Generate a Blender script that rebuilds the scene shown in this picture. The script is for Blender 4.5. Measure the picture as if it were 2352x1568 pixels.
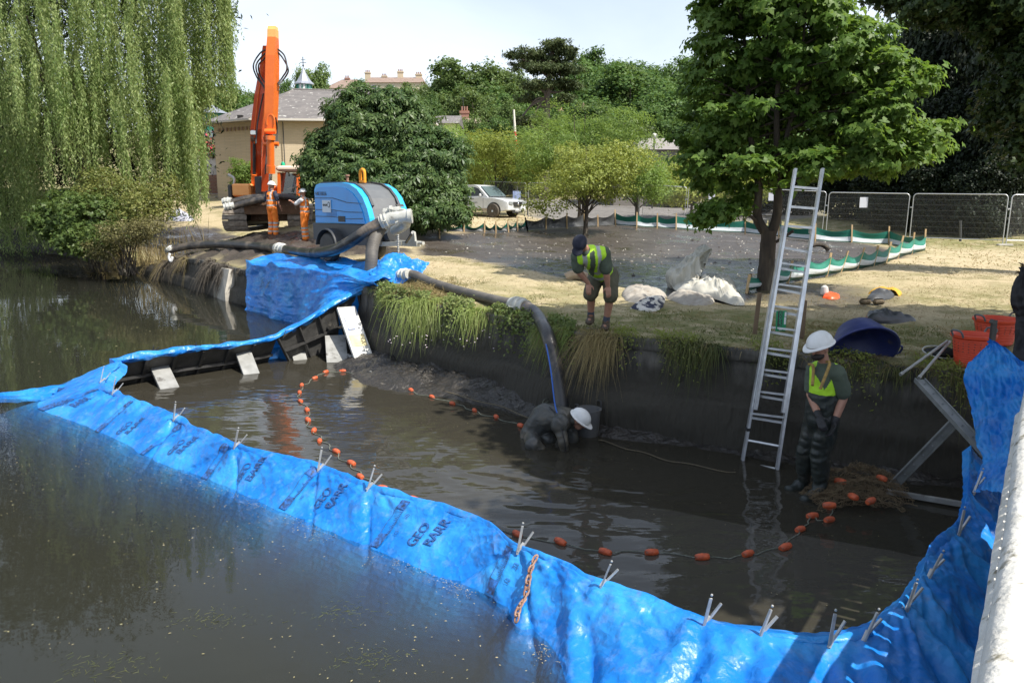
import bpy, bmesh, math, random
import numpy as np
from mathutils import Vector, Matrix, Euler

for o in list(bpy.data.objects):
    bpy.data.objects.remove(o)
SC = bpy.context.scene
COL = SC.collection
R = math.radians
rng = np.random.default_rng(7)
random.seed(7)

# ------------------------------------------------------------------ camera, sky, sun, exposure
CAMZ = 2.95
PITCH = math.atan(334 / 1829.0)
cd = bpy.data.cameras.new("camera")
cam = bpy.data.objects.new("camera", cd)
COL.objects.link(cam)
cam.location = (0, 0, CAMZ)
cam.rotation_euler = (R(90) - PITCH, 0, 0)
cd.sensor_fit = 'HORIZONTAL'
cd.sensor_width = 36
cd.lens = 36 * 1829.0 / 2352.0
cd.clip_start = 0.05
cd.clip_end = 3000
SC.camera = cam

SUN_EL = R(54)
SUN_XY = (0.86, -0.51)
n_ = math.hypot(*SUN_XY)
SUN_DIR = Vector((SUN_XY[0] / n_ * math.cos(SUN_EL), SUN_XY[1] / n_ * math.cos(SUN_EL), math.sin(SUN_EL)))
world = bpy.data.worlds.new("World")
SC.world = world
world.use_nodes = True
wn = world.node_tree.nodes
wl = world.node_tree.links
wn.clear()
wo = wn.new("ShaderNodeOutputWorld")
bg = wn.new("ShaderNodeBackground")
sky = wn.new("ShaderNodeTexSky")
sky.sky_type = 'NISHITA'
sky.sun_disc = False
sky.sun_elevation = SUN_EL
sky.sun_rotation = math.atan2(SUN_DIR.x, SUN_DIR.y)
sky.air_density = 1.2
sky.dust_density = 2.0
sky.ozone_density = 1.2
# thin high cloud veil over the whole sky, denser near the horizon
tc = wn.new("ShaderNodeTexCoord")
mp = wn.new("ShaderNodeMapping")
mp.inputs['Scale'].default_value = (1.0, 1.0, 3.0)
nz = wn.new("ShaderNodeTexNoise")
nz.inputs['Scale'].default_value = 1.8
nz.inputs['Detail'].default_value = 7
nz.inputs['Distortion'].default_value = 0.5
cr = wn.new("ShaderNodeMapRange")
cr.inputs['From Min'].default_value = 0.35
cr.inputs['From Max'].default_value = 0.68
cr.inputs['To Min'].default_value = 0.30
cr.inputs['To Max'].default_value = 0.66
sx = wn.new("ShaderNodeSeparateXYZ")
hz = wn.new("ShaderNodeMapRange")
hz.inputs['From Min'].default_value = 0.0
hz.inputs['From Max'].default_value = 0.55
hz.inputs['To Min'].default_value = 1.0
hz.inputs['To Max'].default_value = 0.55
mm = wn.new("ShaderNodeMath")
mm.operation = 'MULTIPLY'
mx = wn.new("ShaderNodeMixRGB")
mx.inputs['Color2'].default_value = (9.4, 10.1, 11.3, 1)
wl.new(tc.outputs['Generated'], mp.inputs['Vector'])
wl.new(mp.outputs[0], nz.inputs['Vector'])
wl.new(nz.outputs['Fac'], cr.inputs['Value'])
wl.new(tc.outputs['Generated'], sx.inputs[0])
wl.new(sx.outputs['Z'], hz.inputs['Value'])
wl.new(cr.outputs[0], mm.inputs[0])
wl.new(hz.outputs[0], mm.inputs[1])
wl.new(mm.outputs[0], mx.inputs['Fac'])
wl.new(sky.outputs[0], mx.inputs['Color1'])
wl.new(mx.outputs[0], bg.inputs['Color'])
bg.inputs['Strength'].default_value = 0.095
wl.new(bg.outputs[0], wo.inputs[0])

sd = bpy.data.lights.new("sun", 'SUN')
sun = bpy.data.objects.new("sun", sd)
COL.objects.link(sun)
sd.energy = 4.6
sd.angle = R(0.5)
sd.color = (1.0, 0.95, 0.87)
sun.rotation_euler = SUN_DIR.to_track_quat('Z', 'Y').to_euler()

SC.view_settings.view_transform = 'Standard'
SC.view_settings.look = 'None'
SC.view_settings.gamma = 1
SC.view_settings.exposure = 0.68
SC.view_settings.use_curve_mapping = False
SC.render.engine = 'CYCLES'
SC.cycles.max_bounces = 8
SC.cycles.transparent_max_bounces = 40
SC.cycles.diffuse_bounces = 3
SC.cycles.glossy_bounces = 3
SC.cycles.transmission_bounces = 6
SC.cycles.caustics_reflective = False
SC.cycles.caustics_refractive = False

# ------------------------------------------------------------------ pixel -> world while laying out
FP = 1829.0
def ray(u, v):
    b = (784 - v) / FP
    return ((u - 1176) / FP, math.cos(PITCH) + b * math.sin(PITCH), -math.sin(PITCH) + b * math.cos(PITCH))
def AZ(u, v, z):
    r = ray(u, v); t = (z - CAMZ) / r[2]
    return Vector((r[0] * t, r[1] * t, z))
def AY(u, v, y):
    r = ray(u, v); t = y / r[1]
    return Vector((r[0] * t, y, CAMZ + r[2] * t))

# ------------------------------------------------------------------ noise
_perm = rng.permutation(512)
_rv = rng.random(512)
def _h(ix, iy):
    return _rv[(_perm[(ix & 511)] + iy) & 511]
def vnoise(x, y):
    x = np.asarray(x, float); y = np.asarray(y, float)
    ix = np.floor(x).astype(int); iy = np.floor(y).astype(int)
    fx = x - ix; fy = y - iy
    fx = fx * fx * (3 - 2 * fx); fy = fy * fy * (3 - 2 * fy)
    a = _h(ix, iy); b = _h(ix + 1, iy); c = _h(ix, iy + 1); d = _h(ix + 1, iy + 1)
    return (a + (b - a) * fx) * (1 - fy) + (c + (d - c) * fx) * fy
def fbm(x, y, o=4, g=0.5):
    s = 0; a = 1; t = 0
    for i in range(o):
        s = s + a * vnoise(np.asarray(x) * 2 ** i + 17.3 * i, np.asarray(y) * 2 ** i + 5.1 * i); t += a; a *= g
    return s / t
def ridge(x, y, o=3):
    s = 0; a = 1; t = 0
    for i in range(o):
        s = s + a * (1 - np.abs(2 * vnoise(np.asarray(x) * 2 ** i + 7.7 * i, np.asarray(y) * 2 ** i + 3.3 * i) - 1)); t += a; a *= .5
    return s / t

# ------------------------------------------------------------------ materials
def _new(name):
    m = bpy.data.materials.new(name); m.use_nodes = True
    nt = m.node_tree
    b = nt.nodes["Principled BSDF"]
    return m, nt, b
def mat(name, c1, c2=None, scale=6, rough=0.6, bump=0.0, bscale=None, metal=0.0, spec=0.5, stretch=(1, 1, 1),
        c3=None, s3=1.5, t3=(0.5, 0.65), coat=0.0, detail=5, rvar=0.0, isl=0.0, bdist=0.02):
    m, nt, b = _new(name)
    N = nt.nodes; L = nt.links
    c1 = tuple(c1) + (1,)
    b.inputs['Roughness'].default_value = rough
    b.inputs['Metallic'].default_value = metal
    b.inputs['Specular IOR Level'].default_value = spec
    b.inputs['Coat Weight'].default_value = coat
    b.inputs['Base Color'].default_value = c1
    tc = N.new("ShaderNodeTexCoord"); mp = N.new("ShaderNodeMapping")
    mp.inputs['Scale'].default_value = stretch
    L.new(tc.outputs['Object'], mp.inputs['Vector'])
    col = None
    if c2 is not None:
        nz = N.new("ShaderNodeTexNoise"); nz.inputs['Scale'].default_value = scale; nz.inputs['Detail'].default_value = detail
        L.new(mp.outputs[0], nz.inputs['Vector'])
        mr = N.new("ShaderNodeMapRange"); mr.inputs['From Min'].default_value = .33; mr.inputs['From Max'].default_value = .67
        L.new(nz.outputs['Fac'], mr.inputs['Value'])
        mx = N.new("ShaderNodeMixRGB"); mx.inputs['Color1'].default_value = c1; mx.inputs['Color2'].default_value = tuple(c2) + (1,)
        L.new(mr.outputs[0], mx.inputs['Fac']); col = mx.outputs[0]
        if rvar:
            rr = N.new("ShaderNodeMapRange"); rr.inputs['To Min'].default_value = max(0, rough - rvar); rr.inputs['To Max'].default_value = min(1, rough + rvar)
            L.new(nz.outputs['Fac'], rr.inputs['Value']); L.new(rr.outputs[0], b.inputs['Roughness'])
    if c3 is not None:
        n3 = N.new("ShaderNodeTexNoise"); n3.inputs['Scale'].default_value = s3; n3.inputs['Detail'].default_value = 7
        n3.inputs['Roughness'].default_value = .62
        L.new(mp.outputs[0], n3.inputs['Vector'])
        r3 = N.new("ShaderNodeMapRange"); r3.inputs['From Min'].default_value = t3[0]; r3.inputs['From Max'].default_value = t3[1]
        L.new(n3.outputs['Fac'], r3.inputs['Value'])
        m3 = N.new("ShaderNodeMixRGB"); m3.inputs['Color2'].default_value = tuple(c3) + (1,)
        if col is None: m3.inputs['Color1'].default_value = c1
        else: L.new(col, m3.inputs['Color1'])
        L.new(r3.outputs[0], m3.inputs['Fac']); col = m3.outputs[0]
    if isl:
        gi = N.new("ShaderNodeNewGeometry")
        hs = N.new("ShaderNodeHueSaturation")
        r1 = N.new("ShaderNodeMapRange"); r1.inputs['To Min'].default_value = 1 - isl; r1.inputs['To Max'].default_value = 1 + isl
        L.new(gi.outputs['Random Per Island'], r1.inputs['Value']); L.new(r1.outputs[0], hs.inputs['Value'])
        if col is None: hs.inputs['Color'].default_value = c1
        else: L.new(col, hs.inputs['Color'])
        col = hs.outputs[0]
    if col is not None: L.new(col, b.inputs['Base Color'])
    if bump:
        nb = N.new("ShaderNodeTexNoise"); nb.inputs['Scale'].default_value = bscale or scale * 3; nb.inputs['Detail'].default_value = 6
        L.new(mp.outputs[0], nb.inputs['Vector'])
        bp = N.new("ShaderNodeBump"); bp.inputs['Strength'].default_value = bump; bp.inputs['Distance'].default_value = bdist
        L.new(nb.outputs['Fac'], bp.inputs['Height']); L.new(bp.outputs[0], b.inputs['Normal'])
    return m
def leafmat(name, c1, c2, trans=0.35, rough=0.45, big=0.35, spec=.22):
    m, nt, b = _new(name)
    N = nt.nodes; L = nt.links
    gi = N.new("ShaderNodeNewGeometry")
    mx = N.new("ShaderNodeMixRGB"); mx.inputs['Color1'].default_value = tuple(c1) + (1,); mx.inputs['Color2'].default_value = tuple(c2) + (1,)
    tc = N.new("ShaderNodeTexCoord"); nz = N.new("ShaderNodeTexNoise"); nz.inputs['Scale'].default_value = big
    L.new(tc.outputs['Object'], nz.inputs['Vector'])
    ad = N.new("ShaderNodeMath"); ad.operation = 'MULTIPLY_ADD'; ad.inputs[1].default_value = 1.6; ad.inputs[2].default_value = -0.8
    L.new(nz.outputs['Fac'], ad.inputs[0])
    a2 = N.new("ShaderNodeMath"); a2.operation = 'ADD'; a2.use_clamp = True
    L.new(ad.outputs[0], a2.inputs[0]); L.new(gi.outputs['Random Per Island'], a2.inputs[1])
    L.new(a2.outputs[0], mx.inputs['Fac'])
    oi = N.new("ShaderNodeObjectInfo")
    hs = N.new("ShaderNodeHueSaturation")
    mr = N.new("ShaderNodeMapRange"); mr.inputs['To Min'].default_value = .82; mr.inputs['To Max'].default_value = 1.15
    L.new(oi.outputs['Random'], mr.inputs['Value']); L.new(mr.outputs[0], hs.inputs['Value'])
    L.new(mx.outputs[0], hs.inputs['Color'])
    L.new(hs.outputs[0], b.inputs['Base Color'])
    b.inputs['Roughness'].default_value = rough
    b.inputs['Specular IOR Level'].default_value = spec
    tr = N.new("ShaderNodeBsdfTranslucent")
    h2 = N.new("ShaderNodeHueSaturation"); h2.inputs['Value'].default_value = 1.5; h2.inputs['Saturation'].default_value = 1.1; h2.inputs['Hue'].default_value = .485
    L.new(hs.outputs[0], h2.inputs['Color']); L.new(h2.outputs[0], tr.inputs['Color'])
    ms = N.new("ShaderNodeMixShader"); ms.inputs[0].default_value = trans
    L.new(b.outputs[0], ms.inputs[1]); L.new(tr.outputs[0], ms.inputs[2])
    L.new(ms.outputs[0], N["Material Output"].inputs['Surface'])
    return m

# ------------------------------------------------------------------ mesh helpers
def tag(o, label=None, cat=None, group=None, kind=None):
    if label: o['label'] = label
    if cat: o['category'] = cat
    if group: o['group'] = group
    if kind: o['kind'] = kind
    return o
def empty(name, loc=(0, 0, 0), rz=0, **k):
    o = bpy.data.objects.new(name, None); COL.objects.link(o)
    o.empty_display_size = .1
    o.location = loc; o.rotation_euler = (0, 0, rz)
    return tag(o, **k)
def link(name, me, parent=None, m=None, smooth=False, **k):
    o = bpy.data.objects.new(name, me); COL.objects.link(o)
    if m is not None:
        for q in (m if isinstance(m, (list, tuple)) else [m]): me.materials.append(q)
    if smooth: me.polygons.foreach_set('use_smooth', [True] * len(me.polygons))
    if parent is not None: o.parent = parent
    return tag(o, **k)
def npmesh(name, V, Fa, uv=None):
    """V (n,3), Fa (m,k) arrays of equal polygon size"""
    me = bpy.data.meshes.new(name)
    V = np.ascontiguousarray(V, dtype=np.float32); Fa = np.ascontiguousarray(Fa, dtype=np.int32)
    m, k = Fa.shape
    me.vertices.add(len(V)); me.vertices.foreach_set('co', V.ravel())
    me.loops.add(m * k); me.loops.foreach_set('vertex_index', Fa.ravel())
    me.polygons.add(m); me.polygons.foreach_set('loop_start', np.arange(0, m * k, k, dtype=np.int32))
    try: me.polygons.foreach_set('loop_total', np.full(m, k, dtype=np.int32))
    except Exception: pass
    me.update(calc_edges=True); me.validate()
    return me
def frame_of(d, up=Vector((0, 0, 1))):
    d = Vector(d).normalized()
    if abs(d.dot(up)) > .98: up = Vector((0, 1, 0))
    x = d.cross(up).normalized(); y = x.cross(d).normalized()
    return x, y, d
class MB:
    def __init__(s): s.v = []; s.f = []; s.mi = []; s.m = 0
    def add(s, vs, fs):
        b = len(s.v); s.v += [tuple(p) for p in vs]; s.f += [tuple(b + i for i in f) for f in fs]; s.mi += [s.m] * len(fs)
        return s
    def box(s, c, d, rot=None, bev=0.0):
        cx, cy, cz = c; x, y, z = d[0] / 2, d[1] / 2, d[2] / 2
        if bev <= 0:
            vs = [(-x, -y, -z), (x, -y, -z), (x, y, -z), (-x, y, -z), (-x, -y, z), (x, -y, z), (x, y, z), (-x, y, z)]
            fs = [(0, 3, 2, 1), (4, 5, 6, 7), (0, 1, 5, 4), (1, 2, 6, 5), (2, 3, 7, 6), (3, 0, 4, 7)]
        else:
            b = min(bev, x * .9, y * .9, z * .9)
            vs = []; 
            for zz, i in ((-z, b), (-z + b, 0), (z - b, 0), (z, b)):
                X = x - i; Y = y - i
                vs += [(-X + b, -Y, zz), (X - b, -Y, zz), (X, -Y + b, zz), (X, Y - b, zz), (X - b, Y, zz), (-X + b, Y, zz), (-X, Y - b, zz), (-X, -Y + b, zz)]
            fs = [tuple(reversed(range(8))), tuple(range(24, 32))]
            for k in range(3):
                for i in range(8):
                    j = (i + 1) % 8; fs.append((k * 8 + i, k * 8 + j, k * 8 + 8 + j, k * 8 + 8 + i))
        M = rot.to_matrix() if hasattr(rot, 'to_matrix') else (rot if rot is not None else None)
        out = []
        for p in vs:
            p = Vector(p)
            if M is not None: p = M @ p
            out.append((p.x + cx, p.y + cy, p.z + cz))
        return s.add(out, fs)
    def bar(s, a, b, w, h=None, up=(0, 0, 1)):
        h = h or w; a = Vector(a); b = Vector(b); x, y, d = frame_of(b - a, Vector(up))
        vs = [p + x * sx * w / 2 + y * sy * h / 2 for p in (a, b) for sx, sy in ((-1, -1), (1, -1), (1, 1), (-1, 1))]
        return s.add(vs, [(0, 1, 2, 3), (7, 6, 5, 4), (0, 4, 5, 1), (1, 5, 6, 2), (2, 6, 7, 3), (3, 7, 4, 0)])
    def cyl(s, a, b, r, r2=None, n=12, cap=True):
        r2 = r if r2 is None else r2
        a = Vector(a); b = Vector(b); x, y, d = frame_of(b - a)
        vs = []
        for p, q in ((a, r), (b, r2)):
            for i in range(n):
                t = 2 * math.pi * i / n; vs.append(p + x * q * math.cos(t) + y * q * math.sin(t))
        fs = [(i, (i + 1) % n, n + (i + 1) % n, n + i) for i in range(n)]
        if cap: fs += [tuple(reversed(range(n))), tuple(range(n, 2 * n))]
        return s.add(vs, fs)
    def tube(s, pts, r, n=10, cap=True):
        pts = [Vector(p) for p in pts]
        if not hasattr(r, '__len__'): r = [r] * len(pts)
        up = Vector((0, 0, 1)); vs = []; prev = None
        for i, p in enumerate(pts):
            d = (pts[min(i + 1, len(pts) - 1)] - pts[max(i - 1, 0)]).normalized()
            if prev is None: x, y, _ = frame_of(d)
            else:
                x = (prev - d * prev.dot(d)).normalized(); y = d.cross(x)
                x, y = x, y
            prev = x
            y = d.cross(x)
            for k in range(n):
                t = 2 * math.pi * k / n; vs.append(p + x * r[i] * math.cos(t) + y * r[i] * math.sin(t))
        fs = []
        for i in range(len(pts) - 1):
            for k in range(n):
                fs.append((i * n + k, i * n + (k + 1) % n, (i + 1) * n + (k + 1) % n, (i + 1) * n + k))
        if cap: fs += [tuple(reversed(range(n))), tuple(range((len(pts) - 1) * n, len(pts) * n))]
        return s.add(vs, fs)
    def lathe(s, prof, c=(0, 0, 0), axis=(0, 0, 1), n=20, cap=True):
        c = Vector(c); x, y, d = frame_of(Vector(axis)); vs = []
        for r, h in prof:
            for k in range(n):
                t = 2 * math.pi * k / n; vs.append(c + d * h + x * r * math.cos(t) + y * r * math.sin(t))
        m = len(prof); fs = [(i * n + k, i * n + (k + 1) % n, (i + 1) * n + (k + 1) % n, (i + 1) * n + k) for i in range(m - 1) for k in range(n)]
        if cap: fs += [tuple(reversed(range(n))), tuple(range((m - 1) * n, m * n))]
        return s.add(vs, fs)
    def prism(s, poly, a, b):
        """poly: list of 3D points (planar), extruded by vector b-a"""
        d = Vector(b) - Vector(a); n = len(poly)
        vs = [Vector(p) for p in poly] + [Vector(p) + d for p in poly]
        fs = [tuple(reversed(range(n))), tuple(range(n, 2 * n))] + [(i, (i + 1) % n, n + (i + 1) % n, n + i) for i in range(n)]
        return s.add(vs, fs)
    def ball(s, c, r, n=12, m=8, sc=(1, 1, 1)):
        c = Vector(c); vs = []
        for i in range(1, m):
            t = math.pi * i / m
            for k in range(n):
                p = 2 * math.pi * k / n
                vs.append((c.x + r * sc[0] * math.sin(t) * math.cos(p), c.y + r * sc[1] * math.sin(t) * math.sin(p), c.z + r * sc[2] * math.cos(t)))
        vs += [(c.x, c.y, c.z + r * sc[2]), (c.x, c.y, c.z - r * sc[2])]
        T = len(vs) - 2; fs = []
        for i in range(m - 2):
            for k in range(n): fs.append((i * n + k, (i + 1) * n + k, (i + 1) * n + (k + 1) % n, i * n + (k + 1) % n))
        for k in range(n):
            fs.append((T, k, (k + 1) % n)); fs.append((T + 1, (m - 2) * n + (k + 1) % n, (m - 2) * n + k))
        return s.add(vs, fs)
    def mesh(s, name):
        me = bpy.data.meshes.new(name); me.from_pydata([tuple(p) for p in s.v], [], s.f); me.update()
        bm = bmesh.new(); bm.from_mesh(me); bmesh.ops.recalc_face_normals(bm, faces=bm.faces); bm.to_mesh(me); bm.free()
        if any(s.mi): me.polygons.foreach_set('material_index', s.mi)
        return me
    def obj(s, name, m, parent=None, smooth=False, **k):
        o = link(name, s.mesh(name), parent, m, **k)
        if smooth: auto_smooth(o.data)
        return o
def auto_smooth(me, ang=40):
    me.polygons.foreach_set('use_smooth', [True] * len(me.polygons))
    bm = bmesh.new(); bm.from_mesh(me)
    for e in bm.edges:
        if len(e.link_faces) == 2 and e.calc_face_angle(0) > R(ang): e.smooth = False
    bm.to_mesh(me); bm.free()
def catmull(P, n=8, closed=False):
    P = [Vector(p) for p in P]; out = []
    m = len(P)
    for i in range(m - 1):
        p0 = P[max(i - 1, 0)]; p1 = P[i]; p2 = P[i + 1]; p3 = P[min(i + 2, m - 1)]
        for k in range(n):
            t = k / n
            out.append(.5 * ((2 * p1) + (p2 - p0) * t + (2 * p0 - 5 * p1 + 4 * p2 - p3) * t * t + (3 * p1 - p0 - 3 * p2 + p3) * t ** 3))
    out.append(P[-1]); return out
def resample(P, n):
    P = np.array([tuple(p) for p in P]); d = np.r_[0, np.cumsum(np.linalg.norm(np.diff(P, axis=0), axis=1))]
    t = np.linspace(0, d[-1], n)
    return np.stack([np.interp(t, d, P[:, k]) for k in range(3)], 1), t
def gridfaces(nu, nv):
    i = np.arange(nu - 1)[:, None] * nv + np.arange(nv - 1)[None, :]
    i = i.ravel()
    return np.stack([i, i + nv, i + nv + 1, i + 1], 1)
def copy_tree(o, parent=None):
    c = o.copy(); COL.objects.link(c); c.parent = parent
    for ch in list(o.children): copy_tree(ch, c)
    return c
def bake(o):
    """apply modifiers to a plain mesh"""
    dg = bpy.context.evaluated_depsgraph_get()
    me = bpy.data.meshes.new_from_object(o.evaluated_get(dg))
    old = o.data; o.modifiers.clear(); o.data = me
    bpy.data.meshes.remove(old)
    return o
def textmesh(s, size=1, extrude=0.0, bold=False, align='LEFT'):
    c = bpy.data.curves.new("lettering", 'FONT'); c.body = s; c.size = size; c.extrude = extrude; c.resolution_u = 3
    c.align_x = align
    if bold: c.offset = .02 * size
    o = bpy.data.objects.new("lettering", c); COL.objects.link(o)
    dg = bpy.context.evaluated_depsgraph_get()
    me = bpy.data.meshes.new_from_object(o.evaluated_get(dg))
    bpy.data.objects.remove(o); bpy.data.curves.remove(c)
    return me
def text_on(name, s, loc, xdir, ydir, size, m, parent, extrude=.002, bold=False):
    me = textmesh(s, size, extrude, bold)
    x = Vector(xdir).normalized(); y = Vector(ydir).normalized(); z = x.cross(y)
    M = Matrix((x, y, z)).transposed().to_4x4(); M.translation = Vector(loc)
    me.transform(M)
    return link(name, me, parent, m)
# ================================================================== terrain
CP = np.array([(-40, 47, 1.3), (-28, 47, 1.2), (-18, 42, 1.3), (-11, 29, 1.0), (-7, 22.8, .98), (-5.6, 21, 1.08), (-4, 18.5, 1.2), (-2.6, 16.8, 1.12),
               (-.8, 14, 1.1), (1.2, 11.2, 1.1), (2.75, 10.8, 1.05), (4.5, 9.8, .98), (5.5, 9.3, .97), (8, 9, 1.0), (-4.4, 19.8, 1.42), (-2.7, 18.6, 1.38),
               (-7.7, 26, 1.65), (-6.5, 25.5, 1.58), (-9, 30, 1.72), (4.9, 15.4, 1.2), (9, 20, 1.25), (10, 25, 1.25), (19, 31, 1.02), (8, 37.7, 1.45),
               (4.3, 32, 1.72), (-1, 44, 1.8), (0, 28, 1.62), (-4, 25, 1.6), (-14, 48, 2.5), (-20, 60, 3.2), (0, 60, 2.3), (20, 60, 1.9), (-40, 80, 4), (40, 80, 2.8), (0, 80, 3.0), (-24, 70, 3.8),
               (2, 14, 1.15), (2, 20, 1.38), (7, 14, 1.15), (12, 14, 1.1), (20, 20, 1.0), (30, 30, 1.0), (14, 40, 1.2)], float)
def _rbf():
    P = CP[:, :2]; d = np.linalg.norm(P[:, None] - P[None], axis=2)
    s = np.where(P[:, 1] > 45, 1, 1)
    K = np.exp(-(d / 8.0) ** 2) + np.eye(len(P)) * .012
    return np.linalg.solve(K, CP[:, 2] - 1.35 - np.clip(CP[:, 1] - 40, 0, 40) * .045)
_W = _rbf()
def gz(x, y):
    x = np.asarray(x, float); y = np.asarray(y, float); sh = np.broadcast(x, y).shape
    x = np.broadcast_to(x, sh).ravel(); y = np.broadcast_to(y, sh).ravel()
    z = 1.35 + np.clip(y - 40, 0, 40) * .045
    for (a, b, _), w in zip(CP, _W):
        z = z + w * np.exp(-((x - a) ** 2 + (y - b) ** 2) / 64.0)
    hill = np.clip(y - 75 - .25 * np.abs(x + 10) * (x < -10) * .6, 0, 160) * .115
    hill = hill + np.clip(x - 26, 0, 60) * .05 * np.clip((y - 50) / 30, 0, 1)
    z = z + hill
    return z.reshape(sh)
def g(x, y): return float(gz(np.array([x]), np.array([y]))[0])
def GP(u, v, lift=0.0):
    """ground point under an image position"""
    r = ray(u, v); t = 3.0; last = None
    while t < 400:
        x, y, z = r[0] * t, r[1] * t, CAMZ + r[2] * t
        if z < g(x, y) + lift:
            return Vector((x, y, g(x, y) + lift))
        t *= 1.004
    return AY(u, v, 60)

WL = [(-140, 60), (-60, 50), (-34, 46.5), (-28, 44.6), (-25, 42.6), (-18.7, 36.6), (-11.6, 27.6), (-6.9, 21.5), (-4.6, 18.4), (-2.75, 15.9), (-1.6, 14.3), (-.2, 12.8), (.75, 11.4), (1.3, 10.85), (2.3, 10.35), (4.5, 9.2), (5.3, 8.9), (9, 8.4), (14, 8.2), (60, 7)]
_wc = np.array([tuple(p)[:2] for p in catmull([(a, b, 0) for a, b in WL], 12)])
def yw(x): return np.interp(x, _wc[:, 0], _wc[:, 1])

xs = np.concatenate([np.linspace(-140, -40, 20, endpoint=False), np.linspace(-40, -14, 70, endpoint=False), np.linspace(-14, -3.2, 120, endpoint=False), np.linspace(-3.2, 0, 60, endpoint=False), np.linspace(0, 10, 110, endpoint=False), np.linspace(10, 24, 60, endpoint=False), np.linspace(24, 160, 40)])
ts = np.concatenate([np.linspace(0, 7, 90, endpoint=False), np.linspace(7, 24, 110, endpoint=False), np.linspace(24, 50, 50, endpoint=False), np.geomspace(50, 520, 34)])
GX, GT = np.meshgrid(xs, ts, indexing='ij')
GY = yw(GX) + GT
GZ = gz(GX, GY)

def inpoly(x, y, poly):
    c = np.zeros(x.shape, bool); n = len(poly); j = n - 1
    for i in range(n):
        xi, yi = poly[i][:2]; xj, yj = poly[j][:2]
        c ^= ((yi > y) != (yj > y)) & (x < (xj - xi) * (y - yi) / (yj - yi + 1e-12) + xi); j = i
    return c
def polydist(x, y, poly):
    """signed: >0 inside"""
    n = len(poly); d = np.full(x.shape, 1e9)
    for i in range(n):
        a = np.array(poly[i][:2]); b = np.array(poly[(i + 1) % n][:2]); e = b - a; L = e @ e + 1e-9
        t = np.clip(((x - a[0]) * e[0] + (y - a[1]) * e[1]) / L, 0, 1)
        d = np.minimum(d, np.hypot(x - a[0] - t * e[0], y - a[1] - t * e[1]))
    return np.where(inpoly(x, y, poly), d, -d)
# mud lagoon inside the silt fence, and the churned mud on the bank by the excavator
MUD1 = [GP(u, v) for u, v in [(948, 585), (1040, 590), (1110, 600), (1200, 618), (1300, 640), (1430, 662), (1560, 688), (1700, 700), (1790, 655), (1900, 632), (2000, 610), (2110, 582), (2000, 560), (1850, 545), (1700, 530), (1560, 521), (1420, 514), (1300, 519), (1200, 523), (1090, 530), (960, 540)]]
MUD2 = [GP(u, v) for u, v in [(330, 560), (345, 528), (430, 520), (520, 527), (620, 530), (720, 540), (900, 560), (985, 580), (900, 596), (760, 588), (620, 590)]] 
MUD2 += [Vector((-6.9, 21.4, 1)), Vector((-9.2, 24.3, 1)), Vector((-12.5, 28.6, 1))]
m1 = polydist(GX, GY, MUD1); m2 = polydist(GX, GY, MUD2)
nb = fbm(GX * 1.1, GY * 1.1, 4) - .5
mud1 = np.clip(m1 * 2.2 + nb * 1.5 + .4, 0, 1); mud2 = np.clip(m2 * 1.6 + nb * 2.6 + .4, 0, 1)
TRK = AY(1755, 660, 15.4)
m3 = np.clip(1.5 - np.hypot((GX - 5.5) * .7, GY - 14.6) * 1.1 + nb * 2, 0, 1) * .8
mud = np.maximum(np.maximum(mud1, mud2), m3)
# relief
near = np.clip(1 - GT / 60, 0, 1)
GZ = GZ + (fbm(GX * .8, GY * .8, 4) - .5) * .10 * near * (1 - mud1) + (fbm(GX * 5, GY * 5, 3) - .5) * .045 * near * (1 - mud1) * (np.hypot(GX, GY) < 30)
GZ = GZ + mud2 * (ridge(GX * 2.2, GY * 2.2, 4) - .45) * .22 + mud1 * ((fbm(GX * 2.5, GY * 2.5, 4) - .5) * .035 - .05)
GZ[:, 0] -= .06
# parking area of grey tarmac beyond the fence
ROAD = [GP(u, v) for u, v in [(1215, 478), (1230, 502), (1330, 507), (1480, 505), (1640, 508), (1800, 505), (1890, 498), (1890, 470), (1700, 462), (1500, 460), (1210, 456), (1060, 452), (1060, 462)]]
road = np.clip(polydist(GX, GY, ROAD) * .8 + nb * .8 + .5, 0, 1)
wet_shade_c = GP(1600, 632)
wet = np.clip(2.3 - np.hypot((GX - wet_shade_c.x) / 3.4, (GY - wet_shade_c.y) / 2.5) * 1.15 + nb * 1.4, 0, 1) * mud1  # wet patch, doubling as the painted shade of the sycamore
green = np.clip((fbm(GX * .35 + 9, GY * .35, 3) - .42) * 3.5, 0, 1) * .6
green = np.maximum(green, np.clip((1.9 - GT * .5) * np.clip(.55 + GX * .35, .55, 1.5) + nb * 2, 0, 1) * (1 - mud2))
green = np.maximum(green, np.clip((GY - 62) / 12, 0, 1) * 1.0)
green = np.maximum(green, np.clip((GX - 10) / 4, 0, 1) * np.clip((GY - 27) / 4, 0, 1))
V = np.stack([GX, GY, GZ], -1).reshape(-1, 3)
F = gridfaces(len(xs), len(ts))
me = npmesh("ground", V, F)
for nm, a in (("mud", mud), ("wet", wet), ("green", green), ("road", road)):
    at = me.attributes.new(nm, 'FLOAT', 'POINT'); at.data.foreach_set('value', a.astype(np.float32).ravel())

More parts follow.
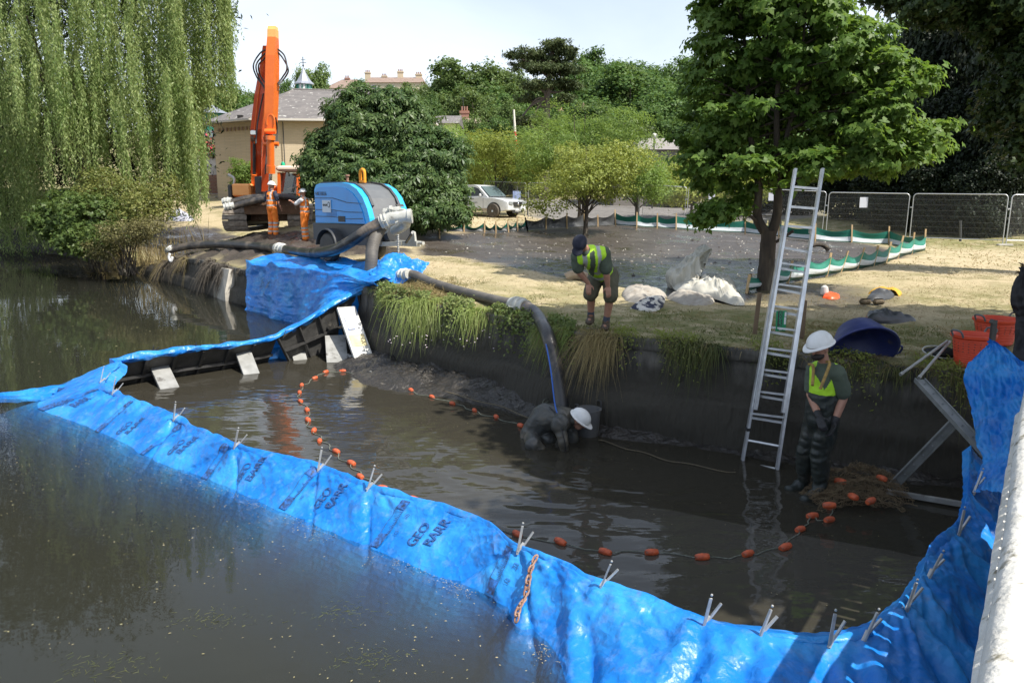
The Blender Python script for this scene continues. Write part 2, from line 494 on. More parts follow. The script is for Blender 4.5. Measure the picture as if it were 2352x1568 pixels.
def ground_mat():
    m, nt, b = _new("ground_cover"); N = nt.nodes; L = nt.links
    tc = N.new("ShaderNodeTexCoord")
    def noise(sc, det=6, ro=.6, dist=0):
        n = N.new("ShaderNodeTexNoise"); n.inputs['Scale'].default_value = sc; n.inputs['Detail'].default_value = det; n.inputs['Roughness'].default_value = ro
        n.inputs['Distortion'].default_value = dist
        L.new(tc.outputs['Object'], n.inputs['Vector']); return n.outputs['Fac']
    def mr(x, a, c, lo=0, hi=1):
        n = N.new("ShaderNodeMapRange"); n.inputs['From Min'].default_value = a; n.inputs['From Max'].default_value = c
        n.inputs['To Min'].default_value = lo; n.inputs['To Max'].default_value = hi; L.new(x, n.inputs['Value']); return n.outputs[0]
    def mix(f, c1, c2):
        n = N.new("ShaderNodeMixRGB"); L.new(f, n.inputs['Fac'])
        for s, c in (('Color1', c1), ('Color2', c2)):
            if isinstance(c, tuple): n.inputs[s].default_value = c + (1,)
            else: L.new(c, n.inputs[s])
        return n.outputs[0]
    def at(nm):
        n = N.new("ShaderNodeAttribute"); n.attribute_name = nm; return n.outputs['Fac']
    def math_(op, a, c):
        n = N.new("ShaderNodeMath"); n.operation = op; n.use_clamp = True
        for i, q in enumerate((a, c)):
            if isinstance(q, (int, float)): n.inputs[i].default_value = q
            else: L.new(q, n.inputs[i])
        return n.outputs[0]
    straw = mix(mr(noise(14), .35, .65), (.47, .385, .235), (.35, .28, .16))
    straw = mix(mr(noise(1.1), .5, .68), straw, (.19, .165, .065))
    straw = mix(mr(noise(60, 3), .55, .7), straw, (.58, .50, .34))
    gr = mix(mr(noise(9), .35, .65), (.115, .13, .035), (.20, .18, .06))
    base = mix(math_('MULTIPLY', at("green"), mr(noise(2.6), .33, .55)), straw, gr)
    base = mix(mr(noise(4.5, 8), .64, .74), base, (.14, .10, .06))
    roadc = mix(mr(noise(3), .35, .65), (.22, .205, .19), (.15, .14, .13))
    base = mix(at("road"), base, roadc)
    mudc = mix(mr(noise(7, 8), .3, .7), (.044, .035, .028), (.070, .057, .046))
    mudc = mix(mr(noise(1.1, 5), .48, .68), mudc, (.088, .075, .062))
    mudc = mix(mr(noise(45, 3), .68, .78), mudc, (.13, .12, .105))
    mudc = mix(at("wet"), mudc, (.018, .020, .026))  # blue-black for wet mud, with sycamore shade put into the colour
    col = mix(at("mud"), base, mudc)
    L.new(col, b.inputs['Base Color'])
    rg = mr(at("mud"), 0, 1, .92, .46)
    pud = mr(noise(.7, 4), .52, .62)
    pud = math_('MULTIPLY', pud, mr(at("mud"), .9, 1))
    pud = math_('MULTIPLY', pud, .95)
    wetf = math_('MAXIMUM', math_('MULTIPLY', at("wet"), mr(noise(5, 5), .34, .56)), pud)
    rr = N.new("ShaderNodeMixRGB"); L.new(wetf, rr.inputs['Fac']); L.new(rg, rr.inputs['Color1']); rr.inputs['Color2'].default_value = (.10, .10, .10, 1)
    L.new(rr.outputs[0], b.inputs['Roughness'])
    b.inputs['Specular IOR Level'].default_value = .45
    bp = N.new("ShaderNodeBump"); L.new(mr(wetf, 0, 1, .8, .12), bp.inputs['Strength']); bp.inputs['Distance'].default_value = .03
    L.new(noise(22, 8, .7), bp.inputs['Height']); L.new(bp.outputs[0], b.inputs['Normal'])
    return m
link("ground", me, None, ground_mat(), smooth=True, kind='structure')

# ---------------------------------------------------------------- pond wall
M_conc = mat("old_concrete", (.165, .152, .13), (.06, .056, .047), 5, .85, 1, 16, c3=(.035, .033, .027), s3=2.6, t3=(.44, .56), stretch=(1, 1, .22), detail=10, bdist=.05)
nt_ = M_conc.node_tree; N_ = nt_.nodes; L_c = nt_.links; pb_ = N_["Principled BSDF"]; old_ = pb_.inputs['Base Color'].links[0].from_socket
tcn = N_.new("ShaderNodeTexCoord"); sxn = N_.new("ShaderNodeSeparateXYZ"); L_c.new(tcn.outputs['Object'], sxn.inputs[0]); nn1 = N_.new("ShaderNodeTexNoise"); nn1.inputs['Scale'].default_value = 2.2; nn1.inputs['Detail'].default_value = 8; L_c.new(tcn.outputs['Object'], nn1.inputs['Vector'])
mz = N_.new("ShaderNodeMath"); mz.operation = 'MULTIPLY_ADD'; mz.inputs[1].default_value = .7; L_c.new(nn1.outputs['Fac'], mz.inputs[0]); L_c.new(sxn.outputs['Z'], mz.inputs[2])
rz_ = N_.new("ShaderNodeMapRange"); rz_.inputs['From Min'].default_value = .86; rz_.inputs['From Max'].default_value = 1.08; L_c.new(mz.outputs[0], rz_.inputs['Value'])  # mud-dark lower wall, carried higher to paint the deep tree shade
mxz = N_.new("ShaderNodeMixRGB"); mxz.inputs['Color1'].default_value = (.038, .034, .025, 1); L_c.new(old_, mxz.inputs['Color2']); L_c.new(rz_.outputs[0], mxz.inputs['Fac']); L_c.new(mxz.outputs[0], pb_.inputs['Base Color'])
M_paleconc = mat("pale_concrete", (.42, .39, .33), (.30, .28, .24), 5, .8, .4, 20)
M_mud = mat("wet_mud", (.024, .022, .019), (.042, .037, .031), 6, .34, .9, 16, c3=(.11, .10, .085), s3=7, t3=(.6, .68), rvar=.15, bdist=.05)
def offset_path(P, d):
    T = np.gradient(P[:, :2], axis=0); T /= np.linalg.norm(T, axis=1)[:, None] + 1e-9
    Nn = np.stack([T[:, 1], -T[:, 0]], 1)  # right side of travel = towards the water
    Q = P.copy(); Q[:, :2] += Nn * (d[:, None] if hasattr(d, 'shape') else d); return Q
WP, WD = resample([(x, y, 0) for x, y in _wc if -45 < x < 30], 900)
wt = gz(WP[:, 0], WP[:, 1]) - .01
prof = [(-.35, 0, 0), (0.02, 0, 0), (.05, -.015, 0), (.06, -.14, 0), (.03, -.17, 0), (.04, -.35, 0), (.06, -.5, 0), (.09, None, .42), (.22, None, .34), (.27, None, .2), (.28, None, 0), (.29, None, -.3), (.30, None, -1.2)]
rows = []
for k, (d, dz, z) in enumerate(prof):
    rough_ = (fbm(WD * 1.7, np.full_like(WD, k * 1.9), 4) - .5) * (.10 if k > 1 else .0)
    Q = offset_path(WP, d + rough_)
    Q[:, 2] = (wt + dz) if dz is not None else (z + (fbm(WD * .8, np.full_like(WD, 3.3 + k * .2), 3) - .5) * .16 * (z > -.2))
    rows.append(Q)
VV = np.stack(rows, 1)
# subdivide profile for relief
VV = np.concatenate([np.stack([VV[:, i] * (1 - t) + VV[:, i + 1] * t for t in (0, .34, .67)], 1) for i in range(len(prof) - 1)] + [VV[:, -1:]], 1)
VV[:, 5:, 2] += 0
wall = empty("pond_wall", (0, 0, 0), label="long weathered concrete wall holding the grassy bank above the pond", cat="wall")
me = npmesh("wall_face", VV.reshape(-1, 3), gridfaces(VV.shape[0], VV.shape[1])[:, ::-1])
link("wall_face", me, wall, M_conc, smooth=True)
# pale buttress strips cast into the wall face
for (u, v0, v1, w) in ((358, 562, 600, .35), (550, 615, 672, .7), (470, 0, 0, .0)):
    if not w: continue
    P = AZ(u, v1, .1); x = P.x; i = int(np.argmin(np.abs(WP[:, 0] - x)))
    a = WP[i]; tdir = Vector((WP[i + 3][0] - a[0], WP[i + 3][1] - a[1], 0)).normalized(); nrm = Vector((tdir.y, -tdir.x, 0))
    mb = MB(); c = Vector(a) + nrm * .16
    zt = wt[i] - .05
    pl = [c - tdir * w / 2, c + tdir * w / 2]
    q = [pl[0] + Vector((0, 0, zt)), pl[1] + Vector((0, 0, zt)), pl[1] + nrm * .22 + tdir * .25 * w + Vector((0, 0, .25)), pl[1] + nrm * .24 + tdir * .4 * w + Vector((0, 0, -.6)), pl[0] + nrm * .24 - tdir * .4 * w + Vector((0, 0, -.6)), pl[0] + nrm * .22 - tdir * .2 * w + Vector((0, 0, .25))]
    mb.prism(q, (0, 0, 0), -nrm * .2)
    mb.obj("buttress", M_paleconc, wall)

# mud sloping out from the wall foot inside the dam
MPx = np.linspace(-2.9, 8, 260); MPP, MD = resample([(x, float(yw(x)), 0) for x in MPx], 300)
wid = np.interp(MPP[:, 0], [-3, -2.3, -1.2, -.2, .8, 1.6, 2.6, 4, 8], [.7, 1.15, 1.2, .75, .35, .4, .35, .45, .5])
hgt = np.interp(MPP[:, 0], [-3, -2.3, -1.2, 0, 1.2, 2.5, 8], [.2, .3, .33, .3, .2, .12, .1])
rows = []
for t in np.linspace(0, 1, 26):
    Q = offset_path(MPP, .1 + wid * t * 1.15)
    n = (fbm(Q[:, 0] * 2.4, Q[:, 1] * 2.4, 5) - .5)
    Q[:, 2] = -.25 + hgt * (1 - t) ** 1.1 * (1 + n * .9) + n * .10 * (1 - .6 * t) + (ridge(Q[:, 0] * 6, Q[:, 1] * 6, 3) - .5) * .05 - .07 * t ** 2
    rows.append(Q)
VV = np.stack(rows, 1)
link("mud_bank", npmesh("mud_bank", VV.reshape(-1, 3), gridfaces(*VV.shape[:2])[:, ::-1]), None, M_mud, smooth=True, kind='structure')

# ---------------------------------------------------------------- dam line (plan) used by the water and by the flood barrier
ZT = .32
TB = [((-5.88, 11.08), (-6.55, 11.0)), ((-5.41, 10.57), (-5.85, 10.25)), ((-4.53, 9.77), (-4.86, 9.38)), ((-3.58, 8.81), (-3.95, 8.55)), ((-2.98, 8.24), (-3.18, 7.99)), ((-2.09, 7.67), (-2.37, 7.33)),
      ((-1.4, 7.05), (-1.65, 6.74)), ((-.95, 6.72), (-1.22, 6.39)), ((-.27, 6.19), (-.53, 5.85)), ((.01, 5.73), (-.14, 5.52)), ((.33, 5.44), (.1, 5.13)), ((.56, 5.14), (.33, 4.75)),
      ((.94, 4.89), (.58, 4.1)), ((1.17, 4.64), (.82, 3.6)), ((1.5, 4.47), (1.12, 3.15)), ((1.82, 4.39), (1.5, 2.9)), ((2.2, 4.49), (1.98, 3.05)), ((2.49, 4.75), (2.45, 3.75)),
      ((2.9, 5.23), (3.0, 4.6)), ((3.14, 5.58), (3.4, 5.15)), ((3.6, 6.06), (3.85, 5.8)), ((4.14, 6.83), (4.4, 6.55))]
TT = np.array([(a[0], a[1], ZT) for a, b in TB]); BB = np.array([(b[0], b[1], 0) for a, b in TB])
T2 = [(-6.2, 12.3, .25), (-6.54, 12.94, .25), (-5.46, 14.09, .25), (-4.62, 14.97, .25), (-4.1, 15.5, .5), (-3.57, 16.1, .8), (-2.8, 16.5, 1.12), (-2.3, 16.7, 1.22)]

def poly_sheet(z, kt, k2):
    f = (ZT - z) / ZT * kt
    P = []
    fr = [TT[i] + (BB[i] - TT[i]) * f for i in range(len(TT))]
    far = []
    for i, p in enumerate(T2[:5]):
        p = np.array(p); out = np.array((-.68, .62, 0))
        far.append(p + out * (.25 - z) * 1.5 * k2)
    return fr, far
def sheet(name, z, m, k=.93):
    fr, far = poly_sheet(z, k, k)
    pts = [(-140, 62)] + [(x, y + .3) for x, y in _wc if -100 < x < -5.0]
    pts += [(p[0], p[1]) for p in reversed(far)]
    pts += [(-6.75, 11.9)] + [(p[0], p[1]) for p in fr]
    pts += [(7, 8.0), (14, 6), (14, -6), (-140, -6)]
    bm = bmesh.new(); vs = [bm.verts.new((x, y, z)) for x, y in pts]
    fc = bm.faces.new(vs); bmesh.ops.triangulate(bm, faces=[fc]); 
    me = bpy.data.meshes.new(name); bm.to_mesh(me); bm.free()
    if me.polygons[0].normal.z < 0: me.flip_normals()
    return me
def water_mat(name, base, alpha, ripples, murk2, rough=.02, refl=1.0):
    m, nt, b = _new(name); N = nt.nodes; L = nt.links
    nt.nodes.remove(b)
    tc = N.new("ShaderNodeTexCoord")
    df = N.new("ShaderNodeBsdfDiffuse"); tr = N.new("ShaderNodeBsdfTransparent"); gl = N.new("ShaderNodeBsdfGlossy"); gl.inputs['Roughness'].default_value = rough
    n1 = N.new("ShaderNodeTexNoise"); n1.inputs['Scale'].default_value = .35; n1.inputs['Detail'].default_value = 4
    L.new(tc.outputs['Object'], n1.inputs['Vector'])
    mx = N.new("ShaderNodeMixRGB"); mx.inputs['Color1'].default_value = tuple(base) + (1,); mx.inputs['Color2'].default_value = tuple(murk2) + (1,)
    L.new(n1.outputs['Fac'], mx.inputs['Fac']); L.new(mx.outputs[0], df.inputs['Color'])
    m1 = N.new("ShaderNodeMixShader"); m1.inputs[0].default_value = alpha
    L.new(tr.outputs[0], m1.inputs[1]); L.new(df.outputs[0], m1.inputs[2])
    out = N["Material Output"]
    if ripples is None:
        L.new(m1.outputs[0], out.inputs['Surface']); return m
    mp = N.new("ShaderNodeMapping"); L.new(tc.outputs['Object'], mp.inputs['Vector'])
    mp.inputs['Scale'].default_value = (1, 2.2, 1); mp.inputs['Rotation'].default_value = (0, 0, .25)
    w1 = N.new("ShaderNodeTexNoise"); w1.inputs['Scale'].default_value = .9; w1.inputs['Detail'].default_value = 3; L.new(mp.outputs[0], w1.inputs['Vector'])
    w2 = N.new("ShaderNodeTexNoise"); w2.inputs['Scale'].default_value = 7; w2.inputs['Detail'].default_value = 2; L.new(mp.outputs[0], w2.inputs['Vector'])
    ms = N.new("ShaderNodeMath"); ms.operation = 'MULTIPLY_ADD'; ms.inputs[1].default_value = .04
    L.new(w2.outputs['Fac'], ms.inputs[0]); L.new(w1.outputs['Fac'], ms.inputs[2])
    h = ms.outputs[0]
    if ripples > .2:   # rings spreading from the man working in the water
        sx = N.new("ShaderNodeVectorMath"); sx.operation = 'SUBTRACT'; sx.inputs[1].default_value = (1.15, 9.6, -.25)
        L.new(tc.outputs['Object'], sx.inputs[0])
        ln = N.new("ShaderNodeVectorMath"); ln.operation = 'LENGTH'; 
        nn = N.new("ShaderNodeTexNoise"); nn.inputs['Scale'].default_value = 1.1
        L.new(tc.outputs['Object'], nn.inputs['Vector'])
        L.new(sx.outputs[0], ln.inputs[0])
        a = N.new("ShaderNodeMath"); a.operation = 'MULTIPLY_ADD'; a.inputs[1].default_value = 1.1
        L.new(nn.outputs['Fac'], a.inputs[0]); L.new(ln.outputs['Value'], a.inputs[2])
        b_ = N.new("ShaderNodeMath"); b_.operation = 'MULTIPLY'; b_.inputs[1].default_value = 15; L.new(a.outputs[0], b_.inputs[0])
        s_ = N.new("ShaderNodeMath"); s_.operation = 'SINE'; L.new(b_.outputs[0], s_.inputs[0])
        fo = N.new("ShaderNodeMapRange"); fo.inputs['From Min'].default_value = .5; fo.inputs['From Max'].default_value = 4.6; fo.inputs['To Min'].default_value = .20; fo.inputs['To Max'].default_value = 0
        L.new(ln.outputs['Value'], fo.inputs['Value'])
        p_ = N.new("ShaderNodeMath"); p_.operation = 'MULTIPLY_ADD'; L.new(s_.outputs[0], p_.inputs[0]); L.new(fo.outputs[0], p_.inputs[1]); L.new(h, p_.inputs[2]); h = p_.outputs[0]
    bp = N.new("ShaderNodeBump"); bp.inputs['Strength'].default_value = 1.0; bp.inputs['Distance'].default_value = ripples * .1
    L.new(h, bp.inputs['Height']); L.new(bp.outputs[0], gl.inputs['Normal'])
    fr = N.new("ShaderNodeFresnel"); fr.inputs['IOR'].default_value = 1.333; L.new(bp.outputs[0], fr.inputs['Normal'])
    fm = N.new("ShaderNodeMath"); fm.operation = 'MULTIPLY'; fm.use_clamp = True; fm.inputs[1].default_value = refl; L.new(fr.outputs[0], fm.inputs[0])
    m2 = N.new("ShaderNodeMixShader"); L.new(fm.outputs[0], m2.inputs[0]); L.new(m1.outputs[0], m2.inputs[1]); L.new(gl.outputs[0], m2.inputs[2])
    L.new(m2.outputs[0], out.inputs['Surface'])
    return m
MK1, MK2 = (.044, .048, .037), (.055, .056, .041)
M_w0 = water_mat("pond_water_surface", MK1, .12, .03, MK2)
M_w1 = water_mat("murk", MK1, .125, None, MK2)
M_w2 = water_mat("murk_deep", MK1, 1.0, None, MK2)
wme = sheet("pond_water", 0, M_w0)
link("pond_water", wme, None, M_w0, kind='structure')
mk = bmesh.new()
for z in [-.02 - .033 * q for q in range(22)]:
    t = sheet("murk", z, None); mk.from_mesh(t); bpy.data.meshes.remove(t)
me = bpy.data.meshes.new("water_murk"); mk.to_mesh(me); mk.free()
link("water_murk", me, None, M_w1, kind='structure')
link("pond_bed", sheet("pond_bed", -.78, None), None, M_w2, kind='structure')
# water left inside the dam
M_in = water_mat("dammed_water_surface", (.034, .031, .023), .985, .24, (.042, .038, .028))
fr, far = poly_sheet(-.25, .82, .8)
pts = [(p[0], p[1]) for p in reversed(far)] + [(-6.3, 11.6)] + [(p[0], p[1]) for p in fr] + [(5.2, 7.6), (7, 9.5)] + [(x, float(yw(x)) + .1) for x in np.linspace(6, -3.2, 40)] + [(-3.6, 16.4)]
bm = bmesh.new(); fc = bm.faces.new([bm.verts.new((x, y, -.25)) for x, y in pts]); bmesh.ops.triangulate(bm, faces=[fc])
me = bpy.data.meshes.new("dammed_water"); bm.to_mesh(me); bm.free()
if me.polygons[0].normal.z < 0: me.flip_normals()
link("dammed_water", me, None, M_in, kind='structure')
# ================================================================== flood barrier, blue sheeting, floats
def tarp_mat():
    m, nt, b = _new("blue_tarpaulin"); N = nt.nodes; L = nt.links
    tc = N.new("ShaderNodeTexCoord")
    n1 = N.new("ShaderNodeTexNoise"); n1.inputs['Scale'].default_value = 2.2; n1.inputs['Detail'].default_value = 6; L.new(tc.outputs['Object'], n1.inputs['Vector'])
    r1 = N.new("ShaderNodeMapRange"); r1.inputs['From Min'].default_value = .45; r1.inputs['From Max'].default_value = .62; L.new(n1.outputs['Fac'], r1.inputs['Value'])
    mx = N.new("ShaderNodeMixRGB"); mx.inputs['Color1'].default_value = (.006, .185, .62, 1); mx.inputs['Color2'].default_value = (.03, .29, .72, 1); L.new(r1.outputs[0], mx.inputs['Fac'])
    n2 = N.new("ShaderNodeTexNoise"); n2.inputs['Scale'].default_value = 9; n2.inputs['Detail'].default_value = 8; n2.inputs['Roughness'].default_value = .65; L.new(tc.outputs['Object'], n2.inputs['Vector'])
    r2 = N.new("ShaderNodeMapRange"); r2.inputs['From Min'].default_value = .52; r2.inputs['From Max'].default_value = .72; r2.inputs['To Max'].default_value = .6; L.new(n2.outputs['Fac'], r2.inputs['Value'])
    m2 = N.new("ShaderNodeMixRGB"); m2.inputs['Color2'].default_value = (.15, .31, .66, 1); L.new(mx.outputs[0], m2.inputs['Color1']); L.new(r2.outputs[0], m2.inputs['Fac'])
    n3 = N.new("ShaderNodeTexNoise"); n3.inputs['Scale'].default_value = 3.3; n3.inputs['Detail'].default_value = 9; n3.inputs['Roughness'].default_value = .7; L.new(tc.outputs['Object'], n3.inputs['Vector'])
    r3 = N.new("ShaderNodeMapRange"); r3.inputs['From Min'].default_value = .59; r3.inputs['From Max'].default_value = .72; r3.inputs['To Max'].default_value = .55; L.new(n3.outputs['Fac'], r3.inputs['Value'])
    m3 = N.new("ShaderNodeMixRGB"); m3.inputs['Color2'].default_value = (.10, .105, .12, 1); L.new(m2.outputs[0], m3.inputs['Color1']); L.new(r3.outputs[0], m3.inputs['Fac'])
    L.new(m3.outputs[0], b.inputs['Base Color'])
    b.inputs['Roughness'].default_value = .36; b.inputs['Specular IOR Level'].default_value = .45
    vo = N.new("ShaderNodeTexVoronoi"); vo.inputs['Scale'].default_value = 9; vo.feature = 'F1'
    dn = N.new("ShaderNodeTexNoise"); dn.inputs['Scale'].default_value = 6; L.new(tc.outputs['Object'], dn.inputs['Vector'])
    va = N.new("ShaderNodeVectorMath"); va.operation = 'MULTIPLY_ADD'; va.inputs[1].default_value = (.35, .35, .35)
    L.new(dn.outputs['Color'], va.inputs[0]); L.new(tc.outputs['Object'], va.inputs[2]); L.new(va.outputs[0], vo.inputs['Vector'])
    n4 = N.new("ShaderNodeTexNoise"); n4.inputs['Scale'].default_value = 28; n4.inputs['Detail'].default_value = 5; L.new(tc.outputs['Object'], n4.inputs['Vector'])
    ad = N.new("ShaderNodeMath"); ad.operation = 'MULTIPLY_ADD'; ad.inputs[1].default_value = .45; L.new(n4.outputs['Fac'], ad.inputs[0]); L.new(vo.outputs['Distance'], ad.inputs[2])
    bp = N.new("ShaderNodeBump"); bp.inputs['Strength'].default_value = .6; bp.inputs['Distance'].default_value = .017
    L.new(ad.outputs[0], bp.inputs['Height']); L.new(bp.outputs[0], b.inputs['Normal'])
    tl = N.new("ShaderNodeBsdfTranslucent"); tl.inputs['Color'].default_value = (.01, .2, .75, 1)
    ms = N.new("ShaderNodeMixShader"); ms.inputs[0].default_value = .12
    L.new(b.outputs[0], ms.inputs[1]); L.new(tl.outputs[0], ms.inputs[2]); L.new(ms.outputs[0], N["Material Output"].inputs['Surface'])
    return m
M_tarp = tarp_mat()
M_print = mat("faded_black_print", (.020, .028, .055), (.022, .14, .46), 34, .5)
M_galv = mat("galvanised_steel", (.50, .51, .50), (.33, .34, .34), 8, .5, .2, 30, metal=.6)
M_steelmud = mat("galvanised_strut", (.38, .38, .36), (.26, .26, .24), 5, .55, .2, 30, metal=.25, c3=(.09, .08, .07), s3=4, t3=(.56, .66))
M_panel = mat("dirty_grey_board", (.075, .073, .068), (.035, .034, .032), 4, .6, .4, 20, c3=(.15, .14, .12), s3=5, t3=(.6, .7))
M_rust = mat("rusty_iron", (.22, .10, .06), (.36, .24, .18), 25, .8, .5, 60)
M_alu = mat("aluminium", (.72, .73, .74), (.56, .57, .58), 9, .38, .1, 40, metal=.75)
M_orangef = mat("orange_float_plastic", (.60, .115, .035), (.42, .08, .03), 20, .5, .2, 60, c3=(.22, .08, .04), s3=30, t3=(.58, .68), isl=.0)
M_rope = mat("grey_green_rope", (.22, .24, .19), (.12, .13, .10), 40, .8, .8, 120)
M_wood = mat("fresh_wood", (.55, .40, .22), (.42, .29, .15), 12, .75, .3, 40, stretch=(1, 1, .1))
M_oldwood = mat("weathered_wood", (.22, .15, .09), (.13, .09, .06), 12, .8, .5, 30, stretch=(1, 1, .2))

def proj(P):
    x = P[..., 0]; y = P[..., 1]; z = P[..., 2] - CAMZ
    d = y * math.cos(PITCH) - z * math.sin(PITCH); up = y * math.sin(PITCH) + z * math.cos(PITCH)
    return 1176 + FP * x / d, 784 - FP * up / d

# ---- front membrane
TX = np.vstack([[(-6.54, 12.94, .30), (-6.2, 12.2, .36)], TT, [(4.5, 7.5, .55)]])
BX = np.vstack([[(-7.25, 12.75, 0), (-7.05, 11.9, 0)], BB, [(4.85, 7.2, 0)]])
BX[2] = (-6.88, 11.08, 0)
NS, NT_ = 1000, 70
_d = np.r_[0, np.cumsum(np.linalg.norm(np.diff(TX, axis=0), axis=1))]
Ts, sl = resample(catmull(TX, 10), NS)
# bottom resampled with the same parameter
_pt = np.array([tuple(p) for p in catmull(TX, 10)]); _pb = np.array([tuple(p) for p in catmull(BX, 10)])
_dt = np.r_[0, np.cumsum(np.linalg.norm(np.diff(_pt, axis=0), axis=1))]
Bs = np.stack([np.interp(sl, _dt, _pb[:, k]) for k in range(3)], 1)
tv = np.concatenate([np.linspace(-.16, 0, 7, endpoint=False), np.linspace(0, 1.2, 48, endpoint=False), np.linspace(1.2, 3.7, NT_ - 55)])
S2, T2g = np.meshgrid(sl, tv, indexing='ij')
run = Bs - Ts
G = Ts[:, None] + run[:, None] * T2g[..., None]
G[..., 2] = np.where(T2g < 0, Ts[:, None, 2] + T2g * .55, Ts[:, None, 2] * (1 - T2g))
G[..., 2] -= .03 * np.clip(1 - sl / 9, 0, 1)[:, None]
nrm = np.cross(np.gradient(G, axis=0), np.gradient(G, axis=1)); nrm /= np.linalg.norm(nrm, axis=2)[..., None] + 1e-9
if nrm[NS // 2, 20, 2] < 0: nrm = -nrm
pf = lambda u: int(np.argmin(np.abs(proj(Ts)[0][:] - u) + (np.arange(NS) < 60) * 1e3))
CLIP = [(215, 862), (265, 888), (405, 950), (543, 1012), (733, 1068), (845, 1108), (1197, 1237), (1378, 1330), (1615, 1405), (1738, 1440), (1893, 1452), (1965, 1430), (2065, 1377), (2118, 1313), (2196, 1220), (2262, 1125)]
def nearest_top(u, v):
    a, b = proj(Ts); return int(np.argmin((a - u) ** 2 + (b - v) ** 2))
CI = [nearest_top(u, v) for u, v in CLIP]
disp = (fbm(S2 * 1.6 + T2g * .8, T2g * 1.2, 4) - .5) * .07
disp += (ridge(S2 * 2.2 - T2g * 1.3, T2g * .5, 3) - .5) * .035
tp = np.clip(T2g, 0.02, 3)
for c in CI:
    ds = S2 - sl[c]
    disp += .016 * np.sin(ds / (tp + .22) * 13 + c) * np.exp(-np.abs(ds) / .38) * np.clip(1.3 - tp, 0.15, 1)
pl = np.clip((S2 - sl[nearest_top(1180, 1250)]) / .4, 0, 1)
disp += pl * (.032 * np.sin(S2 * 15 + 2.6 * fbm(S2 * 1.3, T2g * .8, 2) * 6) * np.clip(tp + .25, 0, 1) + (ridge(S2 * 3.1 + T2g * 1.6, T2g * 1.4, 4) - .5) * .06)
for c in (c2 for c2 in CI[2:7]):    # taut diagonal creases from the clips to the toe
    for sg in (-1, 1):
        dd = (S2 - sl[c]) * 1.0 + sg * .45 * tp
        disp += -.022 * np.exp(-(dd / .035) ** 2) * np.clip(tp * 3, 0, 1)
dmp = np.clip((T2g + .02) / .15, .25, 1)
G = G + nrm * (disp * dmp)[..., None]
G[:, :, 2] += (fbm(S2 * 3.2, T2g * 0, 3) - .5) * .07 * np.clip(1 - tp * 1.6, 0, 1)
barrier = empty("flood_barrier", (0, 0, 0), label="long blue sheeted flood barrier standing across the pond on folding metal frames", cat="flood barrier")
link("membrane", npmesh("membrane", G.reshape(-1, 3), gridfaces(NS, len(tv))), barrier, M_tarp, smooth=True)
def surf(i, j): return Vector(G[i, j])
def onsurf(u, v):
    a, b = proj(G[:, :56]); k = int(np.argmin((a - u) ** 2 + (b - v) ** 2)); return divmod(k, 56)
# thin folded hem lying along the crest
hemp = Ts.copy(); hemp[:, 2] += -.008 - .03 * np.clip(1 - sl / 9, 0, 1) + (fbm(sl * 4, sl * 0, 3) - .5) * .05
inn = -run / (np.linalg.norm(run, axis=1)[:, None] + 1e-9); hemp[:, :2] += inn[:, :2] * (.0 + .02 * fbm(sl * 2.5, sl * 0 + 5, 3))[:, None]
mb = MB(); nn = 14
i0, i1 = 10, NS - 6
seg = list(range(i0, i1, 3)); vs = []
for q, i in enumerate(seg):
    n2 = Vector(inn[i]).normalized(); w = .018 + .045 * float(fbm(sl[i] * 3, 2., 3)) ** 1.5; h = .010 + .022 * float(fbm(sl[i] * 5, 9., 3))
    for k in range(nn):
        t = 2 * math.pi * k / nn; rr = 1 + .35 * (float(vnoise(sl[i] * 9, k * .9)) - .5)
        vs.append(Vector(hemp[i]) + n2 * (w * math.cos(t) * rr) + Vector((0, 0, h * math.sin(t) * rr)))
mb.add(vs, [(a * nn + k, a * nn + (k + 1) % nn, (a + 1) * nn + (k + 1) % nn, (a + 1) * nn + k) for a in range(len(seg) - 1) for k in range(nn)])
mb.obj("hem", M_tarp, barrier, smooth=True)

# ---- print on the membrane
def ipos(s, t):
    i = np.interp(s, sl, np.arange(NS)); j = np.interp(t, tv, np.arange(len(tv)))
    a = int(min(max(i, 0), NS - 2)); b = int(min(max(j, 0), len(tv) - 2)); fx = i - a; fy = j - b
    P = G[a, b] * (1 - fx) * (1 - fy) + G[a + 1, b] * fx * (1 - fy) + G[a, b + 1] * (1 - fx) * fy + G[a + 1, b + 1] * fx * fy
    return Vector(P) + Vector(nrm[a, b]) * .010
def surf_text(txt, s0, t0, size, tscale):
    """baseline runs up the slope; s0 = left edge, t0 = start (lower end)"""
    me = textmesh(txt, size, 0, size > .1)
    bm = bmesh.new(); bm.from_mesh(me); bmesh.ops.triangulate(bm, faces=bm.faces)
    bmesh.ops.subdivide_edges(bm, edges=bm.edges, cuts=2, use_grid_fill=False)
    for v in bm.verts:
        v.co = ipos(s0 - v.co.y, t0 - v.co.x / tscale)
    bm.to_mesh(me); bm.free()
    return me
def surf_rect(mb, s0, s1, t0, t1, n=6):
    vs = [ipos(s0 + (s1 - s0) * a / n, t0 + (t1 - t0) * b / n) for a in range(n + 1) for b in range(n + 1)]
    mb.add(vs, [(a * (n + 1) + b, (a + 1) * (n + 1) + b, (a + 1) * (n + 1) + b + 1, a * (n + 1) + b + 1) for a in range(n) for b in range(n)])
for (u, v) in ((212, 905), (322, 958), (432, 1012), (578, 1070), (765, 1125), (990, 1205)):
    i, j = onsurf(u, v); s = sl[i]; rl = float(np.linalg.norm(Bs[i] - Ts[i])) * 1.15
    for k, wd in enumerate(("GEO", "BARR")):
        link("printed_text", surf_text(wd, s + k * .145, .80 - .1 * k + .05 * math.sin(u), .135, rl), barrier, M_print)
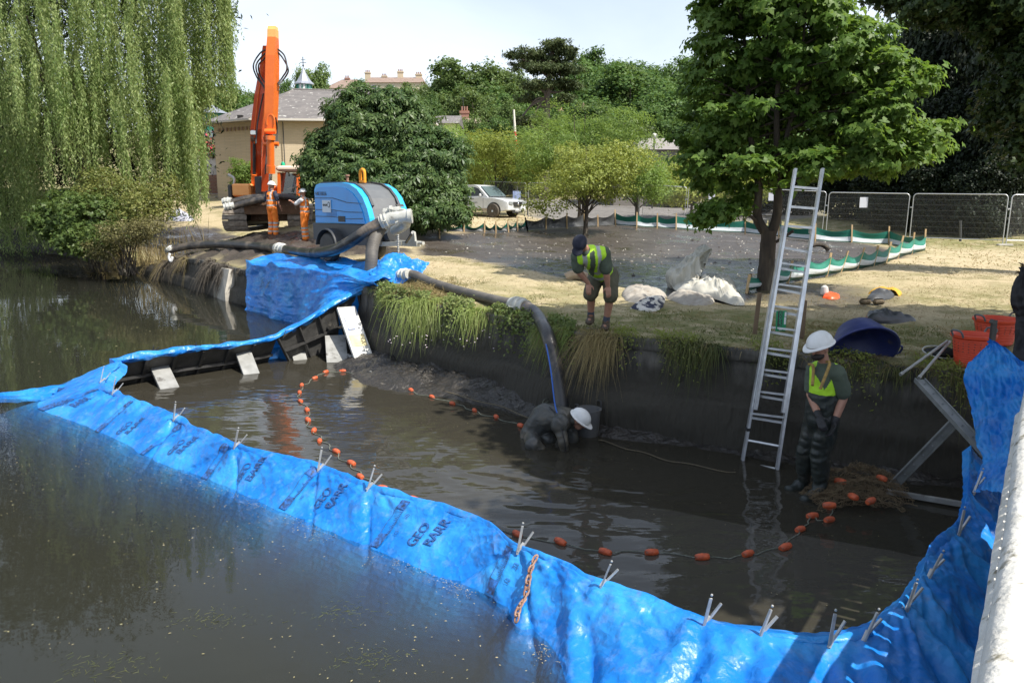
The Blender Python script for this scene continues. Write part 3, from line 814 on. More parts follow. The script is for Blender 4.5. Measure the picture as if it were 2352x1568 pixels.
for (u, v) in ((162, 915), (270, 950), (380, 1010), (500, 1060), (690, 1120), (900, 1200), (1150, 1300)):
    i, j = onsurf(u, v); s = sl[i]; rl = float(np.linalg.norm(Bs[i] - Ts[i])) * 1.15
    mb = MB(); surf_rect(mb, s - .05, s + .05, .72, .98); surf_rect(mb, s - .05, s + .05, .06, .24)
    surf_rect(mb, s + .044, s + .05, .24, .72); surf_rect(mb, s - .05, s - .044, .24, .72)
    for q in range(16): surf_rect(mb, s + (.02 if q % 5 else -.0), s + .05, .26 + q * .03, .272 + q * .03, 2)
    mb.obj("printed_scale", M_print, barrier)
    for wd, t in (("10", .70), ("20", .38)):
        link("printed_text", surf_text(wd, s + .14, t, .06, rl), barrier, M_print)
# ---- clips gripping the crest
M_clip = mat("pale_metal_clip", (.50, .50, .48), (.38, .38, .36), 20, .5, metal=.35)
def clip(P, k, sc=1.0):
    mb = MB(); d = Vector((.25 + .1 * math.sin(k * 3), .12 * math.cos(k * 5), 1)).normalized()
    a = Vector(P) + Vector((0, -.05, -.06)); mb.bar(a, a + d * .20 * sc, .018, .012)
    b = a + Vector((.05, .05, .05)); mb.bar(b, b + (d + Vector((.45, .1, -.1))).normalized() * .11 * sc, .016, .012)
    mb.bar(a + Vector((0, 0, .02)), b + Vector((.0, .0, .02)), .02, .016)
    mb.ball(a + d * .22 * sc, .009, 6, 4)
    return mb
for k, ((u, v), c) in enumerate(zip(CLIP, CI)):
    clip(Ts[c] + np.array([0, 0, .02]), k, 1.15).obj("clip", M_clip, barrier)

# ---- inner frames and boards of the far arm
M_dark = mat("black_plastic_board", (.028, .028, .028), (.05, .048, .045), 5, .5, .3, 15)
t2 = [Vector(p) for p in T2]
outv = Vector((-.68, .62, 0)).normalized()
def lower(p, k=1.0): return Vector((p.x, p.y, 0)) + outv * (.75 * k) + Vector((0, 0, -.75))
t2c = catmull(t2, 6); t2c = [Vector(p) for p in resample(t2c[6:], 13)[0]]
for i in range(len(t2c) - 1):
    a, b = t2c[i], t2c[i + 1]
    rise = max(0, (a.z - .25))
    la = Vector((a.x, a.y, 0)) + outv * .7 + Vector((0, 0, -.7)); lb = Vector((b.x, b.y, 0)) + outv * .7 + Vector((0, 0, -.7))
    if i >= 6:
        q = Vector((.10, .55, 0)); la = Vector((a.x, a.y, 0)) + q + Vector((0, 0, -.5 )); lb = Vector((b.x, b.y, 0)) + q + Vector((0, 0, -.5))
    e = (b - a) * .012
    mb = MB(); n_in = (b - a).cross(la - a).normalized() * .02
    mb.prism([a + e, b - e, lb - e, la + e], (0, 0, 0), n_in); mb.obj("board", M_panel, barrier)
    mb = MB(); off = Vector((.05, -.05, 0))
    mb.bar(a + off * .3 + Vector((0, 0, -.03)), la + off, .05, .04)
    for t in (.38,): mb.bar(a.lerp(la, t) + off * .8, b.lerp(lb, t) + off * .8, .035, .05)
    mb.obj("rib", M_dark, barrier)
def strut(top, foot, w, nh=5):
    mb = MB(); top = Vector(top); foot = Vector(foot); d = foot - top; side = Vector((d.y, -d.x, 0)).normalized()
    if abs(d.x) + abs(d.y) < .1: side = Vector((1, 0, 0))
    L_ = d.length; n = side.cross(d.normalized())
    q = [top - side * w / 2, top + side * w / 2, foot + side * w / 2, foot - side * w / 2]
    mb.prism(q, (0, 0, 0), n * .006)
    for s in (-1, 1): mb.bar(top + side * s * w / 2 - n * .03, foot + side * s * w / 2 - n * .03, .008, .06, up=n)
    return mb
for (tu, tv_, ty), f, w in (((365, 868, 13.35), (-5.70, 13.0, -.32), .30), ((556, 830, 14.45), (-4.70, 14.12, -.32), .28), ((675, 798, 15.7), (-4.16, 15.40, -.32), .26)):
    strut(AY(tu, tv_ - 30, ty + .35), f, w).obj("strut", M_steelmud, barrier)
tall = strut(AY(795, 705, 15.95), AZ(840, 832, -.2), .37).obj("strut", mat("pale_strut", (.62, .61, .57), (.50, .49, .45), 5, .55), barrier)
a = AY(795, 705, 15.95); b = AZ(840, 832, -.2); side = Vector(((b - a).y, -(b - a).x, 0)).normalized(); nn_ = side.cross((b - a).normalized())
if nn_.y > 0: nn_ = -nn_
mb = MB(); c0 = a.lerp(b, .52) + nn_ * .014; c1 = a.lerp(b, .72) + nn_ * .014
mb.prism([c0 - side * .15, c0 + side * .15, c1 + side * .15, c1 - side * .15], (0, 0, 0), nn_ * .004); mb.obj("yellow_label", mat("yellow_sticker", (.62, .50, .22), (.70, .62, .38), 6, .6), barrier)
mb = MB(); c0 = a.lerp(b, .2) + nn_ * .014; c1 = a.lerp(b, .42) + nn_ * .014
for k in range(8):
    q = c0.lerp(c1, k / 8) + side * .10; mb.bar(q, q + side * .03 + (b - a).normalized() * .03, .012, .004, up=nn_)
mb.bar(c1 - side * .02, c1 + side * .12, .02, .004, up=nn_); mb.obj("printed_mark", M_print, barrier)
mb = MB(); mb.bar(AZ(790, 812, -.15), AZ(935, 868, -.18), .04, .05); mb.bar(AZ(850, 855, -.18), AZ(935, 838, -.16), .04, .04); mb.obj("foot_rail", M_clip, barrier)
s2 = strut(AY(770, 770, 15.9), AZ(775, 832, -.25), .40); s2.obj("strut", M_steelmud, barrier)
# blue roll along the crest of the far arm and its outer sheet
P2, l2 = resample(catmull(t2, 10), 150); mb = MB(); vs = []; nn = 12
for i in range(150):
    p = Vector(P2[i]) + Vector((0, 0, .02 + .05 * (float(vnoise(l2[i] * 2.3, 4.)) - .5))); w = .05 + .05 * float(vnoise(l2[i] * 3, 1.)); h = .035 + .05 * float(vnoise(l2[i] * 4, 7.))
    for k in range(nn):
        t = 2 * math.pi * k / nn; rr = 1 + .5 * (float(vnoise(l2[i] * 7, k * .8)) - .5); vs.append(p + Vector((.7, -.7, 0)) * w * math.cos(t) * rr + Vector((0, 0, h * math.sin(t) * rr)))
mb.add(vs, [(a * nn + k, a * nn + (k + 1) % nn, (a + 1) * nn + (k + 1) % nn, (a + 1) * nn + k) for a in range(149) for k in range(nn)]); mb.obj("hem", M_tarp, barrier, smooth=True)
S_, T_ = np.meshgrid(np.arange(150), np.linspace(0, 1, 14), indexing='ij')
ov = np.array([-.72, .62, 0]); Gp = P2[S_] + ov * (T_[..., None] * .95) * (1 - .65 * (S_ > 90)[..., None]); Gp[..., 2] = P2[S_][..., 2] * (1 - T_) - T_ * .45
Gp += (ridge(S_ * .12, T_ * 1.3, 3)[..., None] - .5) * .06
link("membrane", npmesh("membrane_far", Gp.reshape(-1, 3), gridfaces(150, 14)), barrier, M_tarp, smooth=True)
for k, (u, v, z) in enumerate([(352, 803, .3), (450, 797, .3), (652, 768, .35)]):
    clip(AZ(u, v, z), k + 3, .7).obj("clip", M_dark, barrier)

# ---- blue sheets: over the wall, tail in the water, at the right post
def coons(top, bot, nu, nv, amp=.05, seed=0, fold=10, sag=0.0, warp=1.0, fine=4):
    a, _ = resample(catmull(top, 8), nu); b, _ = resample(catmull(bot, 8), nu)
    U, Vv = np.meshgrid(np.linspace(0, 1, nu), np.linspace(0, 1, nv), indexing='ij')
    Gq = a[:, None] * (1 - Vv[..., None]) + b[:, None] * Vv[..., None]
    Gq[..., 2] -= sag * np.sin(math.pi * Vv)
    n = np.cross(np.gradient(Gq, axis=0), np.gradient(Gq, axis=1)); n /= np.linalg.norm(n, axis=2)[..., None] + 1e-9
    if n[..., 2].mean() < 0: n = -n
    d = np.sin(U * fold + 5 * fbm(U * 3 + seed, Vv * 1.3, 3)) * amp * .5 * (.3 + Vv) + (ridge(U * 4 * warp + seed + Vv * 1.5, Vv * 2, fine) - .5) * amp * 2.2 + (ridge(U * 13 + seed, Vv * 9 + U * 4, 3) - .5) * amp * .7 * (fine > 2)
    return Gq + n * d[..., None]
top = [(-7.35, 22.6, 1.15), (-6.9, 22.7, 1.28), (-5.7, 21.6, 1.36), (-4.7, 20.2, 1.42), (-3.9, 19.1, 1.44), (-3.4, 18.6, 1.42), (-2.9, 17.5, 1.55), (-2.2, 16.9, 1.32)]
bot = [(-6.75, 20.6, 0.02), (-6.1, 19.7, -.02), (-5.2, 18.4, -.02), (-4.75, 17.3, .1), (-4.2, 16.2, .45), (-3.5, 16.25, .82), (-2.8, 16.45, 1.14), (-2.3, 16.6, 1.24)]
mid = [(x, float(yw(x)) - .24, g(x, float(yw(x))) + .10) for x in (-7.2, -6.6, -5.9, -5.2, -4.6, -4.1, -3.4, -2.7)]
bot = [(x, float(yw(x)) - .74, -.03) for x in (-6.95, -6.4, -5.75, -5.1)] + [(-4.45, 17.0, .12), (-4.0, 16.2, .5), (-3.3, 16.25, .9), (-2.5, 16.45, 1.2)]
G1 = coons(top, mid, 220, 50, .07, 2, 22); G2 = coons(mid, bot, 220, 61, .07, 2, 22); Gq = np.concatenate([G1, G2[:, 1:]], 1)
v = np.linspace(0, 1, 110)[None, :]; u_ = np.linspace(0, 1, 220)[:, None]
Gq[..., 2] += .10 * np.exp(-((v - .45) / .12) ** 2) * (1 - .6 * u_)   # rides over the wall edge before dropping
Gq[..., 2] = np.maximum(Gq[..., 2], np.where(v < .44, gz(Gq[..., 0], Gq[..., 1]) + .05, -1))
wt_ = link("blue_tarpaulin", npmesh("blue_tarpaulin", Gq.reshape(-1, 3), gridfaces(220, 110)), None, M_tarp, smooth=True, label="crumpled blue tarpaulin draped over the wall below the pump trailer", cat="tarpaulin")
top = [(-2.9, 17.7, 1.32), (-2.6, 17.2, 1.75), (-2.1, 16.9, 1.62), (-1.75, 16.8, 1.50)]
bot = [(-3.2, 16.7, 1.30), (-2.8, 16.3, 1.26), (-2.4, 16.15, 1.22), (-1.9, 16.2, 1.24)]
Gq = coons(top, bot, 70, 40, .09, 12, 12)
link("tarpaulin_fold", npmesh("tarpaulin_fold", Gq.reshape(-1, 3), gridfaces(70, 40)), wt_, M_tarp, smooth=True)
top = [(-6.9, 12.0, .08), (-7.6, 11.75, .02), (-8.6, 11.65, -.02), (-9.8, 11.75, -.05)]
bot = [(-6.8, 11.3, .03), (-7.5, 11.38, -.03), (-8.6, 11.45, -.05), (-9.8, 11.62, -.08)]
Gq = coons(top, bot, 90, 30, .05, 5, 8)
link("tarpaulin_tail", npmesh("tarpaulin_tail", Gq.reshape(-1, 3), gridfaces(90, 30)), barrier, M_tarp, smooth=True)
lf = [AY(2283, 792, 8.35), AY(2225, 850, 8.1), AY(2222, 900, 7.85), AY(2238, 1000, 7.45), AY(2262, 1060, 7.15), AY(2240, 1135, 6.85)]
rt = [AY(2300, 792, 8.2), AY(2370, 850, 7.6), AY(2420, 930, 7.1), AY(2440, 1010, 6.7), AY(2420, 1080, 6.5), AY(2380, 1160, 6.3)]
Gq = coons(lf, rt, 120, 70, .10, 8, 5)
link("blue_tarpaulin", npmesh("tarpaulin_post", Gq.reshape(-1, 3), gridfaces(120, 70)), None, M_tarp, smooth=True, label="deep blue tarpaulin hanging in folds from the post beside the bridge", cat="tarpaulin")
mb = MB(); p = AY(2284, 735, 8.45); mb.bar(p, (p.x, p.y, -.3), .05, .04); mb.bar(p + Vector((.0, 0, .0)), p + Vector((-.02, 0, -.04)), .06, .05)
mb.obj("steel_post", M_dark, label="dark steel post poking out of the top of the hanging blue tarpaulin", cat="post")

# ---- rusty chain over the sheet
ch = empty("rusty_chain", (0, 0, 0), label="rusty iron chain hanging over the blue sheet into the pond", cat="chain")
i, j = onsurf(1240, 1275); i2, j2 = onsurf(1205, 1400)
cpts = [Vector(G[int(i + (i2 - i) * t), int(max(j, 8) + (min(j2 + 8, 60) - max(j, 8)) * t)]) + Vector(nrm[i, 20]) * .03 for t in np.linspace(0, 1.0, 24)]
cp, cl = resample(cpts, 13)
def link_mb(a, b, side, k):
    a = Vector(a); b = Vector(b); d = (b - a).normalized(); L_ = (b - a).length * .68
    c = (a + b) / 2; n = d.cross(side).normalized(); w = side if k % 2 == 0 else (side * .5 + n).normalized()
    pts = []
    for q in range(20):
        t = 2 * math.pi * q / 20; pts.append(c + d * (L_ * math.copysign(abs(math.cos(t)) ** .7, math.cos(t))) + w * (.021 * math.sin(t)))
    pts.append(pts[0]); mb = MB(); mb.tube(pts, .0075, 6, cap=False); return mb
for k in range(12): link_mb(cp[k], cp[k + 1], Vector((.8, .55, .1)).normalized(), k).obj("chain_link", M_rust, ch, smooth=True)

# ---- line of orange floats
FL = [(1196, 977), (1140, 957), (1090, 942), (1039, 926), (992, 911), (944, 896), (903, 884), (860, 871), (831, 859), (787, 852), (748, 854), (723, 868), (693, 884), (688, 901), (690, 921), (705, 941), (707, 964),
      (721, 988), (734, 1012), (772, 1036), (807, 1063), (827, 1094), (878, 1120), (951, 1146), (1030, 1172), (1105, 1199), (1188, 1226), (1287, 1244), (1390, 1267), (1497, 1268), (1613, 1279), (1718, 1271), (1804, 1256), (1838, 1215), (1866, 1184), (1905, 1193), (1907, 1162)]
fl = empty("float_line", (0, 0, 0), label="string of orange barrel floats on a rope lying across the dammed water", cat="float line")
fp = [AZ(u, v, -.235) for u, v in FL]
fmesh = None
for k, p in enumerate(fp):
    if fmesh is None:
        mb = MB(); L_ = .062
        mb.lathe([(.010, -L_ * .98), (.020, -L_), (.027, -L_ * .93), (.034, -L_ * .45), (.0345, -L_ * .1), (.0365, -L_ * .08), (.0365, L_ * .08), (.0345, L_ * .1), (.034, L_ * .45), (.027, L_ * .93), (.020, L_), (.010, L_ * .98)], n=14)
        fmesh = mb.mesh("float"); fmesh.materials.append(M_orangef); auto_smooth(fmesh, 50)
    d = (fp[min(k + 1, len(fp) - 1)] - fp[max(k - 1, 0)]); d.z = 0
    if d.length < 1e-3: d = Vector((1, 0, 0))
    d = d.normalized(); yaw = random.uniform(-.45, .45)
    d = Vector((d.x * math.cos(yaw) - d.y * math.sin(yaw), d.x * math.sin(yaw) + d.y * math.cos(yaw), random.uniform(-.08, .08)))
    o = bpy.data.objects.new("float", fmesh); COL.objects.link(o); o.parent = fl; o.location = p
    o.rotation_euler = d.to_track_quat('Z', 'Y').to_euler()
    s_ = random.uniform(.92, 1.08); o.scale = (s_, s_, s_)
rp = []
for k in range(len(fp) - 1):
    a, b = fp[k], fp[k + 1]
    for t in np.linspace(0, 1, 8, endpoint=False):
        w = math.sin(math.pi * t); q = a.lerp(b, t); rp.append(Vector((q.x + .05 * w * math.sin(k * 2.1 + t * 5), q.y + .05 * w * math.cos(k * 1.7 + t * 4), -.236 - .008 * w)))
mb = MB(); mb.tube(rp, .006, 6); mb.obj("rope", M_rope, fl, smooth=True)

# ---- net heap at the right
M_net = mat("brown_net_twine", (.16, .11, .06), (.24, .18, .10), 20, .9)
net = empty("fishing_net", (0, 0, 0), label="heap of brown netting with orange floats at the foot of the wall by the wader", cat="net")
c0 = AZ(1965, 1130, -.2)
for q, (dx, dy, rx, ry, h) in enumerate([(-.12, -.15, .42, .28, .10), (.15, .28, .42, .25, .2), (.0, 0, .5, .3, .16)]):
    n = 46; U, Vv = np.meshgrid(np.linspace(-1, 1, n), np.linspace(-1, 1, n), indexing='ij')
    r2 = np.clip(1 - (U ** 2 + Vv ** 2) * .55, 0, 1)
    X = c0.x + dx + U * rx * (1 + .3 * (fbm(U * 2 + q, Vv * 2, 2) - .5)) + (fbm(U * 4 + q * 3, Vv * 4, 3) - .5) * .22; Y = c0.y + dy + Vv * ry + (fbm(U * 4 + 30, Vv * 4 + q, 3) - .5) * .2
    Z = -.24 + r2 * h * (.5 + fbm(U * 3 + q * 5, Vv * 3, 3)) + np.abs(fbm(U * 6, Vv * 6 + q, 3) - .5) * .12
    me = npmesh("netting", np.stack([X, Y, Z], -1).reshape(-1, 3), gridfaces(n, n)); o = link("netting", me, net, M_net)
    w = o.modifiers.new("w", 'WIREFRAME'); w.thickness = .0042; w.use_even_offset = False; bake(o)
    o.data.materials.clear(); o.data.materials.append(M_net)
for (u, v, rz) in ((1905, 1160, 1.4), (2025, 1098, .3), (1930, 1105, .8), (1960, 1140, .2), (2000, 1150, 2.2)):
    o = bpy.data.objects.new("float", fmesh); COL.objects.link(o); o.parent = net; o.location = AZ(u, v, -.07); o.rotation_euler = (1.5, .2, rz)

# ---- right hand braces and poles
br = empty("barrier_brace", (0, 0, 0), label="crossed galvanised steel braces propping the barrier below the wall", cat="brace")
for (a, b, w) in ((AY(2112, 872, 8.75), AY(2272, 1046, 7.3), .11), (AZ(2046, 1120, -.22), AY(2196, 966, 7.95), .085)):
    mb = MB(); mb.bar(a, b, w, .012, up=(0, -1, .6)); d = (b - a).normalized(); s_ = d.cross(Vector((0, -1, .6)).normalized()).normalized()
    for q in (-1, 1): mb.bar(a + s_ * q * w / 2, b + s_ * q * w / 2, .012, .05, up=(0, -1, .6))
    for q in range(7):
        p = a.lerp(b, (q + .5) / 7); mb.cyl(p + Vector((0, -.012, .004)), p + Vector((0, -.020, .01)), .010, n=8)
    mb.obj("brace", mat("galvanised_brace", (.30, .31, .30), (.20, .21, .20), 6, .5, metal=.3), br)
mb = MB(); mb.bar(AZ(2036, 1128, -.2), AZ(2215, 1158, -.2), .05, .05); mb.obj("bottom_rail", M_steelmud, br)
pn = empty("dip_net", (0, 0, 0), label="long handled dip net lying across the wall edge beside the orange basket", cat="net")
for (a, b) in ((AY(2068, 860, 8.9), AY(2176, 783, 9.3)), (AY(2110, 868, 8.75), AY(2182, 784, 9.35))):
    mb = MB(); mb.cyl(a, b, .016, n=10); mb.cyl(a, a + (a - b).normalized() * -.05, .020, n=10); mb.obj("pole", M_clip, pn, smooth=True)
mb = MB(); c = AY(2165, 765, 9.5); c.z = g(c.x, c.y) + .10
mb.tube([c + Vector((.2 * math.cos(t), .2 * math.sin(t), .04 * math.sin(t))) for t in np.linspace(0, 2 * math.pi, 24)], .008, 6); mb.obj("hoop", M_clip, pn)
U, Vv = np.meshgrid(np.linspace(0, 2 * math.pi, 30), np.linspace(0, 1, 10), indexing='ij')
X = c.x + .2 * np.cos(U) * (1 - Vv * .4) + .05 * Vv; Y = c.y + .2 * np.sin(U) * (1 - Vv * .5); Z = c.z - .10 * Vv + .14 * np.sin(Vv * 3) * (fbm(U, Vv * 2, 2))
link("net_bag", npmesh("net_bag", np.stack([X, Y, Z], -1).reshape(-1, 3), gridfaces(30, 10)), pn, mat("black_mesh", (.012, .014, .013), None, rough=.9))
# ================================================================== trees, shrubs and grass
def quads_mesh(name, C, X, Y, Z, templ, tris):
    """instances of a small template: C centres (n,3), X/Y/Z axes scaled (n,3)"""
    T = np.array(templ, float); k = len(T)
    Vv = C[:, None] + X[:, None] * T[None, :, 0:1] + Y[:, None] * T[None, :, 1:2] + Z[:, None] * T[None, :, 2:3]
    n = len(C); Fq = (np.arange(n)[:, None, None] * k + np.array(tris)[None]).reshape(-1, len(tris[0]))
    return npmesh(name, Vv.reshape(-1, 3), Fq)
LEAF = ([(0, 0, 0), (.34, .45, .10), (0, 1, -.06), (-.34, .45, .10)], [(0, 1, 2, 3)])
NARROW = ([(0, 0, 0), (.16, .45, .05), (0, 1, -.10), (-.16, .45, .05)], [(0, 1, 2, 3)])
_p = []; _t = []
for a, l in ((-1.15, .72), (0, 1.0), (1.15, .72)):     # three-lobed leaf
    b = len(_p); c, s = math.cos(a), math.sin(a)
    for x, y, z in ((0, 0, 0), (.30, .5, .08), (0, 1, -.10), (-.30, .5, .08)): _p.append(((x * c + y * s) * l, (y * c - x * s) * l, z))
    _t.append((b, b + 1, b + 2, b + 3))
LOBED = (_p, _t)
_p = []; _t = []
for a, l in ((-2.0, .62), (-1.0, .9), (0, 1.0), (1.0, .9), (2.0, .62)):     # five drooping leaflets
    b = len(_p); c, s = math.cos(a), math.sin(a)
    for x, y, z in ((0, .04, 0), (.17, .62, -.10), (0, 1, -.34), (-.17, .62, -.10)): _p.append(((x * c + y * s) * l, (y * c - x * s) * l, z))
    _t.append((b, b + 1, b + 2, b + 3))
PALM = (_p, _t)
def leaves(name, C, Nrm, size, templ, r, jitter=.5, svar=.3):
    n = len(C)
    Nn = Nrm + r.normal(0, jitter, (n, 3)); Nn /= np.linalg.norm(Nn, axis=1)[:, None] + 1e-9
    A = r.normal(0, 1, (n, 3)); A[:, 2] -= .35
    A -= Nn * (A * Nn).sum(1)[:, None]; A /= np.linalg.norm(A, axis=1)[:, None] + 1e-9
    B = np.cross(A, Nn); s = size * (1 + r.uniform(-svar, svar, n))[:, None]
    return quads_mesh(name, C, B * s, A * s, Nn * s, *templ)
def crown_points(r, blobs, n_cl, per, cl_r, shell=.55, flat=.6):
    """blobs: list of (cx,cy,cz,rx,ry,rz). clumps near the blob surfaces, leaves inside flattened clumps"""
    Bs_ = np.array(blobs, float); w = (Bs_[:, 3] * Bs_[:, 4] * Bs_[:, 5]) ** (2 / 3.); w /= w.sum()
    idx = r.choice(len(Bs_), n_cl, p=w); b = Bs_[idx]
    d = r.normal(0, 1, (n_cl, 3)); d /= np.linalg.norm(d, axis=1)[:, None]
    rad = (shell + (1 - shell) * r.random(n_cl) ** .6)[:, None] * (.88 + .24 * vnoise(d[:, 0] * 3 + idx * 3, d[:, 1] * 3 + d[:, 2] * 2))[:, None]
    cc = b[:, :3] + d * b[:, 3:] * rad
    dn = d / b[:, 3:]; dn /= np.linalg.norm(dn, axis=1)[:, None]
    cs = cl_r * r.uniform(.6, 1.35, n_cl)
    k = r.integers(int(per * .6), int(per * 1.4) + 1, n_cl); I = np.repeat(np.arange(n_cl), k)
    q = r.normal(0, .5, (len(I), 3)); q[:, 2] *= flat
    P = cc[I] + q * cs[I][:, None]
    up = dn[I] * .55 + q * .5; up[:, 2] += .65
    return P, up, cc
def limb_mesh(mb, r, base, pts_list, r0):
    for p, rr in pts_list:
        pass
def tree(name, x, y, h, blobs, lm, bm_, n_cl, per, cl_r, size, templ=LEAF, seed=1, trunk_r=.2, fork=.35, limbs=8, shell=.55, flat=.6, label=None, group=None, cat='tree', z0=None, lean=(0, 0), jitter=.5, stems=1, crown_name='crown'):
    r = np.random.default_rng(seed)
    z = g(x, y) if z0 is None else z0
    t = empty(name, (x, y, z), label=label, cat=cat, group=group)
    P, up, cc = crown_points(r, blobs, n_cl, per, cl_r, shell, flat)
    me = leaves(crown_name, P, up, size, templ, r, jitter)
    link(crown_name, me, t, lm)
    for s in range(stems):
        mb = MB(); a0 = Vector((0.12 * s, 0, -.1)); hh = h * fork
        off = Vector((lean[0], lean[1], 0)) + Vector((.5 * (s - (stems - 1) / 2), 0, 0)) * (stems > 1)
        top = Vector((off.x, off.y, h * .86))
        pts = [a0 + (top - a0) * q + Vector((math.sin(q * 5 + seed) * .05 * h * .2, math.cos(q * 4 + seed) * .05 * h * .2, 0)) * (q > 0) for q in np.linspace(0, 1, 9)]
        mb.tube(pts, [trunk_r * (1.25 if q == 0 else 1) * (1 - .88 * q) for q in np.linspace(0, 1, 9)], 9)
        sel = r.choice(len(cc), min(limbs, len(cc)), replace=False)
        for i in sel:
            e = Vector(cc[i]); q = min(.9, max(fork * .7, (e.z / h) * .62)) * r.uniform(.8, 1.0); k = q * 8; a = int(k)
            s_ = pts[min(a, 7)].lerp(pts[min(a + 1, 8)], k - a)
            m_ = s_.lerp(e, .5) + Vector((0, 0, .12 * (e - s_).length))
            tr = trunk_r * (1 - .88 * q) * .5
            mb.tube(catmull([s_, m_, e], 4), list(np.linspace(tr, tr * .15, 9)), 6)
        mb.obj("trunk", bm_, t, smooth=True)
    return t
M_bark = mat("dark_bark", (.075, .058, .042), (.035, .028, .022), 9, .9, .9, 25, stretch=(1, 1, .25), c3=(.15, .13, .09), s3=3, t3=(.55, .68), bdist=.03)
M_pinebark = mat("grey_pine_bark", (.19, .155, .125), (.10, .08, .065), 6, .9, .9, 14, stretch=(1, 1, .2))
L_syc = leafmat("sycamore_leaf", (.075, .145, .026), (.15, .23, .055), .42, .45)
L_chest = leafmat("chestnut_leaf", (.058, .115, .038), (.125, .19, .058), .28, .42, .6, .3)
L_cher = leafmat("cherry_leaf", (.13, .21, .05), (.22, .31, .085), .45, .5)
L_lime = leafmat("lime_leaf", (.20, .25, .055), (.29, .33, .08), .42, .45)
L_haw = leafmat("hawthorn_leaf", (.19, .235, .05), (.29, .33, .085), .35, .45)
L_bg = leafmat("woodland_leaf", (.062, .125, .034), (.125, .195, .055), .34, .5, .15)
L_bg2 = leafmat("olive_woodland_leaf", (.085, .14, .04), (.15, .205, .062), .32, .5, .15)
L_dark = leafmat("evergreen_and_shade_leaf", (.008, .015, .006), (.020, .032, .012), .1, .5, .2)  # dark evergreen tone, near black so the colour also carries shade
L_pine = leafmat("pine_needles", (.042, .065, .026), (.085, .105, .040), .15, .55, .4)
L_will = leafmat("willow_leaf", (.14, .215, .062), (.33, .39, .16), .42, .45, .8)
L_bram = leafmat("bramble_leaf", (.075, .11, .03), (.16, .18, .05), .3, .5, 1.2)

# ---- sycamore in front of the ladder
sp = AY(1757, 655, 15.3); sx_, sy_ = sp.x, sp.y
def blob(u, v, y, rx, ry, rz, o=None):
    p = AY(u, v, y); b0 = o or (sx_, sy_, g(sx_, sy_)); return (p.x - b0[0], p.y - b0[1], p.z - b0[2], rx, ry, rz)
sb = [blob(1790, 60, 15.6, 1.5, 1.6, 1.25), blob(1660, 150, 15.8, .85, 1.1, .85), blob(1900, 130, 15.2, 1.1, 1.3, .95), blob(2020, 200, 15.1, .85, 1.1, .8), blob(1720, 260, 15.8, 1.25, 1.5, .8),
      blob(1640, 300, 15.6, .75, 1.0, .65), blob(1980, 280, 15.0, 1.15, 1.3, .7), blob(2075, 330, 14.8, .75, .9, .5), blob(1830, 380, 15.0, 1.0, 1.2, .42), blob(1690, 400, 15.2, .95, 1.0, .36), blob(1600, 370, 15.4, .45, .6, .35),
      blob(2020, 370, 14.6, .8, .8, .32), blob(2120, 350, 14.5, .4, .5, .25), blob(1760, -90, 15.4, 1.2, 1.5, 1.0), blob(1640, 30, 15.6, .5, .6, .5), blob(1905, 0, 15.5, .5, .6, .5)]
r = np.random.default_rng(11)
syc = empty("sycamore_tree", (sx_, sy_, g(sx_, sy_)), label="leafy sycamore with a forked trunk standing between the white sacks and the ladder", cat="tree")
P, up, cc = crown_points(r, sb, 700, 44, .22, .24, .36)
P2_, up2, cc2 = crown_points(r, [blob(1650, 480, 15.0, .30, .3, .24), blob(1620, 500, 15.0, .22, .2, .16), blob(1700, 470, 15.0, .15, .15, .12)], 34, 40, .16, .1, .6)
link("crown", leaves("crown", np.vstack([P, P2_]), np.vstack([up, up2]), .125, LOBED, r, .45), syc, L_syc)
def sv(u, v, y): p = AY(u, v, y); return Vector((p.x - sx_, p.y - sy_, p.z - g(sx_, sy_)))
mb = MB()
mb.tube(catmull([(0, 0, -.15), sv(1760, 620, 15.3), sv(1764, 560, 15.3), sv(1766, 530, 15.3)], 6), [.20] + [.165] * 6 + [.15] * 6 + [.14] * 6, 12)
stems = [[sv(1768, 545, 15.3), sv(1740, 500, 15.3), sv(1742, 420, 15.3), sv(1722, 300, 15.5), sv(1716, 160, 15.6), sv(1700, 0, 15.6)],
         [sv(1768, 545, 15.3), sv(1785, 490, 15.3), sv(1786, 400, 15.3), sv(1784, 280, 15.2), sv(1790, 120, 15.2), sv(1800, -60, 15.2)],
         [sv(1785, 400, 15.3), sv(1815, 280, 15.2), sv(1836, 180, 15.1), sv(1850, 40, 15.0)],
         [sv(1783, 440, 15.3), sv(1760, 300, 15.7), sv(1755, 100, 15.9)]]
for q, s in enumerate(stems):
    c = catmull(s, 6); mb.tube(c, list(np.linspace(.105 if q < 2 else .055, .02, len(c))), 9)
for i in r.choice(len(cc), 70, replace=False):
    e = Vector(cc[i]); s = catmull(stems[i % 4], 6); b0 = min(s, key=lambda p: abs(p.z - (e.z - .25 * (Vector((e.x, e.y)).length))) + .2 * (p - e).length)
    mb.tube(catmull([b0, b0.lerp(e, .5) + Vector((0, 0, .10)), e], 4), list(np.linspace(.028, .006, 9)), 5)
mb.tube(catmull([sv(1775, 560, 15.3), sv(1800, 545, 15.2), sv(1822, 530, 15.1)], 4), .03, 7)
mb.tube(catmull([sv(1752, 520, 15.3), sv(1700, 480, 15.1), sv(1660, 470, 15.0)], 4), list(np.linspace(.035, .012, 9)), 7)
mb.obj("trunk", M_bark, syc, smooth=True)

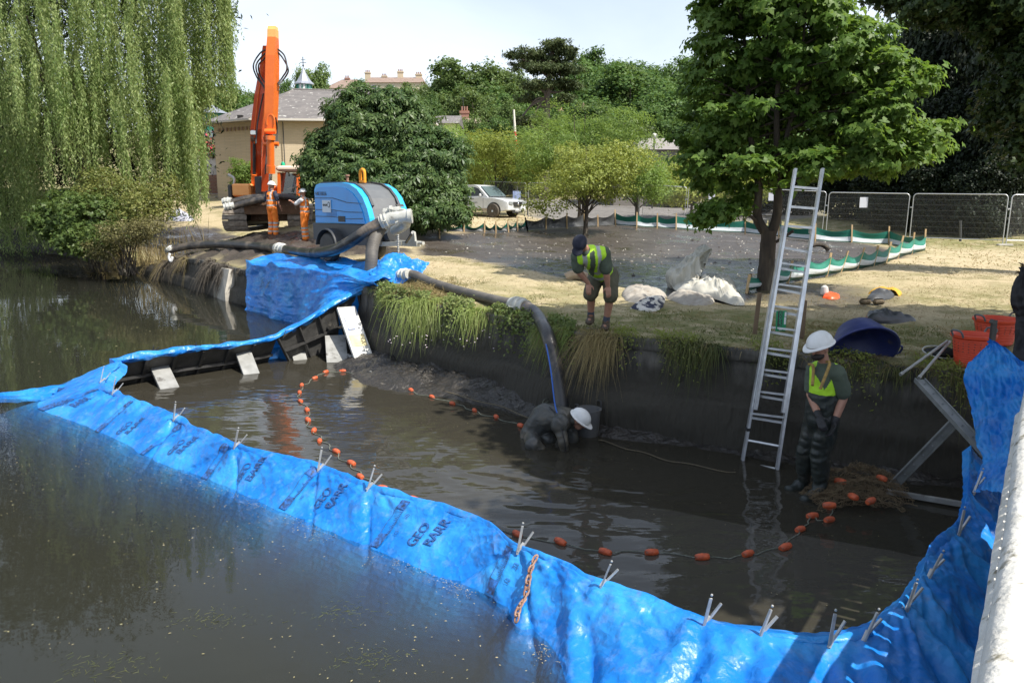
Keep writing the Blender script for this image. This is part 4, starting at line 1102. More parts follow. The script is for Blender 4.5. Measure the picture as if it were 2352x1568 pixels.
# ---- horse chestnut behind the pump trailer
cp0 = Vector((-3.9, 27.5, 0)); cz = g(cp0.x, cp0.y)
cbq = lambda u, v, y, rx, ry, rz: blob(u, v, y + 2, rx * 1.08, ry, rz * 1.06, (cp0.x, cp0.y, cz))
cb = [cbq(875, 300, 25, 1.7, 1.6, 1.3), cbq(880, 268, 25.2, 1.1, 1.1, .70), cbq(803, 370, 24.5, 1.35, 1.4, 1.0), cbq(960, 370, 24.6, 1.5, 1.4, 1.1), cbq(870, 420, 24.2, 2.2, 1.7, 1.0), cbq(992, 455, 24, .95, 1.0, .7),
      cbq(766, 385, 24.8, .6, .9, .6), cbq(960, 485, 23.8, 1.2, 1.0, .5), cbq(1048, 492, 24, .42, .5, .26), cbq(768, 330, 25, .75, .8, .5), cbq(732, 415, 25, .25, .5, .25)]
tree("horse_chestnut_tree", cp0.x, cp0.y, 4.6, cb, L_chest, M_bark, 1700, 22, .30, .19, PALM, seed=21, trunk_r=.22, shell=.72, flat=.5, limbs=14, label="dense rounded horse chestnut with dark drooping leaves behind the blue pump trailer", jitter=.35)

# ---- small trees around the car park
def small(name, u, v, y, h, w, lm, n_cl, per, size, seed, label, group=None, templ=LEAF, tr=.09, zc=.62, flatc=.8, z0=None, limbs=10, shell=.35, stems=1, cat='tree', cl=.28):
    p = GP(u, v) if y is None else AY(u, v, y); z = g(p.x, p.y)
    r_ = np.random.default_rng(seed); b = [(0, 0, h * zc, w * .42, w * .42, h * .32 * flatc)]
    for k in range(7):
        a = r_.uniform(0, 6.28); q = r_.uniform(.2, .42) * w; b.append((q * math.cos(a), q * math.sin(a), h * r_.uniform(zc - .22, zc + .22), w * .26, w * .26, h * .17))
    return tree(name, p.x, p.y, h, b, lm, M_bark, n_cl, per, cl, size, templ, seed=seed, trunk_r=tr, limbs=limbs, shell=shell, label=label, group=group, stems=stems, cat=cat)
small("hawthorn_tree", 1345, 530, 29.5, 3.6, 4.1, L_haw, 520, 34, .085, 31, "small yellow green hawthorn with a flat crown growing out of the mud lagoon", tr=.09, zc=.56, flatc=.75, limbs=16)
small("cherry_tree", 1330, 505, 37, 5.6, 5.8, L_cher, 560, 40, .15, 32, "bushy green cherry tree behind the yellow hawthorn", templ=NARROW, stems=2, cl=.4)
small("cherry_tree", 1460, 505, 39, 4.8, 4.0, L_cher, 380, 36, .15, 33, "narrower cherry tree to the right of the bushy cherry, below the grey roof", templ=NARROW, cl=.4)
small("weeping_cherry_tree", 1140, 452, 47, 5.0, 4.6, L_lime, 420, 40, .17, 34, "pale lime green weeping cherry above the silver pickup", templ=NARROW, cl=.45)
small("cherry_tree", 1060, 455, 52, 5.6, 4.2, L_cher, 380, 36, .17, 35, "loose green tree between the chestnut and the weeping cherry", templ=NARROW, cl=.5)
small("cherry_tree", 1590, 470, 46, 4.4, 4.6, L_haw, 420, 34, .17, 36, "yellowing bush of a tree behind the fence under the left side of the sycamore", zc=.5, cl=.5)
small("cherry_tree", 1690, 470, 50, 4.4, 5.0, L_lime, 420, 34, .18, 37, "pale leaved small tree seen under the sycamore crown beyond the fence", zc=.5, cl=.5)
small("maple_tree", 1452, 430, 66, 6.6, 4.4, leafmat("pale_green_leaf", (.075, .115, .04), (.13, .17, .06), .3), 300, 40, .24, 38, "round bright green tree behind the grey roofed shed", zc=.68, cl=.6)
small("shrub", 572, 448, 48, 3.0, 1.9, L_cher, 200, 30, .12, 39, "slim leafy shrub against the white painted wall left of the excavator", zc=.55, cat='shrub', cl=.3)

# ---- woodland behind: four kinds of crown shared by many individuals
def bg_proto(seed, lm, dens=1.0, col=None):
    r_ = np.random.default_rng(seed); b = [(0, 0, .56, .33, .33, .34), (0, 0, .2, .3, .3, .2)]
    for k in range(11):
        a = r_.uniform(0, 6.28); q = r_.uniform(.12, .30); b.append((q * math.cos(a), q * math.sin(a), r_.uniform(.14, .84), r_.uniform(.12, .2), r_.uniform(.12, .2), r_.uniform(.10, .16)))
    P, up, cc = crown_points(r_, b, int(520 * dens), 44, .06, .6, .7)
    cr_ = leaves("crown", P, up, .030, LEAF, r_, .6); cr_.materials.append(lm)
    mb = MB(); mb.tube([(0, 0, -.03), (.01, 0, .3), (0, .01, .7)], [.028, .02, .006], 7)
    for i in r_.choice(len(cc), 8, replace=False): mb.tube(catmull([(0, 0, .3), Vector(cc[i]) * .6 + Vector((0, 0, .1)), Vector(cc[i])], 3), list(np.linspace(.012, .003, 7)), 5)
    tm = mb.mesh("trunk"); tm.materials.append(M_bark)
    return cr_, tm
protos = [bg_proto(51, L_bg), bg_proto(52, L_bg), bg_proto(53, L_bg2), bg_proto(54, L_bg2), bg_proto(55, L_bg)]
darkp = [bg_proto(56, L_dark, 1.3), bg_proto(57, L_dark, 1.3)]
WOODS = []
def bgtree(u, vtop, y, wpx, k, label, group="woodland trees on the slope behind the park", dark=False, vb=None, hmax=None, name="woodland_tree", rz=None):
    top = AY(u, vtop, y); z = g(top.x, y)
    h = top.z - z; w = wpx / FP * y * 1.0
    cm, tm = (darkp if dark else protos)[k % (2 if dark else 5)]
    t = empty(name, (top.x, y, z), label=label, cat="tree", group=group)
    for nm, me_ in (("crown", cm), ("trunk", tm)):
        o = bpy.data.objects.new(nm, me_); COL.objects.link(o); o.parent = t
        o.scale = (w / .82, w / .82, h / .96) if nm == "crown" else (w, w, h / .96)
        o.rotation_euler = (0, 0, (u * .37) % 6.28)
    return t
BG = [ # u, vtop, Y, width px, kind, label
 (470, 190, 95, 110, 3, "woodland tree showing just right of the willow tip strands"), (535, 200, 100, 110, 0, "dark hedge tree behind the left end of the brick hall"), (595, 205, 105, 90, 2, "tree between the dark hedge tree and the excavator boom"), (430, 195, 90, 110, 1, "tree half hidden behind the willow curtain"),
 (712, 152, 125, 62, 3, "rounded olive tree right behind the lead cupola"), (672, 188, 120, 50, 0, "small tree left of the lead cupola"),
 (812, 186, 120, 62, 0, "tree in front of the left end of the hilltop terrace"), (880, 208, 110, 50, 1, "low tree under the middle of the hilltop terrace"), (962, 190, 120, 60, 2, "tree at the right end of the hilltop terrace"),
 (905, 222, 95, 60, 0, "tree just above the chestnut crown"), (1012, 172, 135, 46, 4, "slim pale poplar like tree on the skyline right of the terrace"), (1005, 215, 105, 90, 3, "lower tree between the chestnut and the large rounded tree"),
 (1075, 138, 115, 130, 3, "large rounded olive green tree left of the pine"), (1155, 158, 120, 100, 3, "broad tree filling the gap left of the pine trunk"), (1100, 205, 95, 110, 2, "tree in front of the large rounded olive tree"), (1175, 215, 90, 100, 0, "dark tree low behind the striped pole"),
 (1060, 268, 78, 70, 2, "lower green tree right of the chestnut crown"), (1120, 270, 76, 80, 0, "green tree behind the small brick chimney"), (1200, 260, 78, 100, 1, "deep green tree at the foot of the pine, on its left"),
 (1290, 180, 110, 100, 0, "tree directly behind the pine"), (1345, 130, 120, 110, 1, "dark tree on the skyline right of the pine"), (1400, 116, 125, 110, 0, "tallest tree on the skyline between the pine and the sycamore"), (1470, 124, 125, 120, 4, "wide tree on the skyline left of the sycamore"), (1545, 130, 120, 120, 0, "skyline tree partly behind the sycamore on its left"),
 (1450, 150, 105, 170, 1, "massive rounded tree in the middle of the slope"), (1350, 205, 95, 120, 4, "tree below the dark skyline tree, right of the pine trunk"), (1530, 190, 95, 140, 1, "tree touching the left edge of the sycamore crown"), (1400, 250, 84, 120, 0, "mid slope tree between the oast roofs and the bright round tree"), (1300, 262, 80, 110, 4, "tree behind the bushy cherry"),
 (1535, 255, 78, 130, 0, "dark tree above the right end of the grey roof"), (1240, 290, 72, 90, 0, "low tree hiding the foot of the pine trunk"),
 (1640, 120, 115, 150, 1, "woodland tree seen through the left half of the sycamore"), (1760, 110, 115, 160, 0, "woodland tree behind the middle of the sycamore"), (1880, 100, 115, 160, 1, "woodland tree behind the right half of the sycamore"), (1960, 70, 110, 110, 4, "skyline tree in the notch right of the sycamore"), (2050, 42, 100, 120, 0, "skyline tree left of the dark evergreens"), (2140, 60, 100, 130, 1, "skyline tree rising over the dark evergreens"),
 (1660, 230, 75, 150, 0, "shadowy tree behind the sycamore on its lower left"), (1800, 250, 70, 150, 1, "shadowy tree behind the sycamore trunk"), (1930, 200, 70, 150, 4, "tree behind the lower right of the sycamore"), (2060, 150, 66, 150, 0, "tall leafy tree just right of the sycamore crown")]
BG += [(u_, v_, y_, w_, k_, "understorey tree in the %s row, %s" % (rw, ds)) for u_, v_, y_, w_, k_, rw, ds in [(1035, 190, 112, 80, 0, "rear", "just right of the chestnut top"), (1125, 178, 112, 90, 1, "rear", "right of the large rounded olive tree"), (1225, 185, 112, 90, 3, "rear", "touching the left of the pine crown"), (1320, 165, 112, 90, 0, "rear", "touching the right of the pine crown"), (1430, 165, 112, 100, 2, "rear", "under the tallest skyline tree"), (1510, 160, 112, 90, 1, "rear", "left of the sycamore crown"),
  (1150, 240, 84, 80, 3, "front", "left of the striped pole"), (1270, 235, 84, 80, 1, "front", "around the pine trunk"), (1370, 235, 84, 80, 2, "front", "beside the brown pyramid roof"), (1480, 232, 84, 80, 0, "front", "above the shed roof"), (985, 212, 92, 60, 1, "front", "at the right shoulder of the chestnut")]]
for i, (u, v, y, w, k, lb) in enumerate(BG):
    bgtree(u, v, y, w * 1.5, k, lb)
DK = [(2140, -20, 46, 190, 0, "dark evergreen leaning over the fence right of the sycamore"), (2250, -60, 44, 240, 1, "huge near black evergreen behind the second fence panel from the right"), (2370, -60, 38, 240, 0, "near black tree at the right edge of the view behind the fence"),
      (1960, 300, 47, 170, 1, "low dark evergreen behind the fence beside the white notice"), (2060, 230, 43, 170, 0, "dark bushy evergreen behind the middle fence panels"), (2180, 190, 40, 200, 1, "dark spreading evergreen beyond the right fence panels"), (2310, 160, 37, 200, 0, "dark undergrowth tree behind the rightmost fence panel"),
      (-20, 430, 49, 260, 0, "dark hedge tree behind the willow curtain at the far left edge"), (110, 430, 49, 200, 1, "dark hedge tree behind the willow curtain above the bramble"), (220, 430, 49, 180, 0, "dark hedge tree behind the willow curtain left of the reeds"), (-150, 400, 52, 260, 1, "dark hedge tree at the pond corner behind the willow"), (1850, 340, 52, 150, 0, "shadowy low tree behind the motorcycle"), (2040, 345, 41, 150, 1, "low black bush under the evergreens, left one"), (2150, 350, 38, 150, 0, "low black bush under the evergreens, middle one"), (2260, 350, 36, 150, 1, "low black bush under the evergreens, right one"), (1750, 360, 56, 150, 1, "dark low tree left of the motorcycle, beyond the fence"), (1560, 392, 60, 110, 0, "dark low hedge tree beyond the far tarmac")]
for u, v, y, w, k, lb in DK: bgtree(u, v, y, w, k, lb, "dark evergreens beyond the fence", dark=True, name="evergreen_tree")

# ---- overhanging leafy branches top right (a big tree rooted right of the view)
small_b = []
bx, by = 15.0, 17.5
bz = g(bx, by)
ob = [blob(u, v, y, rx, ry, rz, (bx, by, bz)) for u, v, y, rx, ry, rz in [(2160, 10, 19, 1.1, 1.2, .45), (2240, -40, 19, 1.4, 1.4, .7), (2090, -35, 19.5, .9, 1.0, .45), (2310, 20, 18.5, .8, 1.0, .6), (2310, 100, 19, .45, .6, .4), (2340, 200, 18.5, .4, .6, .5), (2290, 260, 19, .4, .6, .4), (2340, 330, 18, .35, .4, .5), (2420, 0, 18, 1.6, 1.6, 1.5), (2420, 200, 18, 1.2, 1.2, 1.2)]]
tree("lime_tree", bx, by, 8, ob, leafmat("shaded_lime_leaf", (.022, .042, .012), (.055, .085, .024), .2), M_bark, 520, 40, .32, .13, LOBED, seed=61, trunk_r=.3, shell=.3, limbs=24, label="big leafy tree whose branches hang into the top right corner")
# ---- tree standing beyond the bridge that shades the near bank (outside the frame)
tree("ash_tree", 9.6, 6.2, 8.2, [(-3.6, 3.5, 6.5, 2.2, 1.3, .75), (-2.2, 3.3, 6.6, 2.7, 1.6, .85), (.5, 3.0, 6.5, 2.6, 1.8, 1.1), (-2.6, 1.6, 6.2, 2.7, 1.5, 1.0), (2.0, 1.5, 6.3, 2, 1.8, 1.2), (-2.3, -.3, 6.0, 2.4, 1.9, 1.1), (-3.6, -1.7, 6.0, 1.5, 1.2, .8), (-.2, -.2, 6.6, 2.2, 1.9, 1.2)], L_syc, M_bark, 2300, 46, .40, .18, LOBED, seed=62, trunk_r=.26, shell=.1, limbs=20,
     label="leafy tree beyond the bridge shading the near bank")

# ---- tall pine
pp = GP(1256, 395); px, py = AY(1256, 395, 68).x, 68.0; pz = g(px, py)
r = np.random.default_rng(71)
pine = empty("pine_tree", (px, py, pz), label="tall pine with a bare grey trunk and a layered dark crown above the cherries", cat="tree")
def pv(u, v, dy=0): p = AY(u, v, py + dy); return Vector((p.x - px, p.y - py, p.z - pz))
pads = [(1275, 105, 0, 1.5, .75), (1215, 122, -1, 1.5, .6), (1180, 128, 0, .7, .35), (1260, 135, 1, 2.3, .7), (1300, 120, 0, 1.2, .6), (1240, 155, -1, 2.0, .55), (1300, 160, 0, 1.6, .6), (1200, 150, 1, 1.1, .4), (1275, 190, 0, 1.7, .7), (1235, 195, -1.2, 1.4, .6), (1310, 200, .5, 1.0, .6), (1215, 225, 0, 1.2, .5), (1300, 225, -.5, .9, .6), (1225, 270, -1, 1.2, .4), (1205, 280, 0, 1.0, .4), (1270, 98, 0, .6, .7)]
bl = []
for u, v, dy, rx, rz in pads: q = pv(u, v, dy); bl.append((q.x, q.y, q.z, rx, rx * 1.1, rz * .62))
P, up, cc = crown_points(r, bl, 430, 46, .36, .15, .32)
link("crown", leaves("crown", P, up, .30, NARROW, r, .8), pine, L_pine)
mb = MB(); tp_ = catmull([pv(1253, 395) , pv(1252, 330), pv(1255, 260), pv(1258, 200), pv(1266, 140), pv(1272, 100)], 5)
tp_[0].z = -.1
mb.tube(tp_, list(np.linspace(.42, .12, len(tp_))), 10)
for u, v, dy, rx, rz in pads:
    e = pv(u, v, dy); s = min(tp_, key=lambda p: abs(p.z - e.z + .6)); mb.tube(catmull([s, s.lerp(e, .5) + Vector((0, 0, -.2)), e], 4), list(np.linspace(.13, .03, 9)), 6)
for u, v in ((1205, 262), (1175, 300), (1215, 300), (1190, 285), (1290, 300)):
    e = pv(u, v, -1); s = pv(1255, 225 if u < 1250 else 275); mb.tube(catmull([s, s.lerp(e, .5) + Vector((0, 0, .5)), e], 4), list(np.linspace(.10, .02, 9)), 6)
mb.obj("trunk", M_pinebark, pine, smooth=True)

# ---- weeping willow
wx, wy = -21.5, 40.5; wz = g(wx, wy)
will = empty("weeping_willow", (wx, wy, wz), label="huge weeping willow trailing its curtains of leaves into the pond at the left", cat="tree")
r = np.random.default_rng(81)
mb = MB(); tk = [(0, 0, -.2), (.2, 0, 2), (.5, -.2, 5), (.2, 0, 8)]
mb.tube(catmull(tk, 5), list(np.linspace(.65, .35, 16)), 12)
curt = []
C_, D_, Ln = [], [], []
stc = [] 
def curtain(u, v0, v1, y, wpx, n, jl=.35, sl_=0.0):
    """hanging bundle: top at (u,v0), tips near v1"""
    for k in range(n):
        uu = u + r.normal(0, wpx * .5); yy = y + r.normal(0, .5)
        a = AY(uu, v0 + r.normal(0, 14), yy); L_ = (AY(u, v0, y).z - AY(u, v1, y).z) * (1 - abs(r.normal(0, jl)) * .6)
        stc.append((a.x, a.y, a.z, max(L_, .6), sl_ + r.normal(0, .03), r.random() * 6.28))
# outer curtains by image column: tips of the hanging foliage
tips = [(-60, 590), (-20, 590), (20, 575), (60, 575), (100, 440), (140, 450), (180, 420), (215, 440), (250, 460), (290, 430), (320, 440), (350, 430), (375, 440), (395, 470), (415, 495), (430, 490)]
for u in np.arange(-70, 440, 17):
    vt = np.interp(u, [a for a, b in tips], [b for a, b in tips])
    for row in range(5):
        if r.random() < .12: continue
        v0 = [-230, -120, 0, 110, 220][row] + r.uniform(-75, 75); v1 = min(vt + r.uniform(-25, 10), [60, 190, 320, 430, 600][row] + r.uniform(-110, 90))
        if v1 - v0 < 60: continue
        y = [39, 37.5, 36.3, 35.3, 34.8][row] + r.uniform(-1.5, 1.5) + max(0, (90 - u)) * .012
        if u > 330: y += 1.0
        curtain(u + r.uniform(-13, 13), v0, v1, y, r.uniform(4, 14), int(r.uniform(9, 22)), .5, r.normal(0, .07))
for (u, v0, v1, y, w, n) in [(425, 250, 490, 36, 10, 60), (400, 120, 470, 36.5, 14, 60), (445, -80, 300, 37, 18, 60), (470, -120, 240, 37, 16, 60), (495, -150, 220, 37, 14, 50), (515, -60, 245, 37.5, 7, 46), (508, -160, 120, 37.5, 14, 50), (385, -100, 300, 36, 22, 70), (450, 150, 330, 37, 9, 26), (465, 330, 470, 36.2, 5, 22), (455, 260, 420, 36.2, 6, 22), (522, 40, 230, 37.5, 4, 14), (445, 400, 500, 36, 5, 14), (20, 200, 585, 39.5, 20, 60), (-20, 200, 590, 40, 20, 50), (60, 250, 575, 39, 14, 40)]:
    curtain(u, v0, v1, y, w, n, .25)
S = np.array(stc); n_l = np.clip((S[:, 3] / .075).astype(int), 8, 90)
I = np.repeat(np.arange(len(S)), n_l); t = np.concatenate([np.linspace(0, 1, k) for k in n_l]); d = t * S[I, 3]
ph = S[I, 5]
X = S[I, 0] + S[I, 4] * d + .05 * np.sin(d * 1.8 + ph) + r.normal(0, .035, len(I)); Y = S[I, 1] + .05 * np.cos(d * 1.5 + ph) + r.normal(0, .035, len(I)); Z = S[I, 2] - d
ok = Z > np.where(Y > yw(X), gz(X, Y), 0) - .02
X, Y, Z = X[ok] - wx, Y[ok] - wy, Z[ok] - wz; n = len(X)
A = np.stack([r.normal(0, .55, n), r.normal(0, .55, n), -np.ones(n)], 1); A /= np.linalg.norm(A, axis=1)[:, None]
B = np.cross(A, r.normal(0, 1, (n, 3))); B /= np.linalg.norm(B, axis=1)[:, None]; Nn = np.cross(A, B)
s = r.uniform(.09, .21, n)[:, None]
link("crown", quads_mesh("crown", np.stack([X, Y, Z], 1), B * s, A * s, Nn * s, *NARROW), will, L_will)
print("willow leaves", n)
for k in range(26):
    a = k / 26 * 6.28; e = Vector((5.5 * math.cos(a) * (.5 + .5 * r.random()), 3.6 * math.sin(a) * (.5 + .5 * r.random()) - 1, r.uniform(5, 10)))
    mb.tube(catmull([Vector((.3, 0, r.uniform(3, 6))), e * .55 + Vector((0, 0, 1.5)), e], 5), list(np.linspace(.2, .03, 11)), 7)
mb.obj("trunk", M_bark, will, smooth=True)
# willow inner foliage and tall top, shade painted in by near-black leaves
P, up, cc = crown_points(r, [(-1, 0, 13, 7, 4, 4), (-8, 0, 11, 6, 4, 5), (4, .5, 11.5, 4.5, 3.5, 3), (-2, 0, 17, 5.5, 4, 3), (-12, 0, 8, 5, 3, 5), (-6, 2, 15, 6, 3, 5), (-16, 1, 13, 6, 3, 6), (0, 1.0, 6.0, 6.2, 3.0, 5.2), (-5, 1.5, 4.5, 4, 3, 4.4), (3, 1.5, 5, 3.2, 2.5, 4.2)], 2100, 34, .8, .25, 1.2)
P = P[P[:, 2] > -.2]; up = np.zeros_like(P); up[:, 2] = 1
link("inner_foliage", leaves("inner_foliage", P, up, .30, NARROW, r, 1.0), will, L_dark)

# ---- brambles and dry weeds on the left bank
def shrub(name, pts, lm, n_cl, per, cl, size, seed, label, templ=LEAF, cat='shrub'):
    r_ = np.random.default_rng(seed); o = pts[0]; bx_, by_ = o[0].x, o[0].y; bz_ = g(bx_, by_)
    bl_ = [(p.x - bx_, p.y - by_, p.z - bz_, rx, ry, rz) for p, rx, ry, rz in pts]
    t = empty(name, (bx_, by_, bz_), label=label, cat=cat)
    P, up, cc = crown_points(r_, bl_, n_cl, per, cl, .5, .7)
    link("foliage", leaves("foliage", P, up, size, templ, r_, .6), t, lm)
    mb = MB()
    for i in r_.choice(len(cc), 14, replace=False):
        e = Vector(cc[i]); mb.tube(catmull([Vector((r_.uniform(-.3, .3), r_.uniform(-.2, .2), -.2)), e * .5 + Vector((0, 0, .3)), e], 4), list(np.linspace(.02, .006, 9)), 5)
    mb.obj("stem", M_bark, t)
    return t
shrub("bramble_bush", [(AY(215, 500, 31), 1.5, 1.2, .9), (AY(150, 480, 32), 1.0, 1.0, .7), (AY(120, 510, 31.5), .8, .8, .7), (AY(185, 555, 30), .9, .8, .6), (AY(250, 540, 29), .8, .7, .5)], leafmat("bramble_leaf_green", (.07, .12, .03), (.13, .18, .05), .3), 420, 24, .25, .12, 91, "low green bramble bush spilling over the bank below the willow", LOBED)
shrub("bramble_bush", [(AY(270, 450, 32), 1.6, 1.0, .75), (AY(330, 480, 30), 1.1, .9, .7), (AY(230, 420, 33), 1.0, .8, .6), (AY(380, 440, 31), .6, .6, .7)], leafmat("dry_bramble_leaf", (.11, .145, .04), (.20, .205, .06), .3), 420, 26, .28, .10, 92, "taller reddish tinged bramble thicket in front of the willow")
shrub("bramble_bush", [(AY(290, 535, 28), 1.0, .7, .45), (AY(340, 520, 27.5), .7, .6, .3), (AY(240, 570, 28.5), .6, .5, .45)], leafmat("flowering_weed", (.11, .11, .035), (.22, .20, .09), .25), 260, 26, .22, .07, 93, "straggly pale weeds with tiny white flowers at the wall corner")
def blades(name, C, D, L_, W, droop, m, parent=None, **k):
    """curved strips. C base, D unit start direction"""
    n = len(C); r_ = rng; side = np.cross(D, r_.normal(0, 1, (n, 3))); side /= np.linalg.norm(side, axis=1)[:, None] + 1e-9
    L_ = np.broadcast_to(L_, n)[:, None]; W = np.broadcast_to(W, n)[:, None]; rows = []
    for t, w in ((0, 1), (.4, .85), (.75, .6), (1, .1)):
        p = C + D * L_ * t; p = p.copy(); p[:, 2] -= (droop * L_[:, 0]) * t * t
        rows += [p - side * W * w / 2, p + side * W * w / 2]
    Vv = np.stack(rows, 1).reshape(-1, 3); f = np.array([(0, 1, 3, 2), (2, 3, 5, 4), (4, 5, 7, 6)])
    return link(name, npmesh(name, Vv, (np.arange(n)[:, None, None] * 8 + f[None]).reshape(-1, 4)), parent, m, **k)
M_gdry = leafmat("dry_grass", (.34, .27, .13), (.20, .165, .07), .2, .7, .8, .2)
M_ggreen = leafmat("green_grass", (.075, .10, .028), (.15, .155, .05), .3, .6, .8, .3)
M_glush = leafmat("lush_weeds", (.16, .23, .05), (.26, .31, .10), .35, .5, .8, .3)
def scatter_band(n, x0, x1, t0, t1, pw=1.0):
    x = rng.uniform(x0, x1, n); t = t0 + (t1 - t0) * rng.random(n) ** pw; y = yw(x) + t
    return x, y, gz(x, y)
def dirs(n, base, spread):
    d = np.array(base)[None] + rng.normal(0, spread, (n, 3)); return d / np.linalg.norm(d, axis=1)[:, None]
def veg(x, y):
    P = np.array([tuple(p)[:2] for p in MUD2]); 
    return polydist(x, y, MUD2) < .1
# short turf over the near bank, green and dry
x, y, z = scatter_band(26000, -2.4, 8, -.05, 3.0, 1.4); k = fbm(x * .9, y * .9, 3) > .45
k &= (polydist(x, y, MUD1) < .1)
C = np.stack([x, y, z - .02], 1)
blades("grass", C[k], dirs(k.sum(), (0, 0, .55), .5), rng.uniform(.05, .13, k.sum()), .009, .5, M_ggreen, kind='stuff')
k = ~k & (polydist(x, y, MUD1) < .1)
blades("dry_grass", C[k], dirs(k.sum(), (0, 0, .35), .6), rng.uniform(.05, .16, k.sum()), .008, .5, M_gdry, kind='stuff')
x, y, z = scatter_band(30000, -4, 14, 1.2, 12, 1.0); k = (polydist(x, y, MUD1) < -.05) & (polydist(x, y, MUD2) < 0)
blades("cut_straw", np.stack([x, y, z], 1)[k], dirs(k.sum(), (0, 0, .22), .6), rng.uniform(.03, .08, k.sum()), .007, .3, M_gdry, kind='stuff')
# grass hanging over the wall edge
def fringe(name, x0, x1, n, L0, L1, m, w=.010, out=.16, lab=None, up=.5, sp=.3):
    x = rng.uniform(x0, x1, n); c = vnoise(x * 3.3, x * 0 + x0); x = x[c > .40]; n = len(x)
    t = rng.uniform(-.05, .28, n); y = yw(x) + t; z = gz(x, y)
    dyx = (yw(x + .05) - yw(x - .05)) / .1; nx = dyx; ny = -np.ones(n); q = np.hypot(nx, ny)
    D = np.stack([nx / q, ny / q, np.full(n, up)], 1) + rng.normal(0, sp * 1.7, (n, 3)); D /= np.linalg.norm(D, axis=1)[:, None]
    L_ = rng.uniform(L0, L1, n) * (.12 + 1.15 * vnoise(x * 3.7, x * 0 + 3) ** 1.6)
    return blades(name, np.stack([x, y, z - .02], 1), D, L_, w, 1.15, m, kind='stuff')
fringe("hanging_grass", -2.9, 0.9, 5200, .2, .55, M_glush, .009)
fringe("hanging_grass", -2.6, 3.0, 2600, .15, .5, M_gdry, .007)
fringe("hanging_grass", .75, 1.5, 1100, .5, .95, M_gdry, .007, up=.35)
fringe("hanging_grass", 1.5, 6.5, 4500, .15, .5, M_ggreen, .009)
fringe("hanging_grass", 2.2, 3.5, 1400, .4, .9, M_ggreen, .009)
fringe("hanging_grass", 2.5, 6.5, 2200, .1, .4, M_gdry, .007)
fringe("hanging_grass", -14, -8.5, 3600, .2, .8, mat("muddy_roots", (.075, .06, .045), (.13, .11, .08), 12, .8, isl=.3), .014, up=.2)
fringe("hanging_grass", -20, -10.5, 4200, .25, .9, M_gdry, .014, up=.3)
fringe("hanging_roots", -9.5, -6.2, 7000, .25, .75, mat("muddy_root_mat", (.045, .038, .03), (.10, .085, .065), 12, .75, isl=.45), .016, up=-.1)
fringe("hanging_roots", -6.6, -5.6, 1200, .25, .6, mat("muddy_root_mat2", (.045, .038, .03), (.10, .085, .065), 12, .75, isl=.45), .016, up=-.1)
x = rng.uniform(-2.7, .9, 5200); x = x[vnoise(x * 2.2, x * 0 + 40) > .33]; t = rng.normal(.0, .22, len(x)); y = yw(x) + np.maximum(t, -.30); z = gz(x, y) + .05 - np.clip(-t, 0, .3) * rng.uniform(.3, 2.2, len(x)) + rng.uniform(0, .08, len(x))
link("bank_weeds", leaves("bank_weeds", np.stack([x, y, z], 1), np.tile([0, -.5, .8], (len(x), 1)), .055, LEAF, rng, .6), None, leafmat("bank_weed_leaf", (.13, .19, .05), (.26, .30, .11), .3), kind='stuff')
x = rng.uniform(1.4, 7, 5200); x = x[vnoise(x * 2.2, x * 0 + 50) > .42]; t = rng.normal(.02, .2, len(x)); y = yw(x) + np.maximum(t, -.28); z = gz(x, y) + .03 - np.clip(-t, 0, .3) * rng.uniform(.3, 2.0, len(x)) + rng.uniform(0, .07, len(x))
link("bank_weeds", leaves("bank_weeds", np.stack([x, y, z], 1), np.tile([0, -.5, .8], (len(x), 1)), .05, NARROW, rng, .6), None, L_haw, kind='stuff')
# pale daisies on long stalks
def spray(c, n, L0, L1, name, lab):
    t = empty(name, c, label=lab, cat="plant")
    b = np.zeros((n, 3)); b[:, 0] = rng.normal(0, .28, n); b[:, 1] = rng.normal(0, .10, n); b[:, 2] = rng.normal(0, .03, n)
    D = np.stack([rng.normal(-.1, .35, n), np.full(n, -.75), rng.normal(.45, .2, n)], 1); D /= np.linalg.norm(D, axis=1)[:, None]
    L_ = rng.uniform(L0, L1, n); blades("stalk", b, D, L_, .012, 1.35, M_glush, t)
    tip = b + D * L_[:, None]; tip[:, 2] -= 1.35 * L_; k = rng.random(n) > .93; tip = tip[k] - D[k] * .0
    mb = MB()
    for q in tip[:26]: mb.ball(q, .013, 6, 4, (1, 1, .6))
    mb.obj("flower_head", mat("pale_pink_petal", (.75, .62, .68), None, rough=.6), t, kind="stuff")
p = GP(975, 715); spray((p.x, float(yw(p.x)) + .12, g(p.x, p.y) + .05), 420, .45, .85, "daisy_clump", "pale green clump of daisies drooping over the wall beside the barrier end")
p = GP(1110, 735); spray((p.x + .1, float(yw(p.x)) + .10, g(p.x, p.y) + .03), 220, .3, .55, "daisy_clump", "smaller clump of trailing daisies left of the black hose")
# reeds and dry stalks at the left
n = 240; c = AY(350, 490, 30); x = c.x + rng.normal(0, .9, n); y = c.y + rng.normal(0, .6, n)
blades("dry_reeds", np.stack([x, y, gz(x, y)], 1), dirs(n, (0, 0, 1), .22), rng.uniform(.6, 1.7, n), .02, .15, M_gdry, kind='stuff')
# mown hay heap near the hose end
x = rng.normal(-1.9, .55, 5200); y = rng.normal(15.0, .7, 5200); k = y > yw(x) - .05; x = x[k]; y = y[k]
z = gz(x, y) + .20 * np.exp(-((x + 1.9) / .5) ** 2 - ((y - 15.0) / .6) ** 2) * rng.random(len(x))
blades("cut_hay", np.stack([x, y, z], 1), dirs(len(x), (0, 0, .1), .6), rng.uniform(.08, .22, len(x)), .008, .3, M_gdry, kind='stuff')
